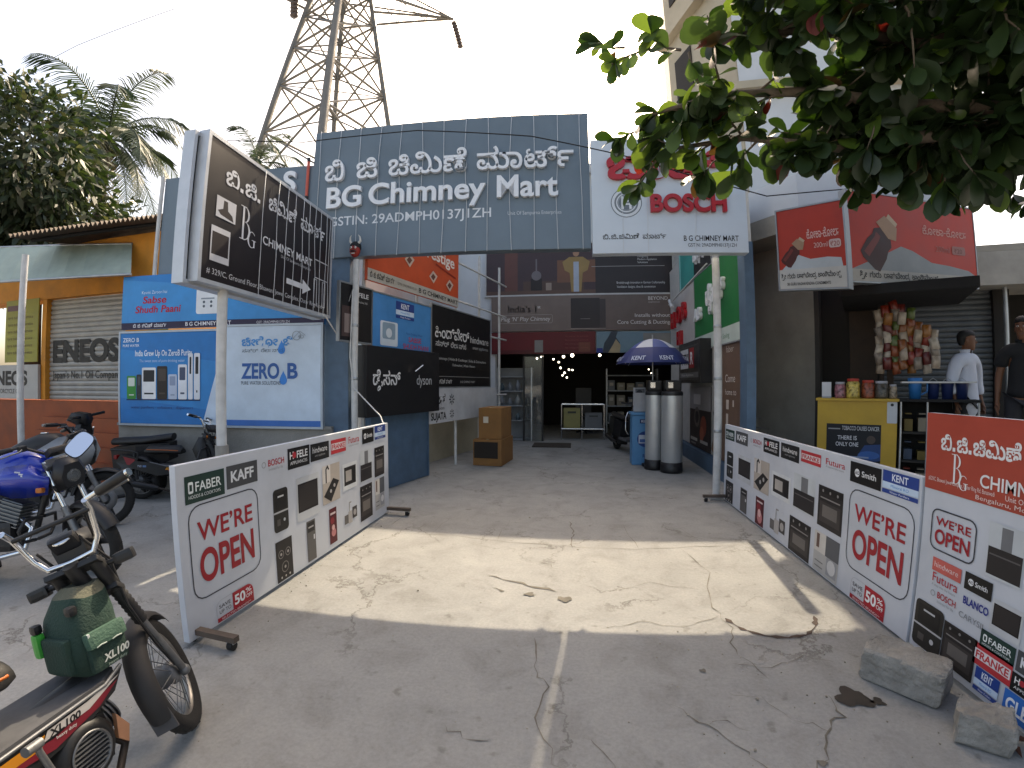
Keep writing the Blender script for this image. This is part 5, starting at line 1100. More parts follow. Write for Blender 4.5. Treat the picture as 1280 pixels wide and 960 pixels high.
f.text('Chimneys | Hobs & Cooktops | Sinks & Dishwashers', .15, .48, .05, 'c4c4c4', width=1.95); f.text('Dishwasher | Water Heaters', .7, .38, .045, 'c4c4c4', width=.9)
f.rect(.03, .18, 2.28, .19, '8a8a8a'); f.kan('SHOP', .08, .06, .07, 'd6d6d6', width=.6, bold=.015); f.text('B G CHIMNEY MART', 1.0, .07, .04, 'c4c4c4', width=.6); f.flush('lettering', t)
t, f = side_sign('deep black illuminated box sign hanging in front of the blue panel', -.585, 1.235, 1.1, 2.07, M_BLACK, d=.16, e=.15)
f.kan('DYSON', .13, .44, .18, 'd9d9d9', width=.62, bold=.015); f.text('dyson', 1.16, .44, .15, 'b9bcc0', width=.42); f.flush('lettering', t)
mb = MB(); mb.cyl(f.P(1.05, .64, .05), f.P(1.2, .74, .09), .012, M_CHROME, 8); mb.build('spot_lamp', t)
t = thing('cloth_banner', 'white cloth banner with black letters hanging above the cream wall', 'banner', Lp(2.4, .9))
f = panel(Lp(1.12, .87, .02), LS_U, Z, 2.72, .6, .012, ink('bcbec2'), parent=t, bev=.002)
f.kan('SUJATA', .08, .34, .15, '1f1f22', width=.45, bold=.03); f.text('SUJATA', .06, .06, .12, '1f1f22', width=.5, bold=.03); f.text('MIXER GRINDERS', .1, .23, .04, '1f1f22', width=.4)
for a in range(0, 360, 45): f.stroke([(.75 + .03 * math.cos(R(a)), .4 + .03 * math.sin(R(a))), (.75 + .1 * math.cos(R(a)), .4 + .1 * math.sin(R(a)))], .02, '2a2a2d')
for a in range(0, 360, 45): f.stroke([(.75 + .03 * math.cos(R(a)), .14 + .03 * math.sin(R(a))), (.75 + .08 * math.cos(R(a)), .14 + .08 * math.sin(R(a)))], .016, '2a2a2d')
f.flush('lettering', t)

# ---- signs of the right side of the passage
def right_sign(name, label, cat, s0, s1, z0, z1, bg, d=.05, e=0, rim=None):
    t = thing(name, label, cat, (2.43, 11.6 - (s0 + s1) / 2, z0))
    f = panel((2.44 - e, 11.6 - s0, z0), (0, -1, 0), Z, s1 - s0, z1 - z0, d, bg if not isinstance(bg, str) else ink(bg), parent=t)
    if rim: frame(f, .02, .05, rim, t)
    return t, f
t, f = right_sign('shop_sign', 'green sign with raised white letters behind the right white pole', 'sign', 2.6, 5.12, 2.2, 3.65, '14703c', e=.02, rim=M_RIM)
f.rect(0, 0, 2.52, .26, 'b9c6bf'); f.text('Energy Saving', 1.3, .08, .08, '4a7a5c', width=.7); f.text('B G CHIMNEY MART', .1, .09, .06, '30403a', width=.7); f.flush('print', t)
f.kan('DYSON', .95, .75, .3, M_LET, width=.95, bold=.03, depth=.06); f.text('A', .12, .58, .22, M_LET, bold=.03, depth=.06); f.text('B', .4, .58, .22, M_LET, bold=.03, depth=.06); f.flush('raised_letters', t)
t, f = right_sign('shop_sign', 'teal and black sign above the green one on the right', 'sign', 1.3, 3.7, 3.68, 4.5, '1d1f22', rim=M_RIM)
f.rect(0, 0, 1.25, .82, '2f8d86'); f.rect(.0, .0, .12, .82, '7fc4bd'); f.flush('print', t)
f.kan('KOKA', 1.35, .3, .22, M_LET, width=.95, bold=.03, depth=.05); f.flush('raised_letters', t)
mb = MB(); mb.cyl((2.28, 10.8, 3.45), (2.3, 7.7, 3.62), .015, M_WPIPE, 8); mb.cyl((2.3, 10.8, 3.55), (2.25, 10.3, 3.3), .04, M_WPIPE, 10)
tag(mb.build('flood_lamp_arm'), 'thin white lamp arm fixed under the teal sign', 'lamp arm')
t, f = right_sign('shop_sign', 'white sign with big red raised letters above the umbrella', 'sign', .3, 2.55, 2.4, 3.6, 'b9b6b2', e=.01)
for k, (x, y) in enumerate(((.3, .5), (.85, .55), (1.4, .58))):
    f.text('HOB'[k], x, y, .34, M_LETRED, bold=.04, depth=.07)
f.text('HI', .9, .05, .28, M_LETRED, bold=.04, depth=.07); f.flush('raised_letters', t)
t, f = right_sign('box_sign', 'black box sign with white and red square, sticking out over the posters', 'sign', 2.05, 3.65, 1.57, 2.36, M_BLACK, d=.22, e=.22)
f.rect(.12, .1, 1.48, .2, '6a6a6c'); f.rect(.16, .28, .78, .66, 'c4c4c6'); f.rect(.85, .28, 1.2, .66, '8e1f28'); f.text('TTK', .24, .36, .2, '2a2a2c', bold=.03); f.text('R', .93, .36, .22, 'd9d9d9', bold=.03); f.rrect(.1, .07, 1.5, .7, .02, '55565a', line=.012); f.text('Home Appliances', .25, .13, .05, 'd0d0d0', width=.9); f.flush('lettering', t)
t, f = right_sign('poster', 'dark appliance poster with pale top below the black box sign', 'poster', 2.1, 3.55, .3, 1.5, '3b322f')
f.rect(0, .75, 1.45, 1.2, '9a9494'); f.rect(.3, .85, .8, 1.05, 'c9c4c4'); f.disc(.55, .6, .2, '6b625e'); f.disc(.55, .6, .12, '2b2524'); f.disc(1.0, .45, .2, '8e4a38'); f.disc(.9, .3, .14, 'a8604a'); f.rect(.1, .12, .6, .18, 'b9b4b0'); f.rect(.8, .12, 1.3, .18, 'b9b4b0'); f.rect(.15, .05, .5, .08, '8d8884'); f.flush('picture', t)
t, f = right_sign('poster', 'white and tan striped poster between the dark poster and the brown board', 'poster', 3.6, 4.15, .3, 2.2, 'a9a5a0')
f.poly([(0, .1), (.55, .9), (.55, .3), (.3, 0)], '8a6f5c'); f.poly([(.1, .75), (.3, 1.0), (.5, .75), (.3, .5)], '3a3636'); f.rect(.15, 1.4, .45, 1.8, '6b625e'); f.flush('picture', t)
t, f = right_sign('poster', 'tall brown board with pale words next to the blue post', 'poster', 4.18, 5.08, .3, 2.2, '6b5548')
f.text('faber', .2, 1.75, .1, 'c4b8ae', width=.35); f.text('Come', .15, 1.28, .12, 'd0c6be', width=.45); f.text('home to', .15, 1.08, .09, 'd0c6be', width=.5); f.rect(.2, .85, .32, 1.0, 'c4b8ae'); f.rect(.2, .6, .3, .78, 'c4b8ae'); f.rect(.5, .9, .55, 1.0, 'c4b8ae'); f.flush('lettering', t)

# ---- banners over the shop front
t = thing('shop_banner', 'dark banner with a standing cook, topmost over the shop door', 'banner', (.1, 11.6, 3.9))
f = panel((-2.33, 11.62, 3.92), (1, 0, 0), Z, 4.9, 1.35, .06, ink('3a2f33'), parent=t)
f.rect(0, 0, 2.9, 1.35, '3f3035'); f.rect(.5, 0, .85, 1.35, '5e3b36'); f.rect(2.9, 0, 4.9, 1.35, '2b2629'); f.rect(1.0, .0, 2.6, .35, '4d3a34'); f.rect(1.9, .3, 2.9, .9, '6d4a3a'); f.rect(0, 0, 2.9, .1, '57423a'); f.flush('print', t)
x = 2.4
f.poly([(x - .13, .05), (x - .17, .55), (x - .3, .62), (x - .36, .85), (x - .18, .98), (x + .18, .98), (x + .36, .85), (x + .3, .62), (x + .17, .55), (x + .13, .05)], '8e7448'); f.rect(x - .07, .05, x + .07, .85, '9aa3b4'); f.disc(x, 1.1, .085, '9c7660', ry=.11); f.poly([(x - .09, 1.12), (x - .08, 1.22), (x, 1.25), (x + .08, 1.22), (x + .09, 1.12), (x + .06, 1.17), (x - .06, 1.17)], '201a1a')
f.rect(1.2, .1, 1.5, .42, '211c1e'); f.disc(1.35, .5, .13, '6a6468'); f.rect(1.33, .6, 1.37, .95, '6a6468'); f.rect(1.6, .1, 1.75, .3, '8a7a70'); f.flush('picture', t)
f.text('H', 4.0, 1.05, .14, 'd0d0d2', bold=.02); f.disc(4.19, 1.12, .05, 'a83a40'); f.text('FELE', 4.28, 1.05, .14, 'd0d0d2', width=.45, bold=.02); f.text('Designing', 4.0, .94, .05, 'b9b9bb'); f.text('Modern Appliance', 4.0, .86, .05, 'b9b9bb', width=.5); f.text('Solutions', 4.0, .78, .05, 'b9b9bb')
f.rect(2.8, .7, 4.7, .715, '8d8a8b'); f.text('Breakthrough innovation in German Craftsmanship', 3.45, .24, .06, 'c4c4c6', width=1.25); f.text('Ventilation designs, ideas & convenience', 3.45, .13, .06, 'c4c4c6', width=1.0); f.flush('lettering', t)
frame(f, .04, .08, mat('white_rim', 'b5b5b5', .5), t)
t = thing('shop_banner', 'taupe banner with a dark appliance, second from the top over the shop door', 'banner', (.1, 11.58, 2.93))
f = panel((-2.18, 11.58, 2.94), (1, 0, 0), Z, 4.75, .93, .05, ink('635651'), parent=t)
f.poly([(0, 0), (2.2, 0), (2.9, .93), (0, .93)], '6d605a'); f.rrect(2.1, .06, 2.85, .85, .02, '2b2628'); f.rect(2.85, .06, 3.0, .82, '3b3436'); f.rect(2.35, .3, 2.6, .31, '8a8583'); f.rect(2.1, .04, 3.0, .06, '8d7f78'); f.flush('picture', t)
f.text('India\u2019s 1', .45, .5, .17, 'd3cfcc', width=.75, bold=.01); f.text('st', 1.23, .6, .08, 'd3cfcc'); f.text('Plug \u2018N\u2019 Play Chimney', .26, .27, .11, 'c9c4c0', width=1.3, shear=.15); f.rrect(.2, .21, 1.62, .43, .04, 'a39a95', line=.008)
f.text('BEYOND', 4.1, .78, .09, 'c9c4c0', width=.5); f.text('appliances', 4.1, .71, .04, 'a9a39f', width=.3); f.text('Installs without', 4.65, .34, .09, 'd3cfcc', 'r', width=.9); f.text('Core Cutting & Ducting', 4.65, .16, .1, 'd3cfcc', 'r', width=1.35); f.flush('lettering', t)
t = thing('shop_banner', 'dark red banner directly above the shop door', 'banner', (-.8, 11.6, 2.35))
f = panel((-2.18, 11.6, 2.34), (1, 0, 0), Z, 2.74, .58, .05, ink('5e161d'), parent=t)
f.rect(0, .0, 2.74, .1, '4d1218'); f.rect(1.15, .04, 1.37, .36, '7d7a76'); f.rect(2.3, .05, 2.6, .3, '6b3a2e'); f.flush('print', t)
for k in range(4): f.text('fine cooking hobs and hoods', 1.95, .44 - .1 * k, .035, '8e4a48', width=.6)
f.flush('lettering', t)
t = thing('shop_banner', 'pale blue banner with a dark wave, right of the dark red one', 'banner', (1.5, 11.6, 2.38))
f = panel((.58, 11.59, 2.36), (1, 0, 0), Z, 1.96, .55, .05, ink('66808c'), parent=t)
f.poly([(.15, .0), (.2, .25), (.3, .4), (.38, .55), (.55, .55), (.5, .4), (.6, .25), (.5, .0)], '2f3a44'); f.poly([(.3, .0), (.42, .2), (.5, .35), (.62, .2), (.6, 0)], 'a08f70'); f.rect(1.2, .25, 1.9, .5, '7b7b78'); f.rect(0, .0, .16, .12, '1d2f78'); f.flush('print', t)

# ============================================================ left workshop with shutter, awning and tin roof
E_A, E_U = V((-9.17, 5.36, 0)), V((2.02, .11, 0)).normalized()
E_N = E_U.cross(Z)
def Ep(s, z, e=0): return E_A + E_U * s + V((0, 0, z)) + E_N * e
def blk(mb, P, s0, s1, z0, z1, e0, e1, m):
    mb.hexa([P(s0, z0, e1), P(s1, z0, e1), P(s1, z0, e0), P(s0, z0, e0), P(s0, z1, e1), P(s1, z1, e1), P(s1, z1, e0), P(s0, z1, e0)], m)
t = thing('workshop', 'orange painted workshop with a grey roller shutter, left of the blue posters', 'workshop', Ep(1, 0))
mb = MB()
blk(mb, Ep, -.12, 0, 1.27, 3.07, -.3, .06, M_ORANGE); blk(mb, Ep, 2.02, 2.95, 1.27, 3.07, -.3, .06, M_ORANGE); blk(mb, Ep, -4, 2.95, 3.075, 4.02, -.3, .06, M_ORANGE)
mb.build('wall', t)
mb = MB()
blk(mb, Ep, -4, 2.6, 0, 1.26, -.3, .08, M_RUSTRED)
for k in range(4): blk(mb, Ep, .1, 2.4, .0, .98 - .22 * k, .082 + .12 * k, .2 + .12 * k, M_RUSTRED)
mb.build('base', t)
mb = MB(); blk(mb, Ep, -4, -.12, 1.27, 3.07, -2.6, -2.5, M_DARKIN); blk(mb, Ep, -4, 2.95, 4.03, 4.1, -2.6, 0, M_TIN); blk(mb, Ep, 2.9, 2.95, .0, 4.02, -2.6, -.31, M_ORANGE); mb.build('back_room', t)
mb = MB(); shutter(mb, Ep, 0, 2.02, 1.27, 3.07, M_SHUTTER, e=-.04); sh = mb.build('roller_shutter', t)
f = Face(Ep(0, 1.27, -.015), E_U, Z, 2.02, 1.8)
f.text('ENEOS', .1, .68, .36, '24211f', width=1.7, bold=.045); f.text('Japan\u2019s No.1 Oil Company', .1, .38, .13, '2c2927', width=1.75, bold=.012); f.flush('lettering', sh)
t = thing('shop_sign', 'white sign with black letters below the yellow poster in the workshop', 'sign', Ep(-1, 1.28, .1))
f = panel(Ep(-2.3, 1.28, .13), E_U, Z, 2.2, .62, .05, ink('a9a6a2'), parent=t)
f.text('ENEOS', .75, .26, .24, '1c1a1a', width=1.15, bold=.045); f.text('MOTORCYCLE OILS', .85, .1, .08, '3b3836', width=.9, bold=.01); f.flush('lettering', t)
t = thing('poster', 'faded yellow poster with rows of words hanging in the open workshop', 'poster', Ep(-.7, 1.95, .1))
f = panel(Ep(-1.15, 1.95, .1), E_U, Z, .98, 1.15, .02, ink('8f8a3a'), parent=t, bev=.002)
f.rect(.05, .95, .6, 1.05, '6b4a4a')
for k in range(6): f.text('tyre tube oil service', .08, .8 - .13 * k, .055, '5d4a2a', width=.75)
f.flush('lettering', t)
# green tin awning
t = thing('awning', 'pale green sheet awning in front of the orange workshop', 'awning', (-7.4, 4.6, 3.2))
TL, TR, BL, BR = polar(-76, 12, 4.05), polar(-52.7, 8.9, 3.86), polar(-76, 12.6, 3.15), polar(-52.6, 8.05, 3.18)
TL, BL = TR + (V((-11.5, 4.0, 3.92)) - TR), BR + (V((-11.5, 3.7, 3.16)) - BR)
M_AWN = mat('faded_green_tin', '9aa79c', .55, var=.16, scale=2.5, metal=.1)
mb = MB()
n = 30; top, bot = [], []
for i in range(n + 1):
    q = i / n; w = .012 * math.sin(i * math.pi)
    e = V((0, -.014 * (i % 2), 0))
    top.append(TL.lerp(TR, q) + e); bot.append(BL.lerp(BR, q) + e)
mb.add(bot + top, [(i, i + 1, n + 2 + i, n + 1 + i) for i in range(n)], M_AWN)
mb.build('sheet', t)
mb = MB(); mb.tube([BL, BR], .02, M_STEEL, 8); mb.tube([TL, TR], .02, M_STEEL, 8); mb.build('edge_tube', t)
post_p = polar(-62, 7.45)
mb = MB(); mb.cyl(post_p, post_p + V((0, 0, 3.15)), .04, M_WPIPE, 12); mb.build('pole', t)
# corrugated roof above
t = thing('tin_roof', 'rusty corrugated tin roof sloping up above the orange wall', 'roof', (-7, 5.4, 4))
a, b = polar(-63.5, 9.2, 3.78), polar(-50.2, 8.05, 4.14)
back = V((-.6, 2.8, .55))
mb = MB(); n = 66; L0, L1 = [], []
for i in range(n + 1):
    w = .035 * math.cos(i * math.pi)
    p = a.lerp(b, i / n)
    L0.append(p + V((0, 0, w))); L1.append(p + back + V((0, 0, w)))
mb.add(L0 + L1, [(i, i + 1, n + 2 + i, n + 1 + i) for i in range(n)], M_TIN)
mb.build('sheet', t)
mb = MB(); mb.tube([a + V((0, .35, .02)), b + V((0, .35, .02))], .03, M_BLACKM, 6); mb.build('purlin', t)

# ============================================================ kiosk on the right
K_A, K_U = V((3.13, 5.70, 0)), V((.74, -.48, 0)).normalized()
K_N = K_U.cross(Z)
def Kp(s, z, e=0): return K_A + K_U * s + V((0, 0, z)) + K_N * e
M_YEL = mat('yellow_laminate', 'b4902c', .5, var=.12, scale=3)
M_WOODD = mat('dark_wood', '3b2d22', .7, var=.3, scale=4)
t = thing('kiosk', 'dark snack kiosk with wooden back below the two red drink boards', 'kiosk', Kp(.6, 0))
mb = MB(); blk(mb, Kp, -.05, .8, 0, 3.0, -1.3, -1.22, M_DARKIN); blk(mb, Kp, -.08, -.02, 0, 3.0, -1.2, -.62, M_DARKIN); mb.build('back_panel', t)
mb = MB(); blk(mb, Kp, .36, .72, 1.2, 2.6, -1.2, -1.16, M_WOODD); mb.build('door', t)
mb = MB(); blk(mb, Kp, .82, .9, 0, 2.7, -.75, -.67, M_WOODD); blk(mb, Kp, .74, .8, 0, 2.7, -1.1, -1.0, M_WOODD); mb.build('side_post', t)
mb = MB(); blk(mb, Kp, .3, 1.75, 2.62, 2.74, -1.2, .15, M_BLACKM); mb.build('roof', t)
t = thing('counter', 'yellow kiosk counter carrying a dark advert, behind the right gate board', 'counter', Kp(.45, 0))
mb = MB(); blk(mb, Kp, 0, .9, 0, 1.34, -.5, 0, M_YEL); mb.build('body', t)
mb = MB(); blk(mb, Kp, -.02, .92, 1.342, 1.372, -.52, .03, M_YEL); mb.build('top', t)
f = Face(Kp(0, 0, 0), K_U, Z, .9, 1.34)
f.rect(.11, .55, .73, 1.055, '14161c'); f.poly([(.4, .55), (.73, .62), (.73, .82), (.55, .8)], '23406e'); f.disc(.62, .87, .05, '4a3f3a'); f.disc(.6, .68, .12, '2f5a96', ry=.05)
f.text('TOBACCO CAUSES CANCER', .29, .98, .05, 'b9b9bb', width=.42, bold=.01); f.rect(.13, .985, .27, 1.0, '8a8a8c'); f.text('THERE IS', .24, .86, .05, 'c4c4c8', width=.22, bold=.01); f.text('ONLY ONE', .22, .78, .05, 'c4c4c8', width=.26, bold=.01); f.rect(.22, .64, .6, .66, '7a8aa4'); f.flush('advert', t)
f.rrect(.79, 1.08, .9, 1.335, .012, 'b9bcc0'); f.disc(.845, 1.3, .018, '23262b'); f.flush('sticker', t)
t = thing('display_case', 'dark glass display case with shelves, right of the yellow counter', 'display case', Kp(1.3, 0))
mb = MB(); blk(mb, Kp, .93, 1.75, 0, .3, -.5, 0, M_BLACKM); blk(mb, Kp, .93, 1.75, 0.3, 1.34, -.5, -.46, M_BLACKM)
mb.build('body', t)
mb = MB(); blk(mb, Kp, .92, 1.76, 1.342, 1.37, -.5, .02, M_BLACKM); mb.build('top', t)
for z in (.62, .96):
    mb = MB(); blk(mb, Kp, .95, 1.73, z, z + .02, -.45, -.03, M_DARKIN); mb.build('shelf', t)
for s in (.94, 1.22, 1.74):
    mb = MB(); mb.cyl(Kp(s, .3, -.01), Kp(s, 1.34, -.01), .012, M_STEEL, 8); mb.build('frame', t)
mb = MB(); blk(mb, Kp, .95, 1.73, 1.56, 1.58, -.3, -.05, M_WPIPE); mb.build('rail', t)
random.seed(21)
for z in (.32, .645, .985):
    for k in range(5):
        s = .99 + .15 * k; c = random.choice(('6b5a2a', '7a2f24', '4a5a3a', '8a8070', '38465a'))
        mb = MB(); q = ink(c); blk(mb, Kp, s, s + .09, z, z + random.uniform(.1, .2), -.3, -.14, q); blk(mb, Kp, s + .01, s + .08, z + .201, z + .215, -.28, -.16, q)
        tag(mb.build('packet'), 'small packet standing on a shelf inside the dark display case', 'packet', 'packets inside the display case')
def jar(s, e, r, h, body, lid, label):
    t = thing('jar', label, 'jar', Kp(s, 1.372, e))
    b = Kp(s, 1.373, e)
    mb = MB(Matrix.Translation(b)); mb.lathe([(0, 0), (r, 0), (r * 1.02, h * .1), (r, h * .75), (r * .8, h * .86), (r * .8, h * .88)], body, 20); mb.build('body', t)
    mb = MB(Matrix.Translation(b)); mb.lathe([(r * .86, h * .87), (r * .88, h * .88), (r * .88, h), (r * .8, h * 1.02), (0, h * 1.02)], lid, 20); mb.build('lid', t)
cand = lambda n, c, c2: (lambda m: m)(mat(n, c, .3, var=.7, scale=26, detail=2))
jar(.26, -.1, .065, .2, cand('candy_pink', '8a5a62', 0), mat('lid_grey', '9a9aa0', .5), 'clear jar of pink sweets, second thing from the left on the yellow counter')
jar(.41, -.1, .08, .24, cand('candy_yellow', 'b09a4a', 0), mat('lid_red', 'a3301f', .5), 'biggest jar, yellow sweets under a red lid, on the yellow counter')
jar(.58, -.1, .075, .22, cand('candy_red', '7a3a22', 0), mat('lid_red', 'a3301f', .5), 'jar of dark red sweets on the yellow counter, right of the yellow jar')
jar(.73, -.12, .08, .21, cand('candy_brown', '4a4238', 0), mat('lid_grey', '9a9aa0', .5), 'murky brown jar with a grey lid on the yellow counter')
jar(.86, -.12, .045, .17, cand('candy_tan', '8a7a66', 0), mat('lid_grey', '9a9aa0', .5), 'smallest slim jar at the right end of the yellow counter')
mb = MB(); mb.box(Kp(.1, 1.475, -.08), (.11, .03, .2), ink('c4c6ca'), rot=math.atan2(K_U.y, K_U.x)); mb.box(Kp(.1, 1.385, -.1), (.11, .1, .02), ink('9aa0a8'), rot=math.atan2(K_U.y, K_U.x))
tag(mb.build('card_stand'), 'small white card stand at the left end of the yellow counter', 'card stand')
M_JUG = mat('blue_plastic', '1f6aa8', .35, var=.06)
t = thing('jug', 'bright blue plastic jug standing on the dark display case', 'jug', Kp(1.1, 1.372, -.12))
b = Kp(1.1, 1.372, -.14)
mb = MB(Matrix.Translation(b)); mb.lathe([(0, 0), (.06, 0), (.075, .2), (.08, .25), (.074, .25), (.06, .03), (0, .03)], M_JUG, 20); mb.build('body', t)
mb = MB(); mb.tube([b + K_U * .075 + Z * .21, b + K_U * .13 + Z * .19, b + K_U * .13 + Z * .09, b + K_U * .068 + Z * .05], .012, M_JUG, 8); mb.build('handle', t)
for k in range(3):
    b = Kp(1.3 + .15 * k, 1.372, -.2)
    t = thing('bucket', 'dark blue plastic bucket in the row on the display case', 'bucket', b, group='dark blue buckets on the display case')
    mb = MB(Matrix.Translation(b)); mb.lathe([(0, 0), (.055, 0), (.07, .2), (.073, .21), (.066, .2), (.05, .02), (0, .02)], mat('navy_plastic', '20305e', .4, var=.1), 18); mb.build('body', t)
    mb = MB(); mb.tube([b + K_U * -.07 + Z * .19, b + Z * .25, b + K_U * .07 + Z * .19], .004, M_STEEL, 5); mb.build('handle', t)
# snack packets hanging in strips
random.seed(31)
cols = ('6e2418', '7a3a1a', '85541e', '5d1f1a', '9a8a78', '7a6e62', '4a5a26', '7d2a1a', 'a89c8c', '7a4620')
protos = {}
def packet_mesh(c):
    m = mat('foil_' + c, c, .3, var=.25, scale=20, spec=.6)
    mb = MB(); w, h = .052, .075
    rows = []
    for j in range(7):
        z = -h + 2 * h * j / 6; fat = .022 * math.sin(math.pi * j / 6) ** .6
        rows.append([(-w, 0, z), (-w * .5, -fat, z), (0, -fat * 1.15, z), (w * .5, -fat, z), (w, 0, z), (w * .5, fat, z), (0, fat * 1.1, z), (-w * .5, fat, z)])
    mb.loft(rows, m)
    return mb.build('snack_packet')
for col in range(8):
    s = .72 + .085 * col
    z = 2.5 - .05 * abs(col - 2) - (.12 if col > 4 else 0)
    k = 0
    while z > 1.68 + random.uniform(0, .08):
        c = cols[(col * 3 + k * 5 + (4 if (col in (0, 7) or k < 2) else 0)) % len(cols)] if col not in (0, 7) else ('9a8a78', 'a89c8c', '7a6e62')[k % 3]
        if c not in protos:
            o = protos[c] = packet_mesh(c)
        else:
            o = protos[c].copy(); COL.objects.link(o)
        p = Kp(s + random.uniform(-.012, .012), z, -.2 + random.uniform(-.05, .05) + .03 * (col % 2))
        o.location = p
        o.rotation_euler = (random.uniform(-.2, .2), random.uniform(-.25, .25), math.atan2(K_U.y, K_U.x) + random.uniform(-.5, .5))
        tag(o, 'small foil snack packet in the hanging bunch above the display case', 'snack packet', 'snack packets hanging above the display case')
        z -= .108; k += 1
# two red drink boards over the kiosk
def drink_board(label, bl, u, w, h, P, sc_):
    t = thing('drink_board', label, 'sign board', bl)
    f = panel(bl, u, Z, w, h, .1, ink('a8301f'), parent=t)
    P(f, w, h); f.flush('print', t)
    frame(f, .02, .11, M_RIM, t)
    return t, f
def bottle(f, x, y, L, W, c):
    """a tilted plain bottle silhouette with a crimped cap"""
    d = V((.62, .78)); n = V((-d.y, d.x))
    prof = [(0, .3), (.05, .5), (.35, .5), (.5, .42), (.62, .46), (.72, .3), (.86, .16), (1.0, .15)]
    f.poly([(x + d.x * a * L + n.x * b * W, y + d.y * a * L + n.y * b * W) for a, b in prof] + [(x + d.x * a * L - n.x * b * W, y + d.y * a * L - n.y * b * W) for a, b in prof[::-1]], c)
    f.poly([(x + d.x * a * L + n.x * b * W, y + d.y * a * L + n.y * b * W) for a, b in ((.1, .38), (.5, .3), (.6, .34), (.6, .1), (.5, .08), (.1, .12))], '6b2a22')
    f.poly([(x + d.x * a * L + n.x * b * W, y + d.y * a * L + n.y * b * W) for a, b in ((.98, .24), (1.1, .24), (1.1, -.24), (.98, -.24))], 'b09a80')
    f.poly([(x + d.x * a * L + n.x * b * W, y + d.y * a * L + n.y * b * W) for a, b in ((.75, .5), (1.0, .34), (1.02, -.3), (.8, -.5), (.7, -.2))], '9a7a60')
def P1(f, w, h):
    f.poly([(0.04, .24 * h), (.96 * w, .24 * h), (.94 * w, .34 * h), (.75 * w, .36 * h), (.5 * w, .35 * h), (.3 * w, .42 * h), (.2 * w, .36 * h)], 'a9b0b4')
    f.rect(0, 0, w, .24 * h, 'b4b3ae')
    bottle(f, .1 * w, .3 * h, .36 * h, .17 * h, '4a1c16')
    f.kan('KOKA', .46 * w, .6 * h, .1 * h, 'd0a8a0', width=.48 * w, bold=.01); f.text('200ml', .56 * w, .48 * h, .06 * h, 'd0a8a0', width=.2 * w); f.rrect(.78 * w, .46 * h, .95 * w, .56 * h, .03, 'c4a8a2'); f.text('\u20b920', .8 * w, .48 * h, .055 * h, '8a2a1f', width=.13 * w)
    f.kan('GURU', .03 * w, .13 * h, .055 * h, '1f1f20', width=.9 * w, bold=.02); f.text('SRI GURU RAGHAVENDRA CONDIMENTS', .12 * w, .04 * h, .035 * h, '2a2a2c', width=.66 * w, bold=.012)
def P2(f, w, h):
    f.poly([(0, .13 * h), (w, .13 * h), (.92 * w, .2 * h), (.75 * w, .24 * h), (.6 * w, .26 * h), (.45 * w, .38 * h), (.36 * w, .42 * h), (.22 * w, .3 * h)], '7f8588')
    f.rect(0, 0, w, .13 * h, '9a9892')
    bottle(f, .12 * w, .2 * h, .62 * h, .36 * h, '34140f')
    f.kan('KOKA', .54 * w, .6 * h, .095 * h, 'c08a80', width=.39 * w, bold=.01); f.text('200ml', .64 * w, .4 * h, .07 * h, '9a5a50', width=.12 * w); f.rrect(.78 * w, .385 * h, .9 * w, .49 * h, .03, '8a5a52'); f.text('\u20b920', .8 * w, .405 * h, .055 * h, '5a1a14', width=.07 * w)
    f.kan('GURU', .05 * w, .045 * h, .06 * h, '1f1f20', width=.6 * w, bold=.02)
t, f = drink_board('smaller red drink board with a bottle, left of the two above the kiosk', (2.66, 5.71, 2.76), V((.48, -.72, -.11)), .86, 1.02, P1, 1)
t, f = drink_board('larger red drink board with a big bottle, above the hanging snack packets', (3.24, 5.06, 2.74), V((2.27, .62, .1)), 2.35, 1.08, P2, 1)
# ============================================================ things in and around the passage
def white_pole(label, x, y, h, r, mask=False):
    t = thing('white_pole', label, 'pole', (x, y, 0))
    mb = MB(); mb.cyl((x, y, .02), (x, y, h), r, M_WPIPE, 16)
    for z in (.9, 1.6, 2.3): mb.lathe([(r + .001, 0), (r + .006, .01), (r + .006, .03), (r + .001, .04)], M_STEEL, 16, Matrix.Translation((x, y, z)))
    mb.build('tube', t)
    mb = MB(); mb.box((x, y, .012), (.2, .2, .02), M_STEEL); mb.build('base_plate', t)
    return t
white_pole('white pole behind the left gate board, with a red mask on top', -2.84, 5.36, 3.2, .042)
white_pole('white pole at the far end of the right gate board', 1.93, 6.05, 3.25, .05)
M_MRED = mat('mask_red', '8e2218', .5, var=.2, scale=20)
t = thing('demon_mask', 'small red horned demon mask tied to the top of the left white pole', 'mask', (-2.84, 5.33, 3.2))
c = V((-2.84, 5.31, 3.32))
mb = MB(); mb.ball(c, (.075, .06, .1), M_MRED, 18); mb.ball(c + V((0, -.065, -.01)), (.018, .02, .022), M_MRED, 10); mb.build('face', t)
for s in (-1, 1):
    mb = MB(); mb.tube([c + V((s * .04, 0, .08)), c + V((s * .075, 0, .12)), c + V((s * .07, -.01, .17)), c + V((s * .05, -.02, .2))], [.02, .017, .011, .002], mat('horn_white', 'c9c6bf', .5), 8); mb.build('horn', t)
    mb = MB(); mb.ball(c + V((s * .03, -.052, .02)), .017, mat('eye_white', 'd0d0cc', .4), 10); mb.ball(c + V((s * .03, -.067, .02)), .007, M_BLACK, 8); mb.build('eye', t)
mb = MB(); mb.tube([c + V((-.05, -.055, -.035)), c + V((0, -.07, -.028)), c + V((.05, -.055, -.035))], [.004, .013, .004], M_BLACK, 8); mb.build('moustache', t)
mb = MB(); mb.ball(c + V((0, .01, .035)), (.082, .065, .085), M_BLACKM, 16, Matrix.Translation((0, 0, 0))); mb.build('hair', t)
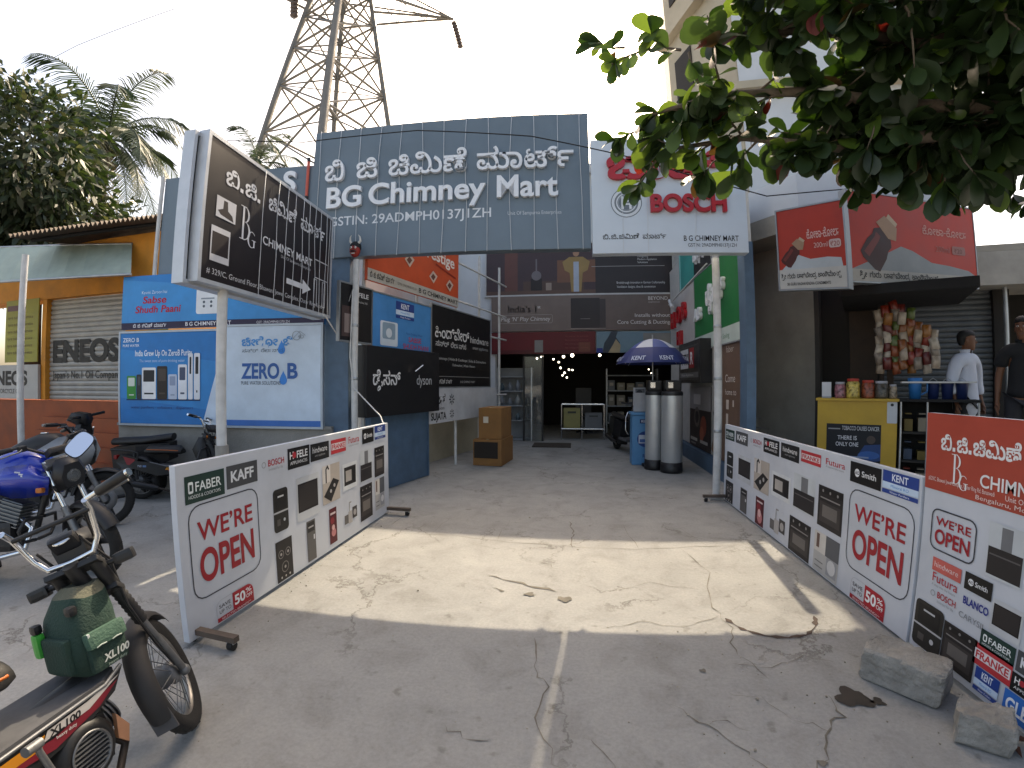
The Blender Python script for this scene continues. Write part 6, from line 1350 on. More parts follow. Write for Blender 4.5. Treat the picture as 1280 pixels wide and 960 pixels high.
mb = MB(); mb.box(c + V((0, -.058, -.06)), (.05, .012, .012), mat('horn_white', 'c9c6bf', .5)); mb.build('teeth', t)

M_CARD = mat('cardboard', '8a6238', .85, var=.12, scale=5, bump=.1)
M_CARDD = mat('cardboard_dark_print', '241c16', .8, var=.2, scale=5)
def carton(label, x0, y0, w, d, z0, h, rz, dark=False):
    t = thing('carton', label, 'carton', (x0, y0, z0), rz)
    mb = MB(); mb.box((w / 2, d / 2, h / 2), (w, d, h - .006), M_CARD, bev=.006); mb.build('box', t, world=False)
    mb = MB()
    if dark:
        mb.box((w * .46, -.004, h * .6), (w * .84, .006, h * .62), M_CARDD)
    else:
        mb.box((w * .32, -.004, h * .62), (w * .22, .006, h * .2), ink('c9c0b0'))
    mb.build('label', t, world=False)
    mb = MB(); mb.box((w / 2, d / 2, h), (.05, d + .004, .004), mat('packing_tape', 'a98a5a', .3)); mb.build('tape', t, world=False)
carton('plain brown carton with a white label, stacked on top of another carton', -1.8, 8.25, .45, .72, .5, .6, -.12)
carton('brown carton with a black printed front, lying under the plain carton', -1.9, 8.2, .56, .85, 0.003, .5, -.12, True)

# umbrella over the cylinders
t = thing('umbrella', 'open blue and white umbrella over the steel cylinders', 'umbrella', (1.48, 8.5, 0))
uc = V((1.48, 8.5, 1.84)); ur, uh = .68, .58
M_UB, M_UW, M_UR = mat('umbrella_blue', '3b4f8a', .6, var=.08), mat('umbrella_white', 'b9bec8', .6, var=.06), mat('umbrella_navy', '1c2c66', .6, var=.08)
def dome(q, r):
    return uh * math.cos(r / ur * math.pi / 2 * .92) ** .8 - .02
rot0 = -100
for k in range(8):
    mb = MB(); vs, fs = [], []; nr, na = 8, 6
    for i in range(nr + 1):
        for j in range(na + 1):
            a = R(rot0 + 45 * (k + j / na)); edge = 1 - .05 * math.sin(math.pi * j / na) * (i / nr) ** 2
            r = ur * i / nr * edge
            vs.append(uc + V((r * math.cos(a), r * math.sin(a), dome(0, ur * i / nr))))
    for i in range(nr):
        for j in range(na):
            fs.append((i * (na + 1) + j, i * (na + 1) + j + 1, (i + 1) * (na + 1) + j + 1, (i + 1) * (na + 1) + j))
    mb.add(vs, fs[:5 * na], M_UB if k % 2 == 0 else M_UW, True); mb.add(vs, fs[5 * na:], M_UR, True)
    pn = mb.build('canopy_panel', t)
    if k in (6, 7, 0, 1):
        am = R(rot0 + 45 * (k + .5)); rad = V((math.cos(am), math.sin(am), 0)); tang = V((-math.sin(am), math.cos(am), 0))
        up = (V((0, 0, dome(0, ur * .8))) - V((0, 0, dome(0, ur)))) - rad * ur * .18
        f = Face(uc + rad * (ur * .945) + Z * (dome(0, ur) + .045) - tang * .2 + rad * .022, tang, up, .4, .1)
        f.text('KENT', .2, .0, .09, 'b4bcd0', 'c', width=.26, bold=.02); f.flush('lettering', pn)
mb = MB(); mb.cyl(V((1.48, 8.5, .0)), uc + Z * (uh + .06), .014, M_STEEL, 10); mb.build('shaft', t)
mb = MB()
for k in range(8):
    a = R(rot0 + 45 * k); mb.tube([uc + V((ur * math.cos(a), ur * math.sin(a), dome(0, ur) - .01)), uc + V((.35 * math.cos(a), .35 * math.sin(a), dome(0, .35) - .02)), uc + Z * (uh - .05)], .005, M_STEEL, 5)
mb.build('ribs', t)
mb = MB(); mb.lathe([(0, 0), (.2, 0), (.2, .04), (.05, .07), (.03, .25), (0, .25)], M_BLACK, 20, Matrix.Translation((1.48, 8.5, .003))); mb.build('base', t)
# blue purifier carton with a white leaflet holder on top
t = thing('purifier_box', 'tall light blue carton with a round badge beside the steel cylinders', 'box', (1.33, 8.58, 0))
M_LB = mat('light_blue_print', '4a86b4', .5, var=.06)
mb = MB(); mb.box((1.33, 8.75, .48), (.44, .36, .95), M_LB, bev=.01); mb.build('body', t)
mb = MB(); mb.box((1.33, 8.74, .985), (.5, .42, .05), M_LB, bev=.012); mb.build('lid', t)
f = Face((1.11, 8.57, 0), (1, 0, 0), Z, .44, .95)
f.disc(.24, .5, .15, '24407c', ry=.15); f.rect(.12, .42, .38, .58, 'b4bcc8'); f.rect(.14, .44, .36, .5, '3a5a94'); f.rect(.14, .8, .36, .88, '23305e'); f.text('KENT', .25, .82, .045, 'c9d2e0', 'c', width=.16, bold=.02); f.text('RO', .2, .15, .06, '24407c', bold=.02); f.flush('print', t)
t = thing('leaflet_holder', 'white leaflet holder with a picture standing on the light blue carton', 'holder', (1.28, 8.72, 1.01))
mb = MB(); mb.box((1.27, 8.72, 1.2), (.24, .12, .36), mat('holder_white', 'b0b2b8', .5), rot=.1); mb.box((1.27, 8.78, 1.36), (.24, .02, .24), mat('holder_white', 'b0b2b8', .5), rot=.1); mb.build('body', t)
f = Face((1.16, 8.69, 1.28), (1, .1, 0), Z, .22, .2); f.rect(.02, .0, .2, .18, '6b6f78'); f.disc(.1, .1, .06, '3a3c42'); f.flush('picture', t)
def softener(label, x, y, r, h):
    t = thing('steel_cylinder', label, 'cylinder', (x, y, 0))
    mb = MB(); mb.lathe([(r * .93, .16), (r, .2), (r, h - .06), (r * .98, h)], mat('brushed_steel', 'b9bcbe', .36, metal=.55, var=.08, scale=3), 32, Matrix.Translation((x, y, 0))); mb.build('shell', t)
    mb = MB(); mb.lathe([(0, 0), (r * 1.03, 0), (r * 1.06, .04), (r * 1.03, .18), (r * .9, .19)], M_BLACK, 32, Matrix.Translation((x, y, .003))); mb.build('foot', t)
    mb = MB(); mb.lathe([(r * 1.0, h - .01), (r * 1.02, h + .03), (r * .95, h + .06), (r * .7, h + .07)], M_BLACK, 32, Matrix.Translation((x, y, 0))); mb.build('collar', t)
    mb = MB(); mb.box((x, y, h + .16), (r * 1.5, r * 1.5, .19), M_BLACK, bev=.035); mb.build('valve_head', t)
    mb = MB(); mb.box((x - r * .3, y - r * .77, h + .17), (.09, .02, .11), M_CHROME, bev=.008); mb.build('valve_display', t)
softener('front steel cylinder with a black valve head, under the umbrella', 1.72, 7.92, .185, 1.36)
softener('rear steel cylinder, half hidden by the front one', 1.46, 8.2, .165, 1.36)

# inside the shop: glass shelves, steel stand with boxes
M_INW = mat('interior_white', '8a8f94', .5, var=.1)
t = thing('glass_cabinet', 'glass cabinet of bottles and pictures left of the shop door', 'cabinet', (-1.6, 12.2, 0))
mb = MB(); mb.box((-1.62, 12.4, 1.0), (.95, .04, 2.0), M_INW); mb.build('back', t)
for z in (.03, .55, .95, 1.35, 1.75):
    mb = MB(); mb.box((-1.62, 12.2, z), (.95, .36, .03), M_INW); mb.build('shelf', t)
for x in (-2.09, -1.15):
    mb = MB(); mb.box((x, 12.0, 1.0), (.03, .03, 2.0), M_STEEL); mb.build('upright', t)
random.seed(5)
for z in (.565, .965, 1.365):
    for k in range(4):
        x = -1.98 + .22 * k; c = random.choice(('5b6f7a', '7a7f86', '3a4a5a', '8c8f90', '4a5a62'))
        mb = MB(Matrix.Translation((x, 12.12, z))); hh = random.uniform(.18, .3); mb.lathe([(0, 0), (.06, 0), (.065, hh * .6), (.03, hh * .85), (.03, hh), (0, hh)], ink(c), 14)
        tag(mb.build('bottle'), 'grey bottle standing on a shelf of the glass cabinet', 'bottle', 'bottles in the glass cabinet')
t = thing('steel_stand', 'low steel frame stand holding a yellow box and a grey box', 'stand', (.2, 12.6, 0))
mb = MB()
for x in (-.35, .22, .84):
    for y in (12.4, 12.85): mb.cyl((x, y, 0), (x, y, .98), .018, M_CHROME, 8)
for y in (12.4, 12.85):
    for z in (.3, .98): mb.cyl((-.35, y, z), (.84, y, z), .018, M_CHROME, 8)
mb.build('frame', t)
mb = MB(); mb.box((.245, 12.62, .31), (1.16, .42, .015), M_STEEL); mb.build('shelf', t)
for c, x, w, h, lb in (('8a8452', -.06, .46, .55, 'dull yellow box standing in the steel frame stand'), ('5f6266', .54, .48, .42, 'grey box standing in the steel frame stand')):
    mb = MB(); mb.box((x, 12.62, .32 + h / 2), (w, .34, h), mat('box_' + c, c, .6), bev=.01); mb.box((x, 12.445, .32 + h * .8), (w * .5, .012, h * .1), ink('3a3a36')); tag(mb.build('box'), lb, 'box')
t = thing('dark_chair', 'black office chair half seen inside the dim shop behind the stand', 'chair', (.3, 14.0, 0))
mb = MB(); mb.box((.3, 14.0, .5), (.5, .5, .09), M_BLACK, bev=.03); mb.build('seat', t)
mb = MB(); mb.box((.3, 14.25, 1.0), (.5, .09, .85), mat('chair_dark', '3a3c40', .6), bev=.03); mb.build('backrest', t)
mb = MB(); mb.cyl((.3, 14.0, .06), (.3, 14.0, .46), .03, M_STEEL, 10)
for a in range(0, 360, 72): mb.tube([(.3, 14, .1), (.3 + .28 * math.cos(R(a)), 14 + .28 * math.sin(R(a)), .05)], .02, M_BLACK, 6)
mb.build('base', t)
t = thing('shelf_rack', 'dark shelf rack of small goods at the right inside the shop', 'rack', (1.6, 13.4, 0))
for z in (.4, .9, 1.35, 1.8):
    mb = MB(); mb.box((1.7, 13.4, z), (1.5, .4, .03), M_INW); mb.build('shelf', t)
for x in (.96, 2.44): 
    mb = MB(); mb.box((x, 13.4, 1.0), (.03, .4, 2.0), M_STEEL); mb.build('upright', t)
for z in (.415, .915, 1.365):
    for k in range(5):
        c = random.choice(('6b6f74', '7a7468', '4a4f58', '8a8474')); mb = MB(); w = random.uniform(.16, .24); h = random.uniform(.2, .32); mb.box((1.1 + .28 * k, 13.35, z + h / 2), (w, .22, h), ink(c), bev=.006); mb.box((1.1 + .28 * k, 13.232, z + h * .6), (w * .6, .01, h * .3), ink('a09a90'))
        tag(mb.build('goods_box'), 'small boxed goods on the shelf rack inside the shop', 'box', 'boxed goods on the shop rack')

# concrete blocks by the red panel
M_BLOCK = mat('concrete_block', '8a8780', .95, var=.25, scale=9, bump=.7, bscale=35)
def block(label, c, size, rz, seed):
    random.seed(seed)
    bm = bmesh.new(); bmesh.ops.create_cube(bm, size=1)
    bmesh.ops.subdivide_edges(bm, edges=bm.edges[:], cuts=13, use_grid_fill=True)
    M = Matrix.Translation((c[0], c[1], size[2] / 2 + .002)) @ Matrix.Rotation(rz, 4, 'Z')
    from mathutils import noise
    for v in bm.verts:
        p = V((v.co.x * size[0], v.co.y * size[1], v.co.z * size[2]))
        cr = sum(1 for q in v.co if abs(abs(q) - .5) < 1e-4)
        if cr >= 2: p *= 1 - .02 * cr
        if v.co.z > -.49: p += noise.noise_vector(p * 9 + V((seed, 0, 0))) * .012 + noise.noise_vector(p * 34 + V((seed, 0, 0))) * (.005 + .012 * (cr >= 2))
        v.co = M @ p
    mb = MB(); bm.verts.index_update(); mb.add([v.co for v in bm.verts], [[v.index for v in f.verts] for f in bm.faces], M_BLOCK); bm.free()
    tag(mb.build('concrete_block'), label, 'concrete block')
block('larger concrete block lying at the joint of the two right boards', (1.74, 2.1), (.39, .22, .18), R(-52), 3)
block('smaller concrete block lying at the foot of the red panel', (1.83, 1.68), (.22, .18, .14), R(-40), 7)
# twisted rag and twigs by the small block
random.seed(17)
for k in range(7):
    x, y = 1.95 + random.uniform(-.1, .1), 1.55 + random.uniform(-.12, .12); a = random.uniform(0, 6)
    mb = MB(); mb.add([(x, y, .02), (x + .03 * math.cos(a), y + .03 * math.sin(a), .035), (x + .08 * math.cos(a + .4), y + .08 * math.sin(a + .4), .012), (x + .04 * math.cos(a + 1), y + .04 * math.sin(a + 1), .03)], [(0, 1, 2, 3)], mat('dry_leaf', '5a3626', .8, var=.3, scale=20))
    tag(mb.build('dry_leaf'), 'dry brown leaf lying by the smaller concrete block', 'leaf', 'dry leaves by the small block')
# cable across the boards
mb = MB(); P = [V((-5.2, 4.6, 4.9)), V((-3.7, 5.25, 4.95)), V((-2.0, 5.28, 4.9)), V((-.5, 5.3, 4.68)), V((.6, 5.32, 4.38)), V((1.6, 5.34, 4.05)), V((2.5, 5.6, 3.95)), V((4.2, 6.0, 4.3))]
mb.tube(P, .008, M_BLACKM, 5); tag(mb.build('overhead_cable'), 'thin black cable slung across the front of the name boards', 'cable')
mb = MB(); mb.tube([V((-3.1, 5.0, 2.45)), V((-2.95, 5.2, 2.1)), V((-2.95, 5.3, 2.5)), V((-2.86, 5.32, 2.8)), V((-2.88, 5.31, 1.9)), V((-2.82, 5.3, 1.5)), V((-2.4, 5.2, 1.15)), V((-2.25, 4.97, 1.06))], .009, M_WPIPE, 6); tag(mb.build('loose_wire'), 'white loose wire from the arrow sign down the mask pole', 'wire')

# ============================================================ two-wheelers (local axes: x forward, y to the rider's left, z up)
M_FRAME = mat('bike_black', '1d1d1e', .5, var=.2, scale=10)
M_DUST = mat('dusty_rubber_mat', '4c4c4e', .85, var=.2, scale=14, bump=.1)
M_ALLOY = mat('cast_alloy', '77797b', .5, metal=.7, var=.2, scale=14)
M_SPRING = mat('rubber_boot', '2a2a2b', .7, var=.2, scale=20)
M_SEATB = mat('seat_vinyl', '1c1b1b', .55, var=.2, scale=25, bump=.1)
M_BAG = mat('green_canvas', '213a31', .85, var=.18, scale=10, bump=.3, bscale=120)
M_BAGL = mat('green_canvas_light', '3c5a4b', .8, var=.15, scale=10, bump=.3, bscale=120)
M_BAGG = mat('faded_khaki_canvas', '5b5b4c', .85, var=.2, scale=10, bump=.3, bscale=120)
M_MIRROR = mat('mirror_glass', 'dfe6ee', .03, metal=1, var=0)
M_AMBER = mat('amber_lens', 'b0601a', .25, var=.05)
M_PEACH = mat('faded_orange_cover', 'c08a68', .5, var=.12)
M_RIMD = mat('dusty_rim', '8e8b86', .4, metal=.8, var=.25, scale=14)
M_FENDER = mat('dusty_black_plastic', '2b2a2a', .7, var=.25, scale=8)
def wheel(root, c, Rt, wt, M=None, spokes=True, rim=M_RIMD):
    """tyre with tread, rim and hub; the axle lies along local y"""
    T = (M or Matrix()) @ Matrix.Translation(c) @ Matrix.Rotation(R(90), 4, 'X')
    mb = MB(T); n = 44
    prof = [(Rt - 2 * wt * .95, -wt * .55), (Rt - wt, -wt), (Rt - wt * .3, -wt * .82), (Rt - wt * .06, -wt * .45), (Rt, 0), (Rt - wt * .06, wt * .45), (Rt - wt * .3, wt * .82), (Rt - wt, wt), (Rt - 2 * wt * .95, wt * .55)]
    mb.lathe(prof, M_RUBBER, n)
    for k in range(48):
        a = 2 * math.pi * k / 48; s = 1 if k % 2 else -1
        p0 = V((Rt * .999 * math.cos(a), Rt * .999 * math.sin(a), s * wt * .1)); p1 = V(((Rt - wt * .22) * math.cos(a + .05), (Rt - wt * .22) * math.sin(a + .05), s * wt * .75))
        mb.tube([p0, p1], wt * .09, M_RUBBER, 4)
    ty = mb.build('wheel', root, world=False)
    mb = MB(T); r = Rt - 2 * wt * .92
    mb.lathe([(r + .012, -wt * .6), (r - .004, -wt * .52), (r - .012, -wt * .2), (r - .012, wt * .2), (r - .004, wt * .52), (r + .012, wt * .6)], rim, n)
    mb.build('rim', ty, world=False)
    mb = MB(T); mb.lathe([(.0, -.05), (.05, -.045), (.055, -.02), (.045, 0), (.055, .02), (.05, .045), (0, .05)], M_ALLOY, 20); mb.build('hub', ty, world=False)
    mb = MB(T)
    if spokes:
        for k in range(32):
            a = 2 * math.pi * k / 32; b = a + (.55 if k % 2 else -.55); s = .04 if (k // 2) % 2 else -.04
            mb.tube([(.05 * math.cos(a), .05 * math.sin(a), s), ((r - .01) * math.cos(b * .35 + a * .65), (r - .01) * math.sin(b * .35 + a * .65), s * .2)], .0022, M_ALLOY, 4, caps=False)
        mb.build('spokes', ty, world=False)
    else:
        for k in range(5):
            a = 2 * math.pi * k / 5
            mb.tube([(.03 * math.cos(a), .03 * math.sin(a), 0), ((r) * math.cos(a + .1), (r) * math.sin(a + .1), 0)], [.028, .018], M_FRAME, 6)
        mb.build('spokes', ty, world=False)
    return ty
def fender(root, c, rad, w, a0, a1, m, M=None, name='mudguard', t=.004, flap=0):
    mb = MB(M or Matrix()); n = 14; rings = []
    for i in range(n + 1):
        a = R(a0 + (a1 - a0) * i / n); ca, sa = math.cos(a), math.sin(a)
        row = []
        for (y, dr) in ((-w, -.03), (-w * .8, -.008), (-w * .4, .004), (0, .008), (w * .4, .004), (w * .8, -.008), (w, -.03)):
            row.append((c[0] + (rad + dr) * ca, c[1] + y, c[2] + (rad + dr) * sa))
        back = [(p[0] - t * ca, p[1], p[2] - t * sa) for p in row[::-1]]
        rings.append(row + back)
    mb.loft(rings, m)
    return mb.build(name, root, world=False)
def decal(root, name, pts, y, c, side, k=0):
    """flat sticker polygon in the x-z plane, a hair off the panel at distance y"""
    mb = MB(); mb.add([(x, side * (y + .001 + .0006 * k), z) for x, z in pts], [list(range(len(pts)))], ink(c)); return mb
def moped(label, loc, az, steer, lean, bag=True, accent='7a1f2c', lettering=True, group=None, body=M_FRAME):
    t = thing('moped', label, 'moped', loc, R(90 - az), group)
    t.rotation_euler = (R(-lean), 0, R(90 - az))
    S = Matrix.Translation((.92, 0, .85)) @ Matrix.Rotation(R(steer), 4, V((-.438, 0, .899))) @ Matrix.Translation((-.92, 0, -.85))
    wheel(t, (0, 0, .265), .265, .036); wheel(t, (1.228, 0, .265), .265, .036, S)
    fender(t, (1.228, 0, .265), .298, .052, 40, 196, M_FENDER, S)
    mb = MB(S); mb.box((.952, 0, .19), (.012, .09, .1), M_DUST, bev=.003); mb.build('mud_flap', t, world=False)
    fender(t, (0, 0, .265), .31, .07, 20, 185, body)
    # fork: lower tubes, rubber boots, upper cover
    for s in (-1, 1):
        y = .072 * s
        P = lambda q: V((1.228 - .438 * q, y, .265 + .899 * q))
        mb = MB(S); mb.cyl(P(-.03), P(.36), .017, M_ALLOY, 12); mb.ball(P(-.02), .026, M_ALLOY, 10); mb.build('fork_leg', t, world=False)
        mb = MB(S); n = 17
        mb.tube([P(.33 + .2 * i / n) for i in range(n + 1)], [.029 if i % 2 else .023 for i in range(n + 1)], M_SPRING, 12); mb.build('fork_boot', t, world=False)
        mb = MB(S); mb.cyl(P(.52), P(.68), .028, M_FRAME, 12); mb.build('fork_cover', t, world=False)
    mb = MB(S)
    for q in (.53, .67):
        mb.box((1.228 - .438 * q - .01, 0, .265 + .899 * q), (.07, .2, .022), M_FRAME, rot=Matrix.Rotation(R(26), 4, 'Y'), bev=.006)
    mb.cyl((1.228 - .438 * .5 - .02, 0, .265 + .899 * .5), (1.228 - .438 * .7 - .02, 0, .265 + .899 * .7), .03, M_FRAME, 14)
    mb.build('fork_clamp', t, world=False)
    # high chrome handlebar, grips, levers, clock, headlamp, indicators, mirror
    bar = [(.87, -.15, 1.09), (.905, -.145, 1.06), (.935, -.12, .955), (.93, -.085, .905), (.925, 0, .9), (.93, .085, .905), (.935, .12, .955), (.905, .145, 1.06), (.87, .15, 1.09)]
    mb = MB(S); mb.tube(bar, .0115, M_CHROME, 12); mb.build('handlebar', t, world=False)
    mb = MB(S); mb.cyl((.9, -.143, 1.055), (.9, .143, 1.055), .009, M_FRAME, 10); mb.build('cross_bar', t, world=False)
    for s in (-1, 1):
        a, b = V((.885, s * .15, 1.09)), V((.80, s * .34, 1.115))
        mb = MB(S); mb.tube([a, a.lerp(b, .35)], .011, M_CHROME, 10); g0 = a.lerp(b, .3); mb.tube([g0, g0.lerp(b, .05), b.lerp(g0, .04), b], [.016, .019, .019, .015], M_BLACK, 14); mb.cyl(b, b + (b - a).normalized() * .012, .015, M_CHROME, 12); mb.build('grip', t, world=False)
        mb = MB(S); mb.tube([a.lerp(b, .2) + V((.02, 0, -.005)), a.lerp(b, .3) + V((.055, 0, -.01)), b + V((.06, -s * .02, -.02))], [.008, .006, .005], M_ALLOY, 8); mb.build('brake_lever', t, world=False)
        mb = MB(S); mb.tube([(.965, s * .05, .84), (.965, s * .13, .84)], .011, M_BLACK, 8); mb.box((.965, s * .165, .84), (.05, .075, .045), M_BLACK, bev=.014); i_ = mb.build('indicator', t, world=False)
        mb = MB(S); mb.ball((.992, s * .165, .84), (.012, .03, .02), M_AMBER, 12); mb.build('lens', i_, world=False)
    mb = MB(S); mb.loft([[(.95, y * .8, z) for y, z in ((-.07, .91), (.07, .91), (.075, .96), (.06, 1.0), (-.06, 1.0), (-.075, .96))], [(1.03, y * 1.05, z) for y, z in ((-.07, .9), (.07, .9), (.075, .96), (.06, 1.005), (-.06, 1.005), (-.075, .96))], [(1.06, y * .9, z) for y, z in ((-.07, .91), (.07, .91), (.075, .96), (.06, .99), (-.06, .99), (-.075, .96))]], M_BLACK); hd = mb.build('headlamp', t, world=False)
    mb = MB(S); mb.ball((1.058, 0, .955), (.015, .058, .04), M_GLASS, 16); mb.build('lens', hd, world=False)
    mb = MB(S); mb.box((.945, 0, .975), (.035, .1, .075), M_BLACK, rot=Matrix.Rotation(R(-38), 4, 'Y'), bev=.014); ck = mb.build('instrument', t, world=False)
    mb = MB(S); T = S @ Matrix.Translation((.903, 0, 1.022)) @ Matrix.Rotation(R(-38 - 90 + 38 + 52 - 10), 4, 'Y'); mb.M = S @ Matrix.Translation((.93, 0, .99)) @ Matrix.Rotation(R(-128 + 90), 4, 'Y'); mb.lathe([(.036, 0), (.04, .005), (.034, .009), (0, .009)], M_CHROME, 24, Matrix.Diagonal((.75, 1, 1, 1))); mb.build('dial', ck, world=False)
    # frame: headstock tube, platform, side panels
    mb = MB(); mb.tube([(.965, 0, .8), (.93, 0, .68), (.9, 0, .55), (.84, 0, .46), (.6, 0, .43), (.2, 0, .45), (-.05, 0, .5)], [.034, .036, .04, .045, .045, .04, .03], M_FRAME, 12); mb.build('frame', t, world=False)
    mb = MB()
    up = [(.9, .105, .505), (.84, .12, .485), (.44, .125, .475), (.36, .12, .49)]
    mb.add([(x, y, z) for x, y, z in up] + [(x, -y, z) for x, y, z in up] + [(x, y, z - .03) for x, y, z in up] + [(x, -y, z - .03) for x, y, z in up], [(0, 1, 5, 4), (1, 2, 6, 5), (2, 3, 7, 6), (8, 12, 13, 9), (9, 13, 14, 10), (10, 14, 15, 11), (0, 4, 12, 8), (3, 11, 15, 7), (0, 8, 9, 1), (1, 9, 10, 2), (2, 10, 11, 3), (4, 5, 13, 12), (5, 6, 14, 13), (6, 7, 15, 14)], M_DUST)
    mb.build('footboard', t, world=False)
    for s in (-1, 1):
        pts = [(.92, .5), (.84, .46), (.44, .45), (.2, .5), (-.02, .52), (-.1, .46), (.02, .40), (.3, .33), (.56, .36), (.74, .38), (.87, .43)]
        mb = MB(); mb.slab([(x, s * .118, z) for x, z in (pts if s < 0 else pts[::-1])], (0, s * .012, 0), body)
        mb.tube([(.92, s * .125, .505), (.84, s * .128, .47), (.44, s * .13, .458), (.2, s * .13, .508)], .007, M_ALLOY, 8)
        sp = mb.build('side_panel', t, world=False)
        Fm = Face((.40 if s < 0 else .90, s * .13, .38), (1 if s < 0 else -1, 0, 0), Z, .5, .1)
        if s < 0:
            Fm.poly([(.06, .018), (.22, .0), (.4, .035), (.49, .085), (.36, .06), (.22, .035), (.08, .05)], accent); Fm.poly([(.02, .03), (.18, .03), (.2, .066), (.04, .062)], 'c47f22'); Fm.poly([(.19, .045), (.36, .05), (.5, .1), (.36, .078), (.21, .072)], 'b9b4b0')
            Fm.text('XL100', .21, .047, .022, '1a1a1b', width=.115, bold=.03, shear=.25); Fm.text('heavy duty', .23, .028, .01, 'c9c4c0', width=.075, bold=.02)
            Fm.flush('sticker', None)
            o = [q for q in bpy.data.objects if q.name.startswith('sticker') and q.parent is None][-1]; o.parent = sp
            Fm.e_ = 0
            F2 = Face((.0, s * .13, .42), (1, 0, 0), Z, .2, .1); F2.text('TVS', .02, .02, .025, 'a9b4c4', bold=.03, shear=.2); F2.rect(.1, .02, .15, .045, '5d7fae'); F2.flush('badge', None)
            o = [q for q in bpy.data.objects if q.name.startswith('badge') and q.parent is None][-1]; o.parent = sp
    # engine with ribbed fan cover, kick lever, cylinder, silencer
    mb = MB(); mb.box((.7, 0, .27), (.3, .17, .2), M_FRAME, bev=.04); mb.tube([(.8, 0, .3), (.9, 0, .33)], .06, M_ALLOY, 14)
    for k in range(6): mb.tube([(.82 + .015 * k, 0, .305 + .005 * k), (.826 + .015 * k, 0, .307 + .005 * k)], .078, M_ALLOY, 16)
    mb.build('engine', t, world=False)
    T = Matrix.Translation((.72, -.085, .29)) @ Matrix.Rotation(R(90), 4, 'X')
    mb = MB(T); mb.lathe([(.115, 0), (.112, .035), (.095, .055), (.075, .06), (.072, .05), (0, .05)], M_FRAME, 32); cv = mb.build('fan_cover', t, world=False)
    mb = MB(T)
    for k in range(-4, 5):
        h = math.sqrt(max(0, .07 ** 2 - (k * .015) ** 2)); mb.box((0, k * .015, .055), (2 * h, .005, .012), M_ALLOY, rot=Matrix.Rotation(0, 4, 'Z'))
    mb.lathe([(.074, .05), (.078, .062), (.07, .064), (.068, .05)], M_ALLOY, 32); mb.build('grille', cv, world=False)
    mb = MB(); mb.tube([(.58, -.14, .28), (.575, -.155, .34), (.555, -.16, .42), (.55, -.165, .455)], .011, M_ALLOY, 10); mb.cyl((.56, -.17, .455), (.5, -.19, .465), .016, M_ALLOY, 10); mb.ball((.58, -.14, .28), .024, M_ALLOY, 12); mb.build('kick_lever', t, world=False)
    mb = MB(); mb.tube([(.84, -.05, .26), (.88, -.09, .2), (.8, -.12, .13), (.6, -.15, .12), (.35, -.16, .17)], .016, mat('burnt_pipe', '3a332e', .6, metal=.5), 10); mb.tube([(.35, -.16, .17), (.3, -.16, .175), (-.12, -.16, .24), (-.22, -.16, .255)], [.018, .042, .046, .03], mat('silencer_black', '2e2f31', .4, metal=.5), 16); mb.build('silencer', t, world=False)
    mb = MB(); mb.slab([(.86, -.095, .34), (.9, -.095, .27), (.88, -.095, .21), (.845, -.095, .25)], (0, -.02, 0), M_PEACH); mb.build('shroud', t, world=False)
    # seats, carrier, tail lamp
    def cushion(x0, x1, z, w0, w1, h, m, nm='seat'):
        rings = []
        for q in (0, .08, .3, .6, .92, 1):
            x = x0 + (x1 - x0) * q; w = (w1 + (w0 - w1) * q) * (.8 if q in (0, 1) else 1); hh = h * (.5 if q in (0, 1) else 1)
            rings.append([(x, w * math.cos(a) * (1 if abs(math.cos(a)) < .9 else 1), z + hh * (math.sin(a) if math.sin(a) > 0 else .35 * math.sin(a))) for a in [2 * math.pi * j / 16 for j in range(16)]])
        mb = MB(); mb.loft(rings, m); return mb.build(nm, t, world=False)
    cu = cushion(.6, .1, .64, .14, .09, .09, M_SEATB)
    mb = MB(); mb.tube([(.57, -.085, .66), (.4, -.105, .668), (.15, -.13, .672)], .006, ink('b05a20'), 6); mb.build('piping', cu, world=False)
    if bag: cushion(-.02, -.36, .70, .13, .11, .07, M_SEATB, 'pillion_seat')
    mb = MB()
    for s in (-1, 1): mb.tube([(.0, s * .1, .5), (.02, s * .12, .63), (-.1, s * .13, .655), (-.38, s * .12, .665)], .012, M_FRAME, 8); mb.tube([(-.05, s * .1, .64), (0, s * .09, .27)], .02, M_SPRING, 8)
    mb.build('carrier', t, world=False)
    mb = MB(); mb.loft([[(.0, s_ * .12, .42), (.0, s_ * .12, .56), (-.25, s_ * .1, .6), (-.33, s_ * .08, .5), (-.2, s_ * .11, .4)] for s_ in (-1, 1)], body, smooth=False); tc_ = mb.build('tail_cover', t, world=False)
    mb = MB()
    for s in (-1, 1): mb.slab([(-.04, s * .121, .45), (-.02, s * .121, .54), (-.2, s * .108, .575), (-.14, s * .112, .47)], (0, s * .003, 0), ink(accent))
    mb.build('sticker', tc_, world=False)
    mb = MB(); mb.box((-.35, 0, .56), (.05, .13, .06), ink('8e1a1a'), bev=.012); mb.build('tail_lamp', t, world=False)
    mb = MB(); mb.tube([(.45, .1, .3), (.4, .2, .15), (.36, .3 , .0 + math.tan(R(lean)) * .3 * 0 + .045)], .012, M_FRAME, 8); mb.build('side_stand', t, world=False)
    mb = MB(S)
    mb.tube([(.93, -.06, .98), (1.0, -.1, .85), (.98, -.09, .66), (1.1, -.07, .45), (1.2, -.06, .3)], .0055, M_BLACK, 6); mb.tube([(.93, .1, .98), (1.02, .05, .8), (.95, 0, .6)], .0055, M_BLACK, 6); mb.tube([(.9, -.12, 1.05), (1.06, -.06, .9), (1.0, 0, .7)], .005, M_BLACK, 6)
    mb.build('cable', t, world=False)
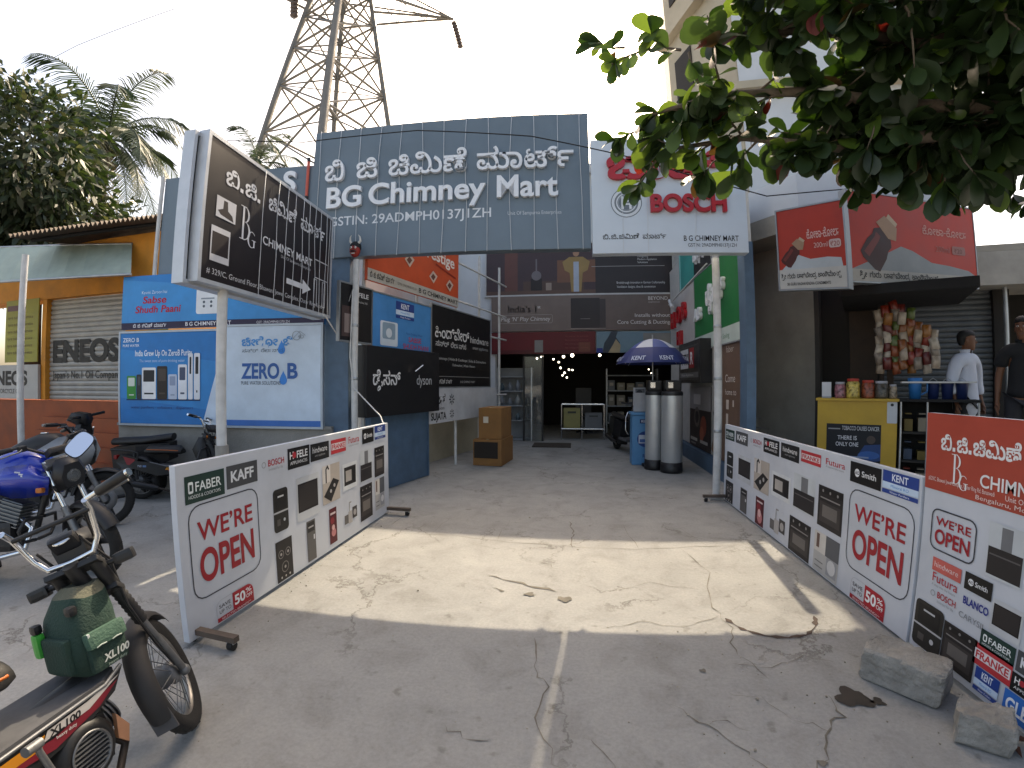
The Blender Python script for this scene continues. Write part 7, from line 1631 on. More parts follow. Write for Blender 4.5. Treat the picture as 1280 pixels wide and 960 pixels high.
    if bag:                                         # canvas cover bag strapped behind the headstock
        rings = []
        for z, x0, x1, w in ((.51, .80, .97, .09), (.522, .785, .985, .11), (.62, .78, .99, .114), (.71, .80, .99, .104), (.785, .84, .985, .08), (.815, .87, .975, .055)):
            ring = []
            for j in range(20):
                a = 2 * math.pi * j / 20; ca, sa = math.cos(a), math.sin(a)
                ex = .55
                ring.append(((x0 + x1) / 2 + (x1 - x0) / 2 * math.copysign(abs(ca) ** ex, ca), w * math.copysign(abs(sa) ** ex, sa), z + .006 * math.sin(3 * a + z * 20)))
            rings.append(ring)
        mb = MB(); mb.loft(rings[:5], M_BAG); mb.loft(rings[4:], M_BAGG); bg = mb.build('tank_bag', t, world=False)
        mb = MB(); mb.box((.89, -.118, .572), (.15, .03, .1), M_BAG, bev=.016); mb.box((.89, -.124, .642), (.158, .036, .062), M_BAGL, bev=.018, rot=Matrix.Rotation(R(-12), 4, 'X')); mb.build('pocket', bg, world=False)
        mb = MB(); mb.box((.782, -.01, .6), (.03, .13, .13), M_BAG, bev=.016); mb.build('pocket', bg, world=False)
        mb = MB(); mb.box((.775, .07, .64), (.036, .036, .09), mat('green_bottle', '2f9a3a', .4), bev=.016); mb.box((.775, .07, .7), (.034, .034, .034), M_BLACK, bev=.015); mb.build('bottle', bg, world=False)
        mb = MB(); mb.box((.82, -.132, .65), (.008, .008, .045), ink('c4cac6')); mb.box((.82, -.07, .755), (.035, .035, .035), M_BLACK, bev=.015); mb.build('buckle', bg, world=False)
        Fm = Face((.815, -.1335, .515), (1, 0, 0), Z, .2, .1); Fm.text('XL100', .04, .035, .026, 'b9beba', width=.11, bold=.03, shear=.2); Fm.text('heavy duty', .055, .016, .011, '8a9a90', width=.08); Fm.flush('lettering', None)
        o = [q for q in bpy.data.objects if q.name.startswith('lettering') and q.parent is None][-1]; o.parent = bg
        mb = MB()
        for x in (.835, .9): mb.tube([(x, -.143, .617), (x + .02, -.145, .621), (x + .04, -.144, .618)], .003, ink('9aa69e'), 5)
        mb.build('stitching', bg, world=False)
    else:                                            # upright leg shield cover
        mb = MB(); mb.loft([[(x + .02, y, z) for x, y, z in ((.86, -.13, .5), (.96, -.1, .5), (.98, 0, .5), (.96, .1, .5), (.86, .13, .5), (.84, 0, .5))], [(x, y, z) for x, y, z in ((.8, -.14, .68), (.96, -.1, .68), (.98, 0, .68), (.96, .1, .68), (.8, .14, .68), (.78, 0, .68))], [(x, y, z) for x, y, z in ((.86, -.09, .84), (.95, -.07, .84), (.96, 0, .84), (.95, .07, .84), (.86, .09, .84), (.84, 0, .84))]], M_BLACK); mb.build('tank_cover', t, world=False)
        mb = MB(); mb.tube([(.98, -.05, .4), (.95, -.22, .42), (.93, -.26, .55), (.95, -.2, .68), (.98, -.05, .72)], .014, M_FRAME, 8); mb.build('crash_guard', t, world=False)
    return t
moped('dusty black moped with a green canvas bag, parked nearest on the left', (-1.615, .195, 0), -4, 38, 7)
moped('black moped with dark red stripes parked by the low plastered wall', (-5.68, 4.5, 0), 72, 8, 5, bag=False, accent='8e2a30')

def motorcycle(label, loc, az, steer, lean, tank, trim, mirror=True, fairing=None):
    t = thing('motorcycle', label, 'motorcycle', loc, R(90 - az))
    t.rotation_euler = (R(-lean), 0, R(90 - az))
    S = Matrix.Translation((1.0, 0, .9)) @ Matrix.Rotation(R(steer), 4, V((-.42, 0, .907))) @ Matrix.Translation((-1.0, 0, -.9))
    wheel(t, (0, 0, .3), .3, .055, spokes=False); wheel(t, (1.31, 0, .3), .3, .048, S, spokes=False)
    fender(t, (1.31, 0, .3), .335, .07, 30, 170, M_FRAME, S)
    for s in (-1, 1):
        P = lambda q: V((1.31 - .42 * q, .095 * s, .3 + .907 * q))
        mb = MB(S); mb.cyl(P(-.03), P(.34), .03, M_ALLOY, 14); mb.cyl(P(.34), P(.72), .021, M_CHROME, 14); mb.build('fork_leg', t, world=False)
    mb = MB(S); mb.lathe([(.06, -.004), (.13, -.004), (.13, .004), (.06, .004)], M_ALLOY, 28, Matrix.Translation((1.31, -.06, .3)) @ Matrix.Rotation(R(90), 4, 'X')); mb.build('brake_disc', t, world=False)
    mb = MB(S); mb.box((1.03, 0, .93), (.1, .24, .04), M_ALLOY, rot=Matrix.Rotation(R(25), 4, 'Y'), bev=.012); mb.box((1.1, 0, .76), (.1, .23, .04), M_FRAME, rot=Matrix.Rotation(R(25), 4, 'Y'), bev=.012); mb.build('fork_clamp', t, world=False)
    mb = MB(S); mb.tube([(.82, -.38, 1.08), (.93, -.2, 1.1), (.99, -.07, 1.02), (1.0, 0, .99), (.99, .07, 1.02), (.93, .2, 1.1), (.82, .38, 1.08)], .012, M_FRAME, 12); mb.build('handlebar', t, world=False)
    for s in (-1, 1):
        mb = MB(S); a, b = V((.9, s * .25, 1.095)), V((.815, s * .39, 1.08)); mb.tube([a, a.lerp(b, .05), b.lerp(a, .03), b], [.016, .02, .02, .017], M_BLACK, 14); mb.cyl(b, b + (b - a).normalized() * .03, .014, M_ALLOY, 12); mb.build('grip', t, world=False)
        mb = MB(S); mb.tube([(.95, s * .2, 1.09), (.99, s * .24, 1.08), (.93, s * .4, 1.05)], [.009, .007, .005], M_ALLOY, 8); mb.box((.94, s * .2, 1.09), (.06, .05, .045), M_BLACK, bev=.01); mb.build('lever', t, world=False)
        mb = MB(); mb.tube([(.92, s * .1, .72), (.97, s * .16, .72)], .01, M_BLACK, 6); mb.box((.98, s * .19, .72), (.05, .06, .04), M_AMBER, bev=.014); mb.build('indicator', t, world=False)
    # headlamp + instruments
    mb = MB(S); mb.loft([[(x, y * k, .82 + (z - .82) * k) for y, z in ((-.1, .74), (.1, .74), (.13, .86), (.08, .98), (-.08, .98), (-.13, .86))] for x, k in ((1.08, .8), (1.16, 1.05), (1.22, .75))], M_BLACK); hd = mb.build('headlamp', t, world=False)
    mb = MB(S); mb.ball((1.2, 0, .84), (.03, .08, .07), M_GLASS, 16); mb.build('lens', hd, world=False)
    mb = MB(S); mb.box((1.06, 0, 1.03), (.1, .17, .05), M_BLACK, rot=Matrix.Rotation(R(-30), 4, 'Y'), bev=.015); mb.build('instrument', t, world=False)
    # tank
    rings = []
    for x, w, z0, z1 in ((.98, .07, .8, .9), (.95, .13, .72, .97), (.85, .17, .7, 1.03), (.7, .175, .7, 1.03), (.55, .14, .72, .97), (.42, .1, .74, .9), (.36, .07, .76, .86)):
        zc, hz = (z0 + z1) / 2, (z1 - z0) / 2
        rings.append([(x, w * math.copysign(abs(math.cos(a)) ** .7, math.cos(a)), zc + hz * math.copysign(abs(math.sin(a)) ** .75, math.sin(a))) for a in [2 * math.pi * j / 22 for j in range(22)]])
    mb = MB(); mb.loft(rings, tank); tk = mb.build('tank', t, world=False)
    mb = MB()
    for s in (-1, 1):
        mb.loft([[(1.0, s * .1, .83), (1.02, s * .14, .8), (1.0, s * .12, .68)], [(.88, s * .17, .92), (.9, s * .215, .84), (.86, s * .17, .66)], [(.7, s * .175, .9), (.68, s * .2, .8), (.74, s * .16, .66)], [(.6, s * .165, .84), (.6, s * .175, .78), (.62, s * .15, .7)]], trim)
    sc_ = mb.build('tank_shroud', t, world=False)
    for s in (-1, 1):
        mb = MB(); y = s * .218
        for dx, dz, L in ((0, 0, .1), (.015, -.014, .07), (-.03, .016, .06)): mb.add([(.83 + dx, y, .84 + dz), (.83 + dx + L * .6, y - s * .03, .835 + dz), (.83 + dx + L * .6, y - s * .03, .845 + dz), (.83 + dx, y, .852 + dz)], [(0, 1, 2, 3)], ink('d6dae2'))
        mb.build('sticker', sc_, world=False)
    mb = MB(); mb.lathe([(.04, 0), (.042, .006), (.03, .012), (0, .012)], M_CHROME, 18, Matrix.Translation((.72, 0, 1.028))); mb.build('tank_cap', tk, world=False)
    rings = []
    for x, w, z in ((.45, .07, .84), (.35, .11, .83), (.15, .14, .82), (-.05, .13, .85), (-.2, .11, .9), (-.4, .08, .93)):
        rings.append([(x, w * math.cos(a), z + .045 * math.sin(a)) for a in [2 * math.pi * j / 14 for j in range(14)]])
    mb = MB(); mb.loft(rings, M_SEATB); mb.build('seat', t, world=False)
    mb = MB(); mb.loft([[(.3, -.13, .7), (.3, .13, .7), (.3, .12, .79), (.3, -.12, .79)], [(-.1, -.13, .74), (-.1, .13, .74), (-.1, .12, .83), (-.1, -.12, .83)], [(-.5, -.06, .84), (-.5, .06, .84), (-.5, .06, .92), (-.5, -.06, .92)]], trim, smooth=False); tl = mb.build('tail', t, world=False)
    mb = MB(); mb.box((-.52, 0, .88), (.04, .1, .05), ink('9a1d1d'), bev=.01); mb.build('tail_lamp', tl, world=False)
    mb = MB(); mb.tube([(1.0, 0, .85), (.9, 0, .6), (.85, 0, .4), (.6, 0, .3), (.3, 0, .35), (.2, 0, .6), (.4, 0, .74), (.95, 0, .82)], .028, M_FRAME, 10); mb.tube([(.35, .08, .38), (0, .08, .3)], .022, M_FRAME, 8); mb.tube([(.35, -.08, .38), (0, -.08, .3)], .022, M_FRAME, 8); mb.build('frame', t, world=False)
    mb = MB(); mb.box((.55, 0, .36), (.34, .26, .24), M_FRAME, bev=.05); mb.box((.68, 0, .54), (.17, .18, .2), M_ALLOY, rot=Matrix.Rotation(R(18), 4, 'Y'), bev=.02)
    for k in range(7): mb.box((.645 + .009 * k, 0, .46 + .027 * k), (.22, .23, .008), M_ALLOY, rot=Matrix.Rotation(R(18), 4, 'Y'))
    mb.lathe([(0, .02), (.09, .02), (.1, 0), (.1, -.02)], M_ALLOY, 24, Matrix.Translation((.5, -.14, .36)) @ Matrix.Rotation(R(90), 4, 'X')); mb.build('engine', t, world=False)
    mb = MB(); mb.tube([(.75, -.05, .5), (.86, -.09, .42), (.82, -.13, .25), (.6, -.15, .2), (.3, -.16, .24)], .02, M_CHROME, 10); mb.tube([(.3, -.16, .24), (.25, -.16, .25), (-.1, -.18, .33), (-.2, -.18, .35)], [.022, .048, .05, .04], M_ALLOY, 18); mb.build('silencer', t, world=False)
    mb = MB()
    for s in (-1, 1): mb.tube([(.4, s * .14, .34), (.42, s * .27, .33)], .014, M_ALLOY, 8)
    mb.tube([(.9, -.02, .5), (.88, -.22, .5), (.86, -.27, .42), (.85, -.2, .33), (.85, -.02, .32)], .014, M_FRAME, 8); mb.tube([(.9, .02, .5), (.88, .22, .5), (.86, .27, .42), (.85, .2, .33), (.85, .02, .32)], .014, M_FRAME, 8); mb.build('crash_guard', t, world=False)
    mb = MB(); mb.tube([(-.02, .08, .3), (.12, .1, .72)], .03, M_SPRING, 8); mb.tube([(-.02, -.08, .3), (.12, -.1, .72)], .03, M_SPRING, 8); mb.build('shock_absorber', t, world=False)
    mb = MB(); mb.tube([(.45, .1, .3), (.4, .22, .15), (.37, .3, .05)], .014, M_FRAME, 8); mb.build('side_stand', t, world=False)
    if fairing:
        mb = MB()
        for s in (-1, 1): mb.loft([[(1.2, s * .08, .98), (1.25, s * .1, .84), (1.2, s * .08, .7)], [(1.1, s * .17, 1.02), (1.12, s * .2, .84), (1.08, s * .17, .62)], [(.92, s * .2, .98), (.9, s * .22, .78), (.88, s * .2, .55)], [(.72, s * .19, .86), (.72, s * .2, .7), (.74, s * .18, .55)]], fairing)
        mb.build('fairing', t, world=False)
    return t
M_BLUEP = mat('blue_tank_paint', '0f2fa0', .18, var=.1, coat=.6)
def rear_of(front, az, wb):
    return (front[0] - math.sin(R(az)) * wb, front[1] - math.cos(R(az)) * wb, 0)
blue_bike = motorcycle('shiny blue motorcycle with a big mirror behind the green moped bag', rear_of((-3.72, 2.48), 58, 1.31), 58, -36, 7, M_BLUEP, M_BLUEP, mirror=False)
# its big right-hand mirror, turned up to the sky
mp, stalk = V((-2.69, 1.74, 1.21)), V((-2.98, 1.86, 1.13))
nrm = (V((0, 0, 1.55)) - mp).normalized() + V((.15, -.25, .62)); nrm.normalize()
G = Matrix.Translation(mp) @ nrm.to_track_quat('Z', 'Y').to_matrix().to_4x4() @ Matrix.Rotation(R(-38), 4, 'Z')
pts = [(.048 * math.copysign(abs(math.cos(a)) ** .6, math.cos(a)), .078 * math.copysign(abs(math.sin(a)) ** .6, math.sin(a))) for a in [2 * math.pi * j / 24 for j in range(24)]]
mb = MB(); mb.tube([stalk, stalk.lerp(mp, .5) + V((0, 0, .02)), mp - nrm * .03], .006, M_BLACK, 8); mm = mb.build('mirror', blue_bike)
mb = MB(G); mb.loft([[(x * .7, y * .7, -.03) for x, y in pts], [(x * 1.06, y * 1.06, -.006) for x, y in pts], [(x * 1.06, y * 1.06, .003) for x, y in pts]], M_BLACK); mb.build('mirror_shell', mm)
mb = MB(G); mb.add([(x, y, .005) for x, y in pts], [list(range(24))], M_MIRROR); mb.build('mirror_glass', mm)
motorcycle('black motorcycle with a white fairing behind the blue one', rear_of((-4.95, 3.45), 50, 1.31), 50, 8, 6, M_FRAME, M_FRAME, mirror=False, fairing=mat('white_fairing', '8e9296', .3, var=.12))

def scooter(label, loc, az, lean, m=None):
    m = m or M_BLACK
    t = thing('scooter', label, 'scooter', loc, R(90 - az)); t.rotation_euler = (R(-lean), 0, R(90 - az))
    wheel(t, (0, 0, .22), .22, .05, spokes=False); wheel(t, (1.24, 0, .22), .22, .045, spokes=False)
    mb = MB(); mb.loft([[(1.32, -.05, .46), (1.32, .05, .46), (1.26, .05, .4), (1.26, -.05, .4)], [(1.2, -.16, .62), (1.2, .16, .62), (1.1, .18, .5), (1.1, -.18, .5)], [(1.08, -.19, .8), (1.08, .19, .8), (.98, .17, .8), (.98, -.17, .8)], [(1.02, -.1, 1.0), (1.02, .1, 1.0), (.94, .1, 1.0), (.94, -.1, 1.0)]], m, smooth=False); mb.build('front_apron', t, world=False)
    mb = MB(); mb.loft([[(1.06, -.02, .97), (1.06, .02, .97), (.9, .04, .97), (.9, -.04, .97)], [(1.16, -.11, 1.06), (1.16, .11, 1.06), (.9, .1, 1.06), (.9, -.1, 1.06)], [(1.1, -.08, 1.16), (1.1, .08, 1.16), (.92, .08, 1.14), (.92, -.08, 1.14)]], m); hc = mb.build('handlebar_cowl', t, world=False)
    mb = MB(); mb.ball((1.15, 0, 1.07), (.03, .08, .045), M_GLASS, 14); mb.build('headlamp', hc, world=False)
    for s in (-1, 1):
        mb = MB(); mb.tube([(.96, s * .09, 1.1), (.9, s * .33, 1.12)], .02, M_BLACK, 12); mb.build('grip', t, world=False)
        mb = MB(); mb.tube([(1.0, s * .1, 1.09), (.96, s * .34, 1.09)], .006, M_ALLOY, 8); mb.build('lever', t, world=False)
    fender(t, (1.24, 0, .22), .265, .07, 20, 165, m)
    mb = MB(); mb.box((.72, 0, .3), (.5, .34, .06), M_DUST, bev=.015); mb.build('footboard', t, world=False)
    mb = MB(); mb.loft([[(.48, -.13, .34), (.48, .13, .34), (.5, .12, .68), (.5, -.12, .68)], [(.1, -.18, .32), (.1, .18, .32), (.1, .16, .74), (.1, -.16, .74)], [(-.35, -.12, .52), (-.35, .12, .52), (-.36, .1, .76), (-.36, -.1, .76)]], m, smooth=False); bd = mb.build('rear_body', t, world=False)
    mb = MB(); mb.box((-.37, 0, .64), (.03, .16, .08), ink('8a1a1a'), bev=.01); mb.build('tail_lamp', bd, world=False)
    rings = [[(x, w * math.cos(a), z + .05 * math.sin(a)) for a in [2 * math.pi * j / 14 for j in range(14)]] for x, w, z in ((.52, .08, .75), (.4, .13, .76), (0, .15, .78), (-.3, .11, .82), (-.38, .07, .83))]
    mb = MB(); mb.loft(rings, M_SEATB); mb.build('seat', t, world=False)
    mb = MB(); mb.tube([(1.12, -.19, .45), (1.1, -.26, .55), (1.06, -.26, .8), (.98, -.19, .92)], .014, M_CHROME, 8); mb.tube([(1.12, .19, .45), (1.1, .26, .55), (1.06, .26, .8), (.98, .19, .92)], .014, M_CHROME, 8); mb.build('crash_guard', t, world=False)
    mb = MB(); mb.tube([(1.24, -.06, .22), (1.12, -.06, .5)], .02, M_ALLOY, 8); mb.tube([(1.24, .06, .22), (1.12, .06, .5)], .02, M_ALLOY, 8); mb.build('fork', t, world=False)
    mb = MB(); mb.tube([(.3, -.14, .2), (.1, -.17, .22), (-.3, -.18, .3)], [.02, .05, .045], M_FRAME, 14); mb.box((.2, 0, .24), (.45, .2, .18), M_FRAME, bev=.04); mb.build('engine', t, world=False)
    return t
scooter('black scooter parked before the workshop shutter, left of the red striped moped', (-5.75, 4.75, 0), -108, 4)
scooter('dark scooter parked in the shade beside the light blue carton', (1.02, 10.75, 0), 165, 5)

# ============================================================ people
M_SKIN = mat('brown_skin', '6b4530', .55, var=.08, scale=12)
M_HAIR = mat('black_hair', '0f0d0d', .6, var=.3, scale=60, bump=.3, bscale=140)
M_SHIRT = mat('white_cotton', 'c3c8d4', .85, var=.05, scale=6, bump=.2, bscale=14)
M_PANTS = mat('dark_trousers', '23242a', .85, var=.12)
M_TEE = mat('black_cotton', '17181b', .9, var=.15, bump=.2, bscale=14)
def skin_mesh(name, joints, edges, m, parent, sub=2, root=0):
    me = bpy.data.meshes.new(name)
    me.from_pydata([j[0] for j in joints], edges, [])
    me.materials.append(m)
    o = bpy.data.objects.new(name, me); link(o, parent, False)
    md = o.modifiers.new('skin', 'SKIN'); md.use_smooth_shade = True; md.branch_smoothing = .6
    for i, (v, j) in enumerate(zip(me.skin_vertices[0].data if me.skin_vertices else [], joints)):
        pass
    if not me.skin_vertices:
        bm = bmesh.new(); bm.from_mesh(me); bm.verts.layers.skin.verify(); bm.to_mesh(me); bm.free()
    for i, j in enumerate(joints):
        r = j[1] if isinstance(j[1], tuple) else (j[1], j[1])
        me.skin_vertices[0].data[i].radius = r
        me.skin_vertices[0].data[i].use_root = (i == root)
    s = o.modifiers.new('sub', 'SUBSURF'); s.levels = s.render_levels = sub
    return o
def person(label, loc, rz, H, top, top_m, leg_m, head_turn=0, kurta=True, elbows=((.0, 0), (.0, 0))):
    """standing figure facing local -y; joints are in units of a 1.70 m body"""
    t = thing('person', label, 'person', loc, rz)
    k = H / 1.70
    J, E_ = [], []
    def j(p, r):
        J.append((tuple(q * k for q in p), tuple(x * k for x in r) if isinstance(r, tuple) else r * k)); return len(J) - 1
    def chain(a, *ids):
        for b in ids: E_.append((a, b)); a = b
    pel = j((0, 0, .95), (.14, .105)); sp = j((0, .01, 1.12), (.125, .095)); ch = j((0, .01, 1.30), (.15, .11)); nk0 = j((0, .01, 1.42), (.07, .065)); nk = j((0, -.005, 1.48), .052); hb = j((0, -.015, 1.545), .07)
    chain(pel, sp, ch, nk0, nk, hb)
    hands = []
    for s, (el, fw) in zip((-1, 1), elbows):
        hip = j((s * .09, 0, .88), .085); kn = j((s * .1, -.01, .5), .057); ank = j((s * .11, .02, .09), .04); toe = j((s * .12, -.13, .04), (.04, .028))
        chain(pel, hip, kn, ank, toe)
        sh = j((s * .165, .01, 1.36), .05); eb = j((s * (.225 + el), .03 - fw * .3, 1.10), .04); wr = j((s * (.24 + el * .6), -.02 - fw, .87 + fw * .4), .026); pm = j((s * (.245 + el * .6), -.035 - fw, .815 + fw * .4), (.035, .018)); pe = j((s * (.243 + el * .6), -.045 - fw, .765 + fw * .4), (.03, .014))
        chain(ch, sh, eb, wr, pm, pe); hands.append((s, pe, pm))
        for q in range(4):
            b = J[pe][0]
            f1 = j(((b[0] / k) + s * 0, b[1] / k + (q - 1.5) * .019, b[2] / k - .04 + (abs(q - 1.4) * .004)), .0085); f2 = j((b[0] / k - s * .012, b[1] / k + (q - 1.5) * .017 - .004, b[2] / k - .075 + abs(q - 1.4) * .008), .0075)
            chain(pe, f1, f2)
        b = J[pm][0]
        t1 = j((b[0] / k - s * .012, b[1] / k - .042, b[2] / k - .03), .0095); t2 = j((b[0] / k - s * .016, b[1] / k - .05, b[2] / k - .06), .008)
        chain(pm, t1, t2)
    skin_mesh('body', J, E_, M_SKIN, t)
    # head: egg with jaw, nose, brow, ears; hair as a cap
    Hm = Matrix.Translation((0, -.015 * k, 1.60 * k)) @ Matrix.Rotation(head_turn, 4, 'Z') @ Matrix.Diagonal((k, k, k, 1))
    mb = MB(Hm); rings = []
    for z, w, f, b in ((-.115, .03, -.075, -.01), (-.1, .045, -.085, .02), (-.06, .058, -.09, .06), (-.02, .066, -.092, .085), (.02, .071, -.094, .097), (.06, .072, -.088, .1), (.09, .062, -.07, .085), (.112, .04, -.035, .055), (.12, .012, -.0, .02)):
        cy, hy = (f + b) / 2, (b - f) / 2
        rings.append([(w * math.cos(a), cy + hy * math.sin(a), z) for a in [2 * math.pi * q / 20 for q in range(20)]])
    mb.loft(rings, M_SKIN)
    mb.loft([[(x * s_, y, z) for x, y, z in ((-.006, -.09, .03), (.006, -.09, .03), (.006, -.085, .02))] for s_ in (1,)] + [[(-.016, -.095, -.02), (.016, -.095, -.02), (0, -.117, -.022)], [(-.012, -.09, -.032), (.012, -.09, -.032), (0, -.1, -.034)]], M_SKIN)
    for s in (-1, 1):
        mb.ball((s * .073, .01, .0), (.01, .02, .032), M_SKIN, 10); mb.ball((s * .03, -.088, .022), (.014, .008, .008), mat('eye_white', 'd0d0cc', .4), 10); mb.ball((s * .03, -.095, .022), (.006, .004, .006), M_BLACK, 8); mb.box((s * .03, -.091, .042), (.032, .01, .006), M_HAIR, bev=.002)
    mb.box((0, -.09, -.058), (.04, .008, .007), mat('lips', '5a342a', .5), bev=.003)
    mb.build('head', t, world=False)
    mb = MB(Hm); rings = []
    for z, w, f, b in ((-.05, .06, .02, .09), (0, .077, .0, .105), (.045, .08, -.02, .112), (.065, .081, -.09, .113), (.095, .075, -.088, .105), (.122, .055, -.06, .08), (.135, .02, -.01, .03)):
        cy, hy = (f + b) / 2, (b - f) / 2
        rings.append([(w * math.cos(a), cy + hy * math.sin(a), z + .004 * math.sin(7 * a)) for a in [2 * math.pi * q / 20 for q in range(20)]])
    mb.loft(rings, M_HAIR); mb.build('hair', t, world=False)
    # upper garment with sleeves (skinned a little larger than the body), open collar band
    hem = .62 if kurta else .86
    G, GE = [], []
    def g(p, r):
        G.append((tuple(q * k for q in p), tuple(x * k for x in r) if isinstance(r, tuple) else r * k)); return len(G) - 1
    a0 = g((0, .005, 1.12), (.155, .12)); a1 = g((0, .005, .95), (.175, .135)); a2 = g((0, .005, hem), (.205, .15) if kurta else (.17, .13)); a3 = g((0, .01, 1.3), (.17, .13)); a4 = g((0, .012, 1.40), (.13, .1)); a5 = g((0, .008, 1.465), (.078, .075))
    GE += [(a0, a1), (a1, a2), (a0, a3), (a3, a4), (a4, a5)]
    for s, (el, fw) in zip((-1, 1), elbows):
        b0 = g((s * .178, .01, 1.372), .102); b1 = g((s * (.228 + el), .028 - fw * .3, 1.1), .066)
        GE += [(a4, b0), (b0, b1)]
        if kurta:
            b2 = g((s * (.238 + el * .6), -.01 - fw * .8, .93 + fw * .35), .058); GE.append((b1, b2))
        else:
            G[b1] = (tuple(q * k for q in (s * (.21 + el * .6), .02, 1.19)), .07 * k)
    skin_mesh('kurta' if kurta else 'shirt', G, GE, top_m, t)
    mb = MB(Matrix.Translation((0, .0, 1.475 * k))); mb.lathe([(.066 * k, -.03 * k), (.07 * k, 0), (.074 * k, .02 * k), (.066 * k, .02 * k)], top_m, 24, ang=R(330), M=Matrix.Rotation(R(-75), 4, 'Z')); mb.build('collar', t, world=False)
    # trousers and shoes
    T, TE = [], []
    def q_(p, r): T.append((tuple(x * k for x in p), r * k)); return len(T) - 1
    w0 = q_((0, 0, .97), .14)
    for s in (-1, 1):
        h1 = q_((s * .092, 0, .85), .1); h2 = q_((s * .1, -.01, .5), .075); h3 = q_((s * .11, .015, .11), .065); TE += [(w0, h1), (h1, h2), (h2, h3)]
    skin_mesh('trousers', T, TE, leg_m, t)
    for s in (-1, 1):
        mb = MB(); mb.loft([[(s * .115 * k + .045 * k * math.cos(a) * w, (y + 0) * k, (.01 + max(0, math.sin(a)) * h) * k) for a in [2 * math.pi * u / 12 for u in range(12)]] for y, w, h in ((.07, .6, .05), (.05, .9, .07), (-.03, 1, .07), (-.12, 1.05, .05), (-.165, .7, .03))], M_BLACK); mb.build('shoe', t, world=False)
    return t
pm_ = polar(42.9, 7.0, .5)
person('person in a long white kurta looking aside, before the roller shutter', pm_, R(12), 1.66, 'kurta', M_SHIRT, M_PANTS, head_turn=R(42), elbows=((.01, .02), (.015, .0)))
pb_ = polar(47.6, 6.6, .5)
person('person in a black shirt at the right edge, facing left beside the pipe', pb_, R(-40), 1.74, 'shirt', M_TEE, M_PANTS, head_turn=R(-20), kurta=False)

# ============================================================ trees, palms, pylon, wires
def leaf_material(name, c, trans, rough=.45, var=.35, fac=.2):
    m = mat(name, c, rough, var=var, scale=1.7, spec=.5)
    n, l = m.node_tree.nodes, m.node_tree.links
    b = n['Principled BSDF']; out = n['Material Output']
    tr = n.new('ShaderNodeBsdfTranslucent'); tr.inputs['Color'].default_value = (*hx(trans), 1)
    mx = n.new('ShaderNodeMixShader'); mx.inputs[0].default_value = fac
    l.new(b.outputs[0], mx.inputs[1]); l.new(tr.outputs[0], mx.inputs[2]); l.new(mx.outputs[0], out.inputs['Surface'])
    return m
L_DARK = leaf_material('leaf_dark_green', '25361e', '4f7a1e', fac=.1)
L_MID = leaf_material('leaf_green', '334626', '66883a', fac=.15)
L_YEL = leaf_material('leaf_fresh_green', '4a6428', '8aa83c', fac=.26)
L_RED = leaf_material('leaf_turning_red', '6e2420', 'b03a2a')
L_BRN = leaf_material('leaf_brown', '4a3a24', '7a5a2a')
M_BARK = mat('grey_bark', '6a5f54', .9, var=.3, scale=9, bump=.6, bscale=30)
M_BARKD = mat('dark_bark', '40362e', .9, var=.3, scale=9, bump=.6, bscale=30)
random.seed(77)
def leaf(mb, p, d, up, L, W, m, fold=.18, droop=.25):
    """one broad obovate leaf: stalk end at p, along d"""
    d = d.normalized(); s = d.cross(up)
    if s.length < 1e-3: s = d.orthogonal()
    s.normalize(); nn = s.cross(d).normalized()
    vs, prof = [], ((0, .06), (.12, .12), (.35, .34), (.6, .5), (.8, .47), (.93, .3), (1, .04))
    for q, w in prof:
        c = p + d * L * q - nn * droop * L * q * q
        vs += [c - s * W * w + nn * fold * W * w, c, c + s * W * w + nn * fold * W * w]
    fs = []
    for i in range(len(prof) - 1):
        a = 3 * i
        fs += [(a, a + 1, a + 4, a + 3), (a + 1, a + 2, a + 5, a + 4)]
    mb.add(vs, fs, m, True)
def whorl(mb, p, axis, n, L, mix):
    axis = axis.normalized(); o = axis.orthogonal().normalized(); w = axis.cross(o)
    ph = random.uniform(0, 6.28)
    for i in range(n):
        a = ph + 2.4 * i
        t = random.uniform(.25, 1.1)
        d = (o * math.cos(a) + w * math.sin(a)) * t + axis * random.uniform(.15, .8) + V((0, 0, -.35))
        r = random.random()
        m = L_DARK if r < mix[0] else L_MID if r < mix[1] else L_YEL if r < mix[2] else L_RED if r < mix[3] else L_BRN
        ll = L * random.uniform(.65, 1.2)
        leaf(mb, p + axis * random.uniform(-.06, .02), d, V((random.uniform(-.5, .5), random.uniform(-.5, .5), 1)), ll, ll * random.uniform(.56, .7), m, droop=random.uniform(.05, .4))
t = thing('almond_tree', 'big-leaved almond tree reaching in from the right, a few leaves turned red', 'tree', (5.4, 1.6, 0))
mb = MB(); mb.tube([(5.4, 1.6, 0), (5.35, 1.65, 1.2), (5.25, 1.7, 2.4), (5.0, 1.8, 3.4), (4.9, 1.7, 4.6), (5.0, 1.5, 6.0)], [.2, .17, .15, .13, .1, .05], M_BARK, 14); mb.build('trunk', t)
HUB = V((5.0, 1.8, 3.3))
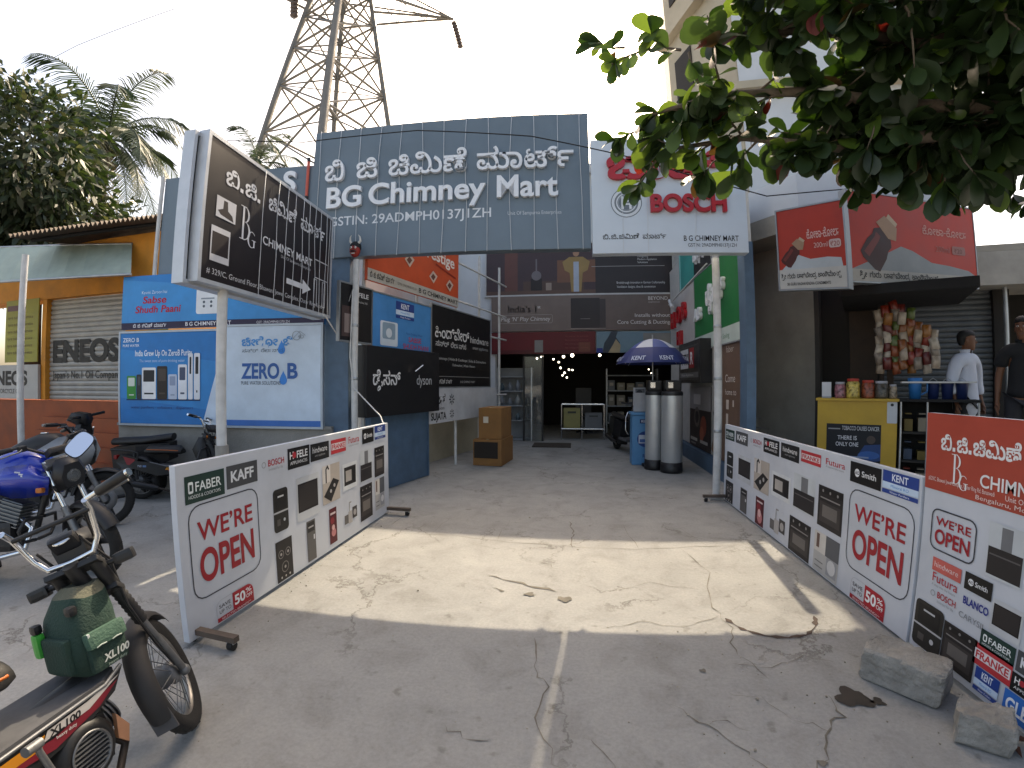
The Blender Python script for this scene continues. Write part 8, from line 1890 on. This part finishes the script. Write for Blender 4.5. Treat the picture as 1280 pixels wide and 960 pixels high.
LIMBS = [
    [(3.6, 2.0, 3.55), (2.86, 2.15, 3.56), (2.14, 2.4, 3.62), (1.48, 2.56, 3.78), (.95, 2.72, 3.86)],
    [(3.7, 2.3, 3.3), (2.95, 2.5, 3.3), (2.28, 2.64, 3.34), (1.57, 2.84, 3.53), (1.07, 2.99, 3.6), (.62, 3.2, 3.58)],
    [(3.7, 2.3, 3.3), (3.0, 2.5, 3.2), (2.43, 2.66, 3.16), (1.9, 2.98, 3.2), (1.26, 3.11, 3.33), (.74, 3.34, 3.36)],
    [(3.9, 2.4, 3.3), (3.3, 2.55, 3.2), (2.7, 2.67, 3.14), (2.28, 2.94, 3.2), (1.86, 3.15, 3.3)],
    [(3.9, 1.7, 3.5), (3.0, 1.8, 3.55), (2.29, 1.97, 3.62), (1.8, 2.23, 3.75), (1.15, 2.45, 3.95)],
    [(4.0, 2.7, 3.3), (3.4, 3.0, 3.4), (2.9, 3.3, 3.5), (2.4, 3.5, 3.7)],
    [(4.1, 2.9, 3.4), (3.6, 3.3, 3.5), (3.15, 3.6, 3.6)],
    [(4.2, 1.2, 3.7), (3.2, 1.0, 3.9), (2.3, 1.0, 4.1), (1.6, .8, 4.2)],
    [(4.4, 2.4, 3.8), (3.7, 2.9, 4.2), (3.1, 3.2, 4.5), (2.4, 3.3, 4.7)],
    [(4.6, 3.2, 3.6), (4.3, 3.9, 3.8)],
]
crown = MB(); twigs_m = MB()
def twig(p, d, n, spread, mix, L):
    pts = [p]
    for i in range(n):
        d = (d + V((random.uniform(-.5, .5), random.uniform(-.5, .5), random.uniform(-.35, .3)))).normalized()
        pts.append(pts[-1] + d * random.uniform(.1, .17))
    twigs_m.tube(pts, [.011 - .007 * i / n for i in range(n + 1)], M_BARK, 5)
    whorl(crown, pts[-1], d, random.randint(6, 9), L, mix)
    if n > 1: whorl(crown, pts[n // 2], d, random.randint(3, 5), L * .9, mix)
for li, limb in enumerate(LIMBS):
    pts = [HUB] + [V(p) for p in limb]
    mb = MB(); mb.tube(pts, [.075 - .062 * i / (len(pts) - 1) for i in range(len(pts))], M_BARK if li != 0 else M_BARKD, 9); mb.build('branch', t)
    for a, b in zip(pts[1:], pts[2:]):
        dense = max(0, min(1, (a.x - .5) / 2.4))
        nt = int(4.5 + 9 * dense)
        for k in range(nt):
            p = a.lerp(b, random.random())
            d = (b - a).normalized() * random.uniform(.1, .8) + V((random.uniform(-1, 1), random.uniform(-1, 1), random.uniform(-.7, .7)))
            mix = (.42, .78, .94, .975) if a.x < 1.9 else (.78, .95, .98, .985)
            twig(p, d.normalized(), random.randint(1, 3), 1, mix, random.uniform(.18, .23))
    whorl(crown, pts[-1], (pts[-1] - pts[-2]), 8, .18, (.3, .7, .93, .985))
# the two hanging sprays at the far tips and the deep crown above
for p, d in (((.78, 2.85, 3.86), (-1, .1, .25)), ((.58, 2.9, 3.92), (-1, .2, .1)), ((.4, 2.92, 3.95), (-.9, 0, .5)), ((.82, 2.8, 3.8), (-.3, 0, -1)), ((.6, 3.25, 3.5), (-.8, .2, -.4)), ((.66, 3.4, 3.3), (-.6, .1, -.6))):
    twig(V(p), V(d), 2, 1, (.4, .75, .97, .985), .17)
for k in range(260):
    p = V((random.uniform(2.6, 5.6), random.uniform(.6, 3.9), random.uniform(3.3, 4.7)))
    if p.x < 3.3 and random.random() < .62: continue
    twig(p, V((random.uniform(-1, 1), random.uniform(-1, 1), random.uniform(-.8, .5))), 1, 1, (.86, .98, .99, .995), .19)
# rest of the crown, out of view right and behind, added to darken the right
for k in range(420):
    p = V((random.uniform(2.2, 8.0), random.uniform(-4.5, 1.6), random.uniform(3.7, 6.4)))
    twig(p, V((random.uniform(-1, 1), random.uniform(-1, 1), random.uniform(-.8, .5))), 1, 1, (.8, .96, .99, .995), .25)
for q in ((6.8, .2, 4.6), (5.6, -1.8, 4.7), (3.6, -2.2, 5.0), (6.6, 3.0, 4.9)):
    mb = MB(); mb.tube([HUB + V((0, 0, .5)), (HUB + V(q)) / 2 + V((0, 0, .4)), V(q)], [.09, .06, .03], M_BARK, 8); mb.build('branch', t)
tw = twigs_m.build('branch', t)
crown.build('crown', t)

def clump_tree(label, base, trunk_h, blobs, leaf_n, leaf_l, cols, seed, group=None, bark=M_BARKD):
    random.seed(seed)
    t = thing('tree', label, 'tree', base, 0, group)
    b = V(base)
    mb = MB(); mb.tube([b, b + V((.1, 0, trunk_h * .5)), b + V((0, .1, trunk_h))], [.3, .24, .18], bark, 12)
    for c, r in blobs: mb.tube([b + V((0, 0, trunk_h * .8)), (b + V((0, 0, trunk_h)) + V(c)) / 2, V(c)], [.14, .09, .04], bark, 7)
    mb.build('trunk', t)
    mb = MB(); tot = sum(r[0] * r[1] * r[2] for _, r in blobs) ** 1
    for c, r in blobs:
        nb = int(leaf_n * (r[0] * r[1] * r[2]) / tot)
        for k in range(nb):
            u = V((random.gauss(0, 1), random.gauss(0, 1), random.gauss(0, 1))).normalized()
            rad = random.uniform(.55, 1.0) ** .5 * (1 + .22 * math.sin(5 * u.x + c[0]) * math.sin(4 * u.z + c[2]) + .1 * math.sin(11 * u.y))
            p = V(c) + V((u.x * r[0], u.y * r[1], u.z * r[2])) * rad
            d = (u + V((random.uniform(-1, 1), random.uniform(-1, 1), random.uniform(-1.2, .4)))).normalized()
            s = d.orthogonal().normalized(); s.rotate(Matrix.Rotation(random.uniform(0, 6.28), 3, d)); L = leaf_l * random.uniform(.6, 1.4); w = L * .2
            mb.add([p, p + d * L * .5 + s * w, p + d * L - V((0, 0, L * .15)), p + d * L * .5 - s * w], [(0, 1, 2, 3)], random.choices(cols, (5, 4, 1))[0], True)
    mb.build('crown', t)
    return t
G1 = leaf_material('mango_dark', '283424', '48661e', fac=.08); G2 = leaf_material('mango_mid', '3a4630', '66803a', fac=.1); G3 = leaf_material('mango_light', '5a5f44', '8a8f54', fac=.12)
clump_tree('dense dark mango tree behind the workshop roof, left of the palm', (-13.2, 7.2, 0), 4.2, [((-12.6, 6.4, 7.0), (1.9, 1.6, 1.9)), ((-13.6, 6.0, 6.6), (2.0, 1.6, 2.2)), ((-12.4, 7.0, 6.0), (1.4, 1.3, 1.5)), ((-13.0, 7.8, 5.4), (2.0, 1.7, 1.5)), ((-14.8, 6.2, 5.4), (2.4, 2.0, 1.9)), ((-12.5, 8.0, 4.7), (1.2, 1.2, 1.2))], 15000, .26, (G1, G2, G3), 3)
clump_tree('lower tree behind the palm trunk, just above the tin roof', (-13.9, 10.2, 0), 3.0, [((-13.9, 10.0, 5.2), (1.0, 1.0, 1.6)), ((-13.2, 10.6, 5.0), (1.2, 1.1, 1.4))], 3600, .24, (G2, G1, G3), 9)
P1m = leaf_material('palm_green', '36452f', '66804a', rough=.4, fac=.1); P2m = leaf_material('palm_grey_green', '4f5a48', '7a8a5c', rough=.4, fac=.1); P3m = leaf_material('palm_dry', '8a7a52', 'a08f58')
def palm(label, base, h, fr, L, seed, hang=0):
    random.seed(seed); b = V(base)
    t = thing('palm_tree', label, 'palm tree', base)
    mb = MB(); n = 14
    mb.tube([b + V((.25 * math.sin(i / n * 1.6), 0, h * i / n)) for i in range(n + 1)], [.2 - .07 * i / n + (.012 if i % 2 else 0) for i in range(n + 1)], M_BARK, 12); mb.build('trunk', t)
    c = b + V((.25 * math.sin(1.6), 0, h))
    for k in range(fr):
        a = 2.399 * k; el = R(78 - 118 * (k / fr) ** .85)
        hd = V((math.cos(a), math.sin(a), 0)); LL = L * random.uniform(.85, 1.1)
        pts, q, p, e = [], 12, c.copy(), el
        for i in range(q + 1):
            pts.append(p.copy()); p = p + (hd * math.cos(e) + Z * math.sin(e)) * LL / q; e -= R(4.5 + 5.5 * (1 if k < fr * .7 else .5)) * (.5 + i / q)
        m = P3m if k > fr - 3 else (P1m if k % 3 else P2m)
        mb = MB(); mb.tube(pts, [.035 - .028 * i / q for i in range(q + 1)], P2m, 5)
        side = hd.cross(Z)
        for i in range(q * 4):
            f_ = .12 + .88 * i / (q * 4); x = f_ * q; i0 = min(int(x), q - 1); p = pts[i0].lerp(pts[i0 + 1], x - i0); tg = (pts[i0 + 1] - pts[i0]).normalized()
            ll = LL * .27 * math.sin(math.pi * (.12 + .82 * f_)) ** .7 * random.uniform(.8, 1.1)
            for s in (-1, 1):
                d = (side * s + tg * .75 + V((0, 0, -.35 + random.uniform(-.25, .1)))).normalized(); w = tg * .022
                p1 = p + d * ll * .55; p2 = p + d * ll - Z * ll * .22
                mb.add([p - w, p + w, p1 + w * .8, p2, p1 - w * .8], [(0, 1, 2, 3, 4)], m)
        mb.build('frond', t)
    mb = MB()
    for k in range(6): mb.ball(c + V((.25 * math.cos(k), .25 * math.sin(k), -.3 - .08 * (k % 2))), (.13, .13, .16), mat('coconut', '6a6a34', .6), 10)
    mb.build('coconuts', t)
palm('tall coconut palm behind the workshop, right of the mango tree', (-14.5, 9.6, 0), 9.3, 24, 3.4, 5)
palm('distant palm peeping out between the pylon foot and the arrow sign', (-17.6, 20.5, 0), 14.0, 16, 3.2, 8)

# lattice pylon
M_PYL = mat('pylon_steel', '77736c', .6, metal=.35, var=.15, scale=.7)
tc_ = polar(-32.1, 45)
t = thing('pylon', 'tall lattice steel pylon rising behind the slate blue name boards', 'pylon', tc_)
ax_ = V((math.sin(R(-32.1)), math.cos(R(-32.1)), 0)); la_ = V((ax_.y, -ax_.x, 0))
tw_ = R(5)
DIRS = [(-la_ * math.cos(tw_) + ax_ * math.sin(tw_)), (-ax_ * math.cos(tw_) - la_ * math.sin(tw_)), (la_ * math.cos(tw_) - ax_ * math.sin(tw_)), (ax_ * math.cos(tw_) + la_ * math.sin(tw_))]
hd_ = lambda z: 5.4 - (z - 31) * .187
def leg(i, z): return tc_ + DIRS[i] * hd_(z) + Z * z
LV = [0, 11, 19.5, 26.2, 31.6, 36.2, 40.2, 44, 48, 52]
for i in range(4):
    mb = MB(); mb.tube([leg(i, 0), leg(i, 52)], [.36, .26] if i != 1 else [.46, .34], M_PYL, 4); mb.build('leg', t)
for z0, z1 in zip(LV, LV[1:]):
    mb = MB()
    for i in range(4):
        k = (i + 1) % 4
        mb.tube([leg(i, z0), leg(k, z1)], .11, M_PYL, 4); mb.tube([leg(k, z0), leg(i, z1)], .11, M_PYL, 4); mb.tube([leg(i, z1), leg(k, z1)], .13, M_PYL, 4)
    if z0 > 20: mb.tube([leg(0, z1), leg(2, z1)], .06, M_PYL, 4); mb.tube([leg(1, z0), (leg(1, z0) + leg(2, z1)) / 2], .05, M_PYL, 4)
    mb.build('bracing', t)
for zz, ln in ((42.2, 12.6), (51, 9)):
    for s in (-1, 1):
        tip = tc_ + la_ * s * ln + Z * (zz + 2.2)
        mb = MB()
        for i in ((0 if s < 0 else 2), 1, 3):
            mb.tube([leg(i, zz), tip], .14, M_PYL, 4); mb.tube([leg(i, zz + 3), tip], .1, M_PYL, 4)
        for q in (.25, .5, .75):
            mb.tube([leg(1, zz).lerp(tip, q), leg(3, zz).lerp(tip, q)], .07, M_PYL, 4); mb.tube([leg(1, zz).lerp(tip, q), leg(1, zz + 3).lerp(tip, q)], .07, M_PYL, 4); mb.tube([leg(1, zz).lerp(tip, q), leg(3, zz).lerp(tip, min(1, q + .25))], .06, M_PYL, 4)
        mb.build('cross_arm', t)
M_INS = mat('glazed_insulator', '4a3f3c', .25, var=.1)
def insulators(top, d, n, r):
    d = V(d).normalized(); mb = MB()
    mb.tube([top, top + d * (n * .5 + .6)], .06, M_PYL, 5)
    for k in range(n):
        T = frame_z(top + d * (.3 + .5 * k), top + d * (1.3 + .5 * k)); mb.lathe([(.06, 0), (r, .1), (r, .2), (.12, .34), (.06, .36)], M_INS, 14, T)
    return mb.build('insulator', t)
insulators(tc_ + la_ * 12.6 + Z * 44.3 - Z * .1, (.25, 0, -1), 8, .34)
insulators(tc_ - la_ * 4.9 + Z * 42.6, (.1, 0, -1), 6, .42)
insulators(tc_ - la_ * 7.4 + Z * 43.0, (-.1, 0, -1), 2, .2)
M_WIRE = mat('overhead_wire', '8d9296', .5, metal=.4)
for lb, P in (('faint upper power line in the sky over the mango tree', [(-40.9, 10.5, 22.9), (-37.5, 11.2, 23.8), (-31.2, 12.3, 24.1), (-24, 14, 25.5)]), ('faint lower power line in the sky over the palm', [(-39.5, 14.6, 19.0), (-37.4, 15.3, 19.6), (-30.2, 17.3, 23.0), (-24.5, 19.4, 25.6)])):
    mb = MB(); mb.tube([V(p) for p in P], .022, M_WIRE, 5); tag(mb.build('power_line'), lb, 'wire')
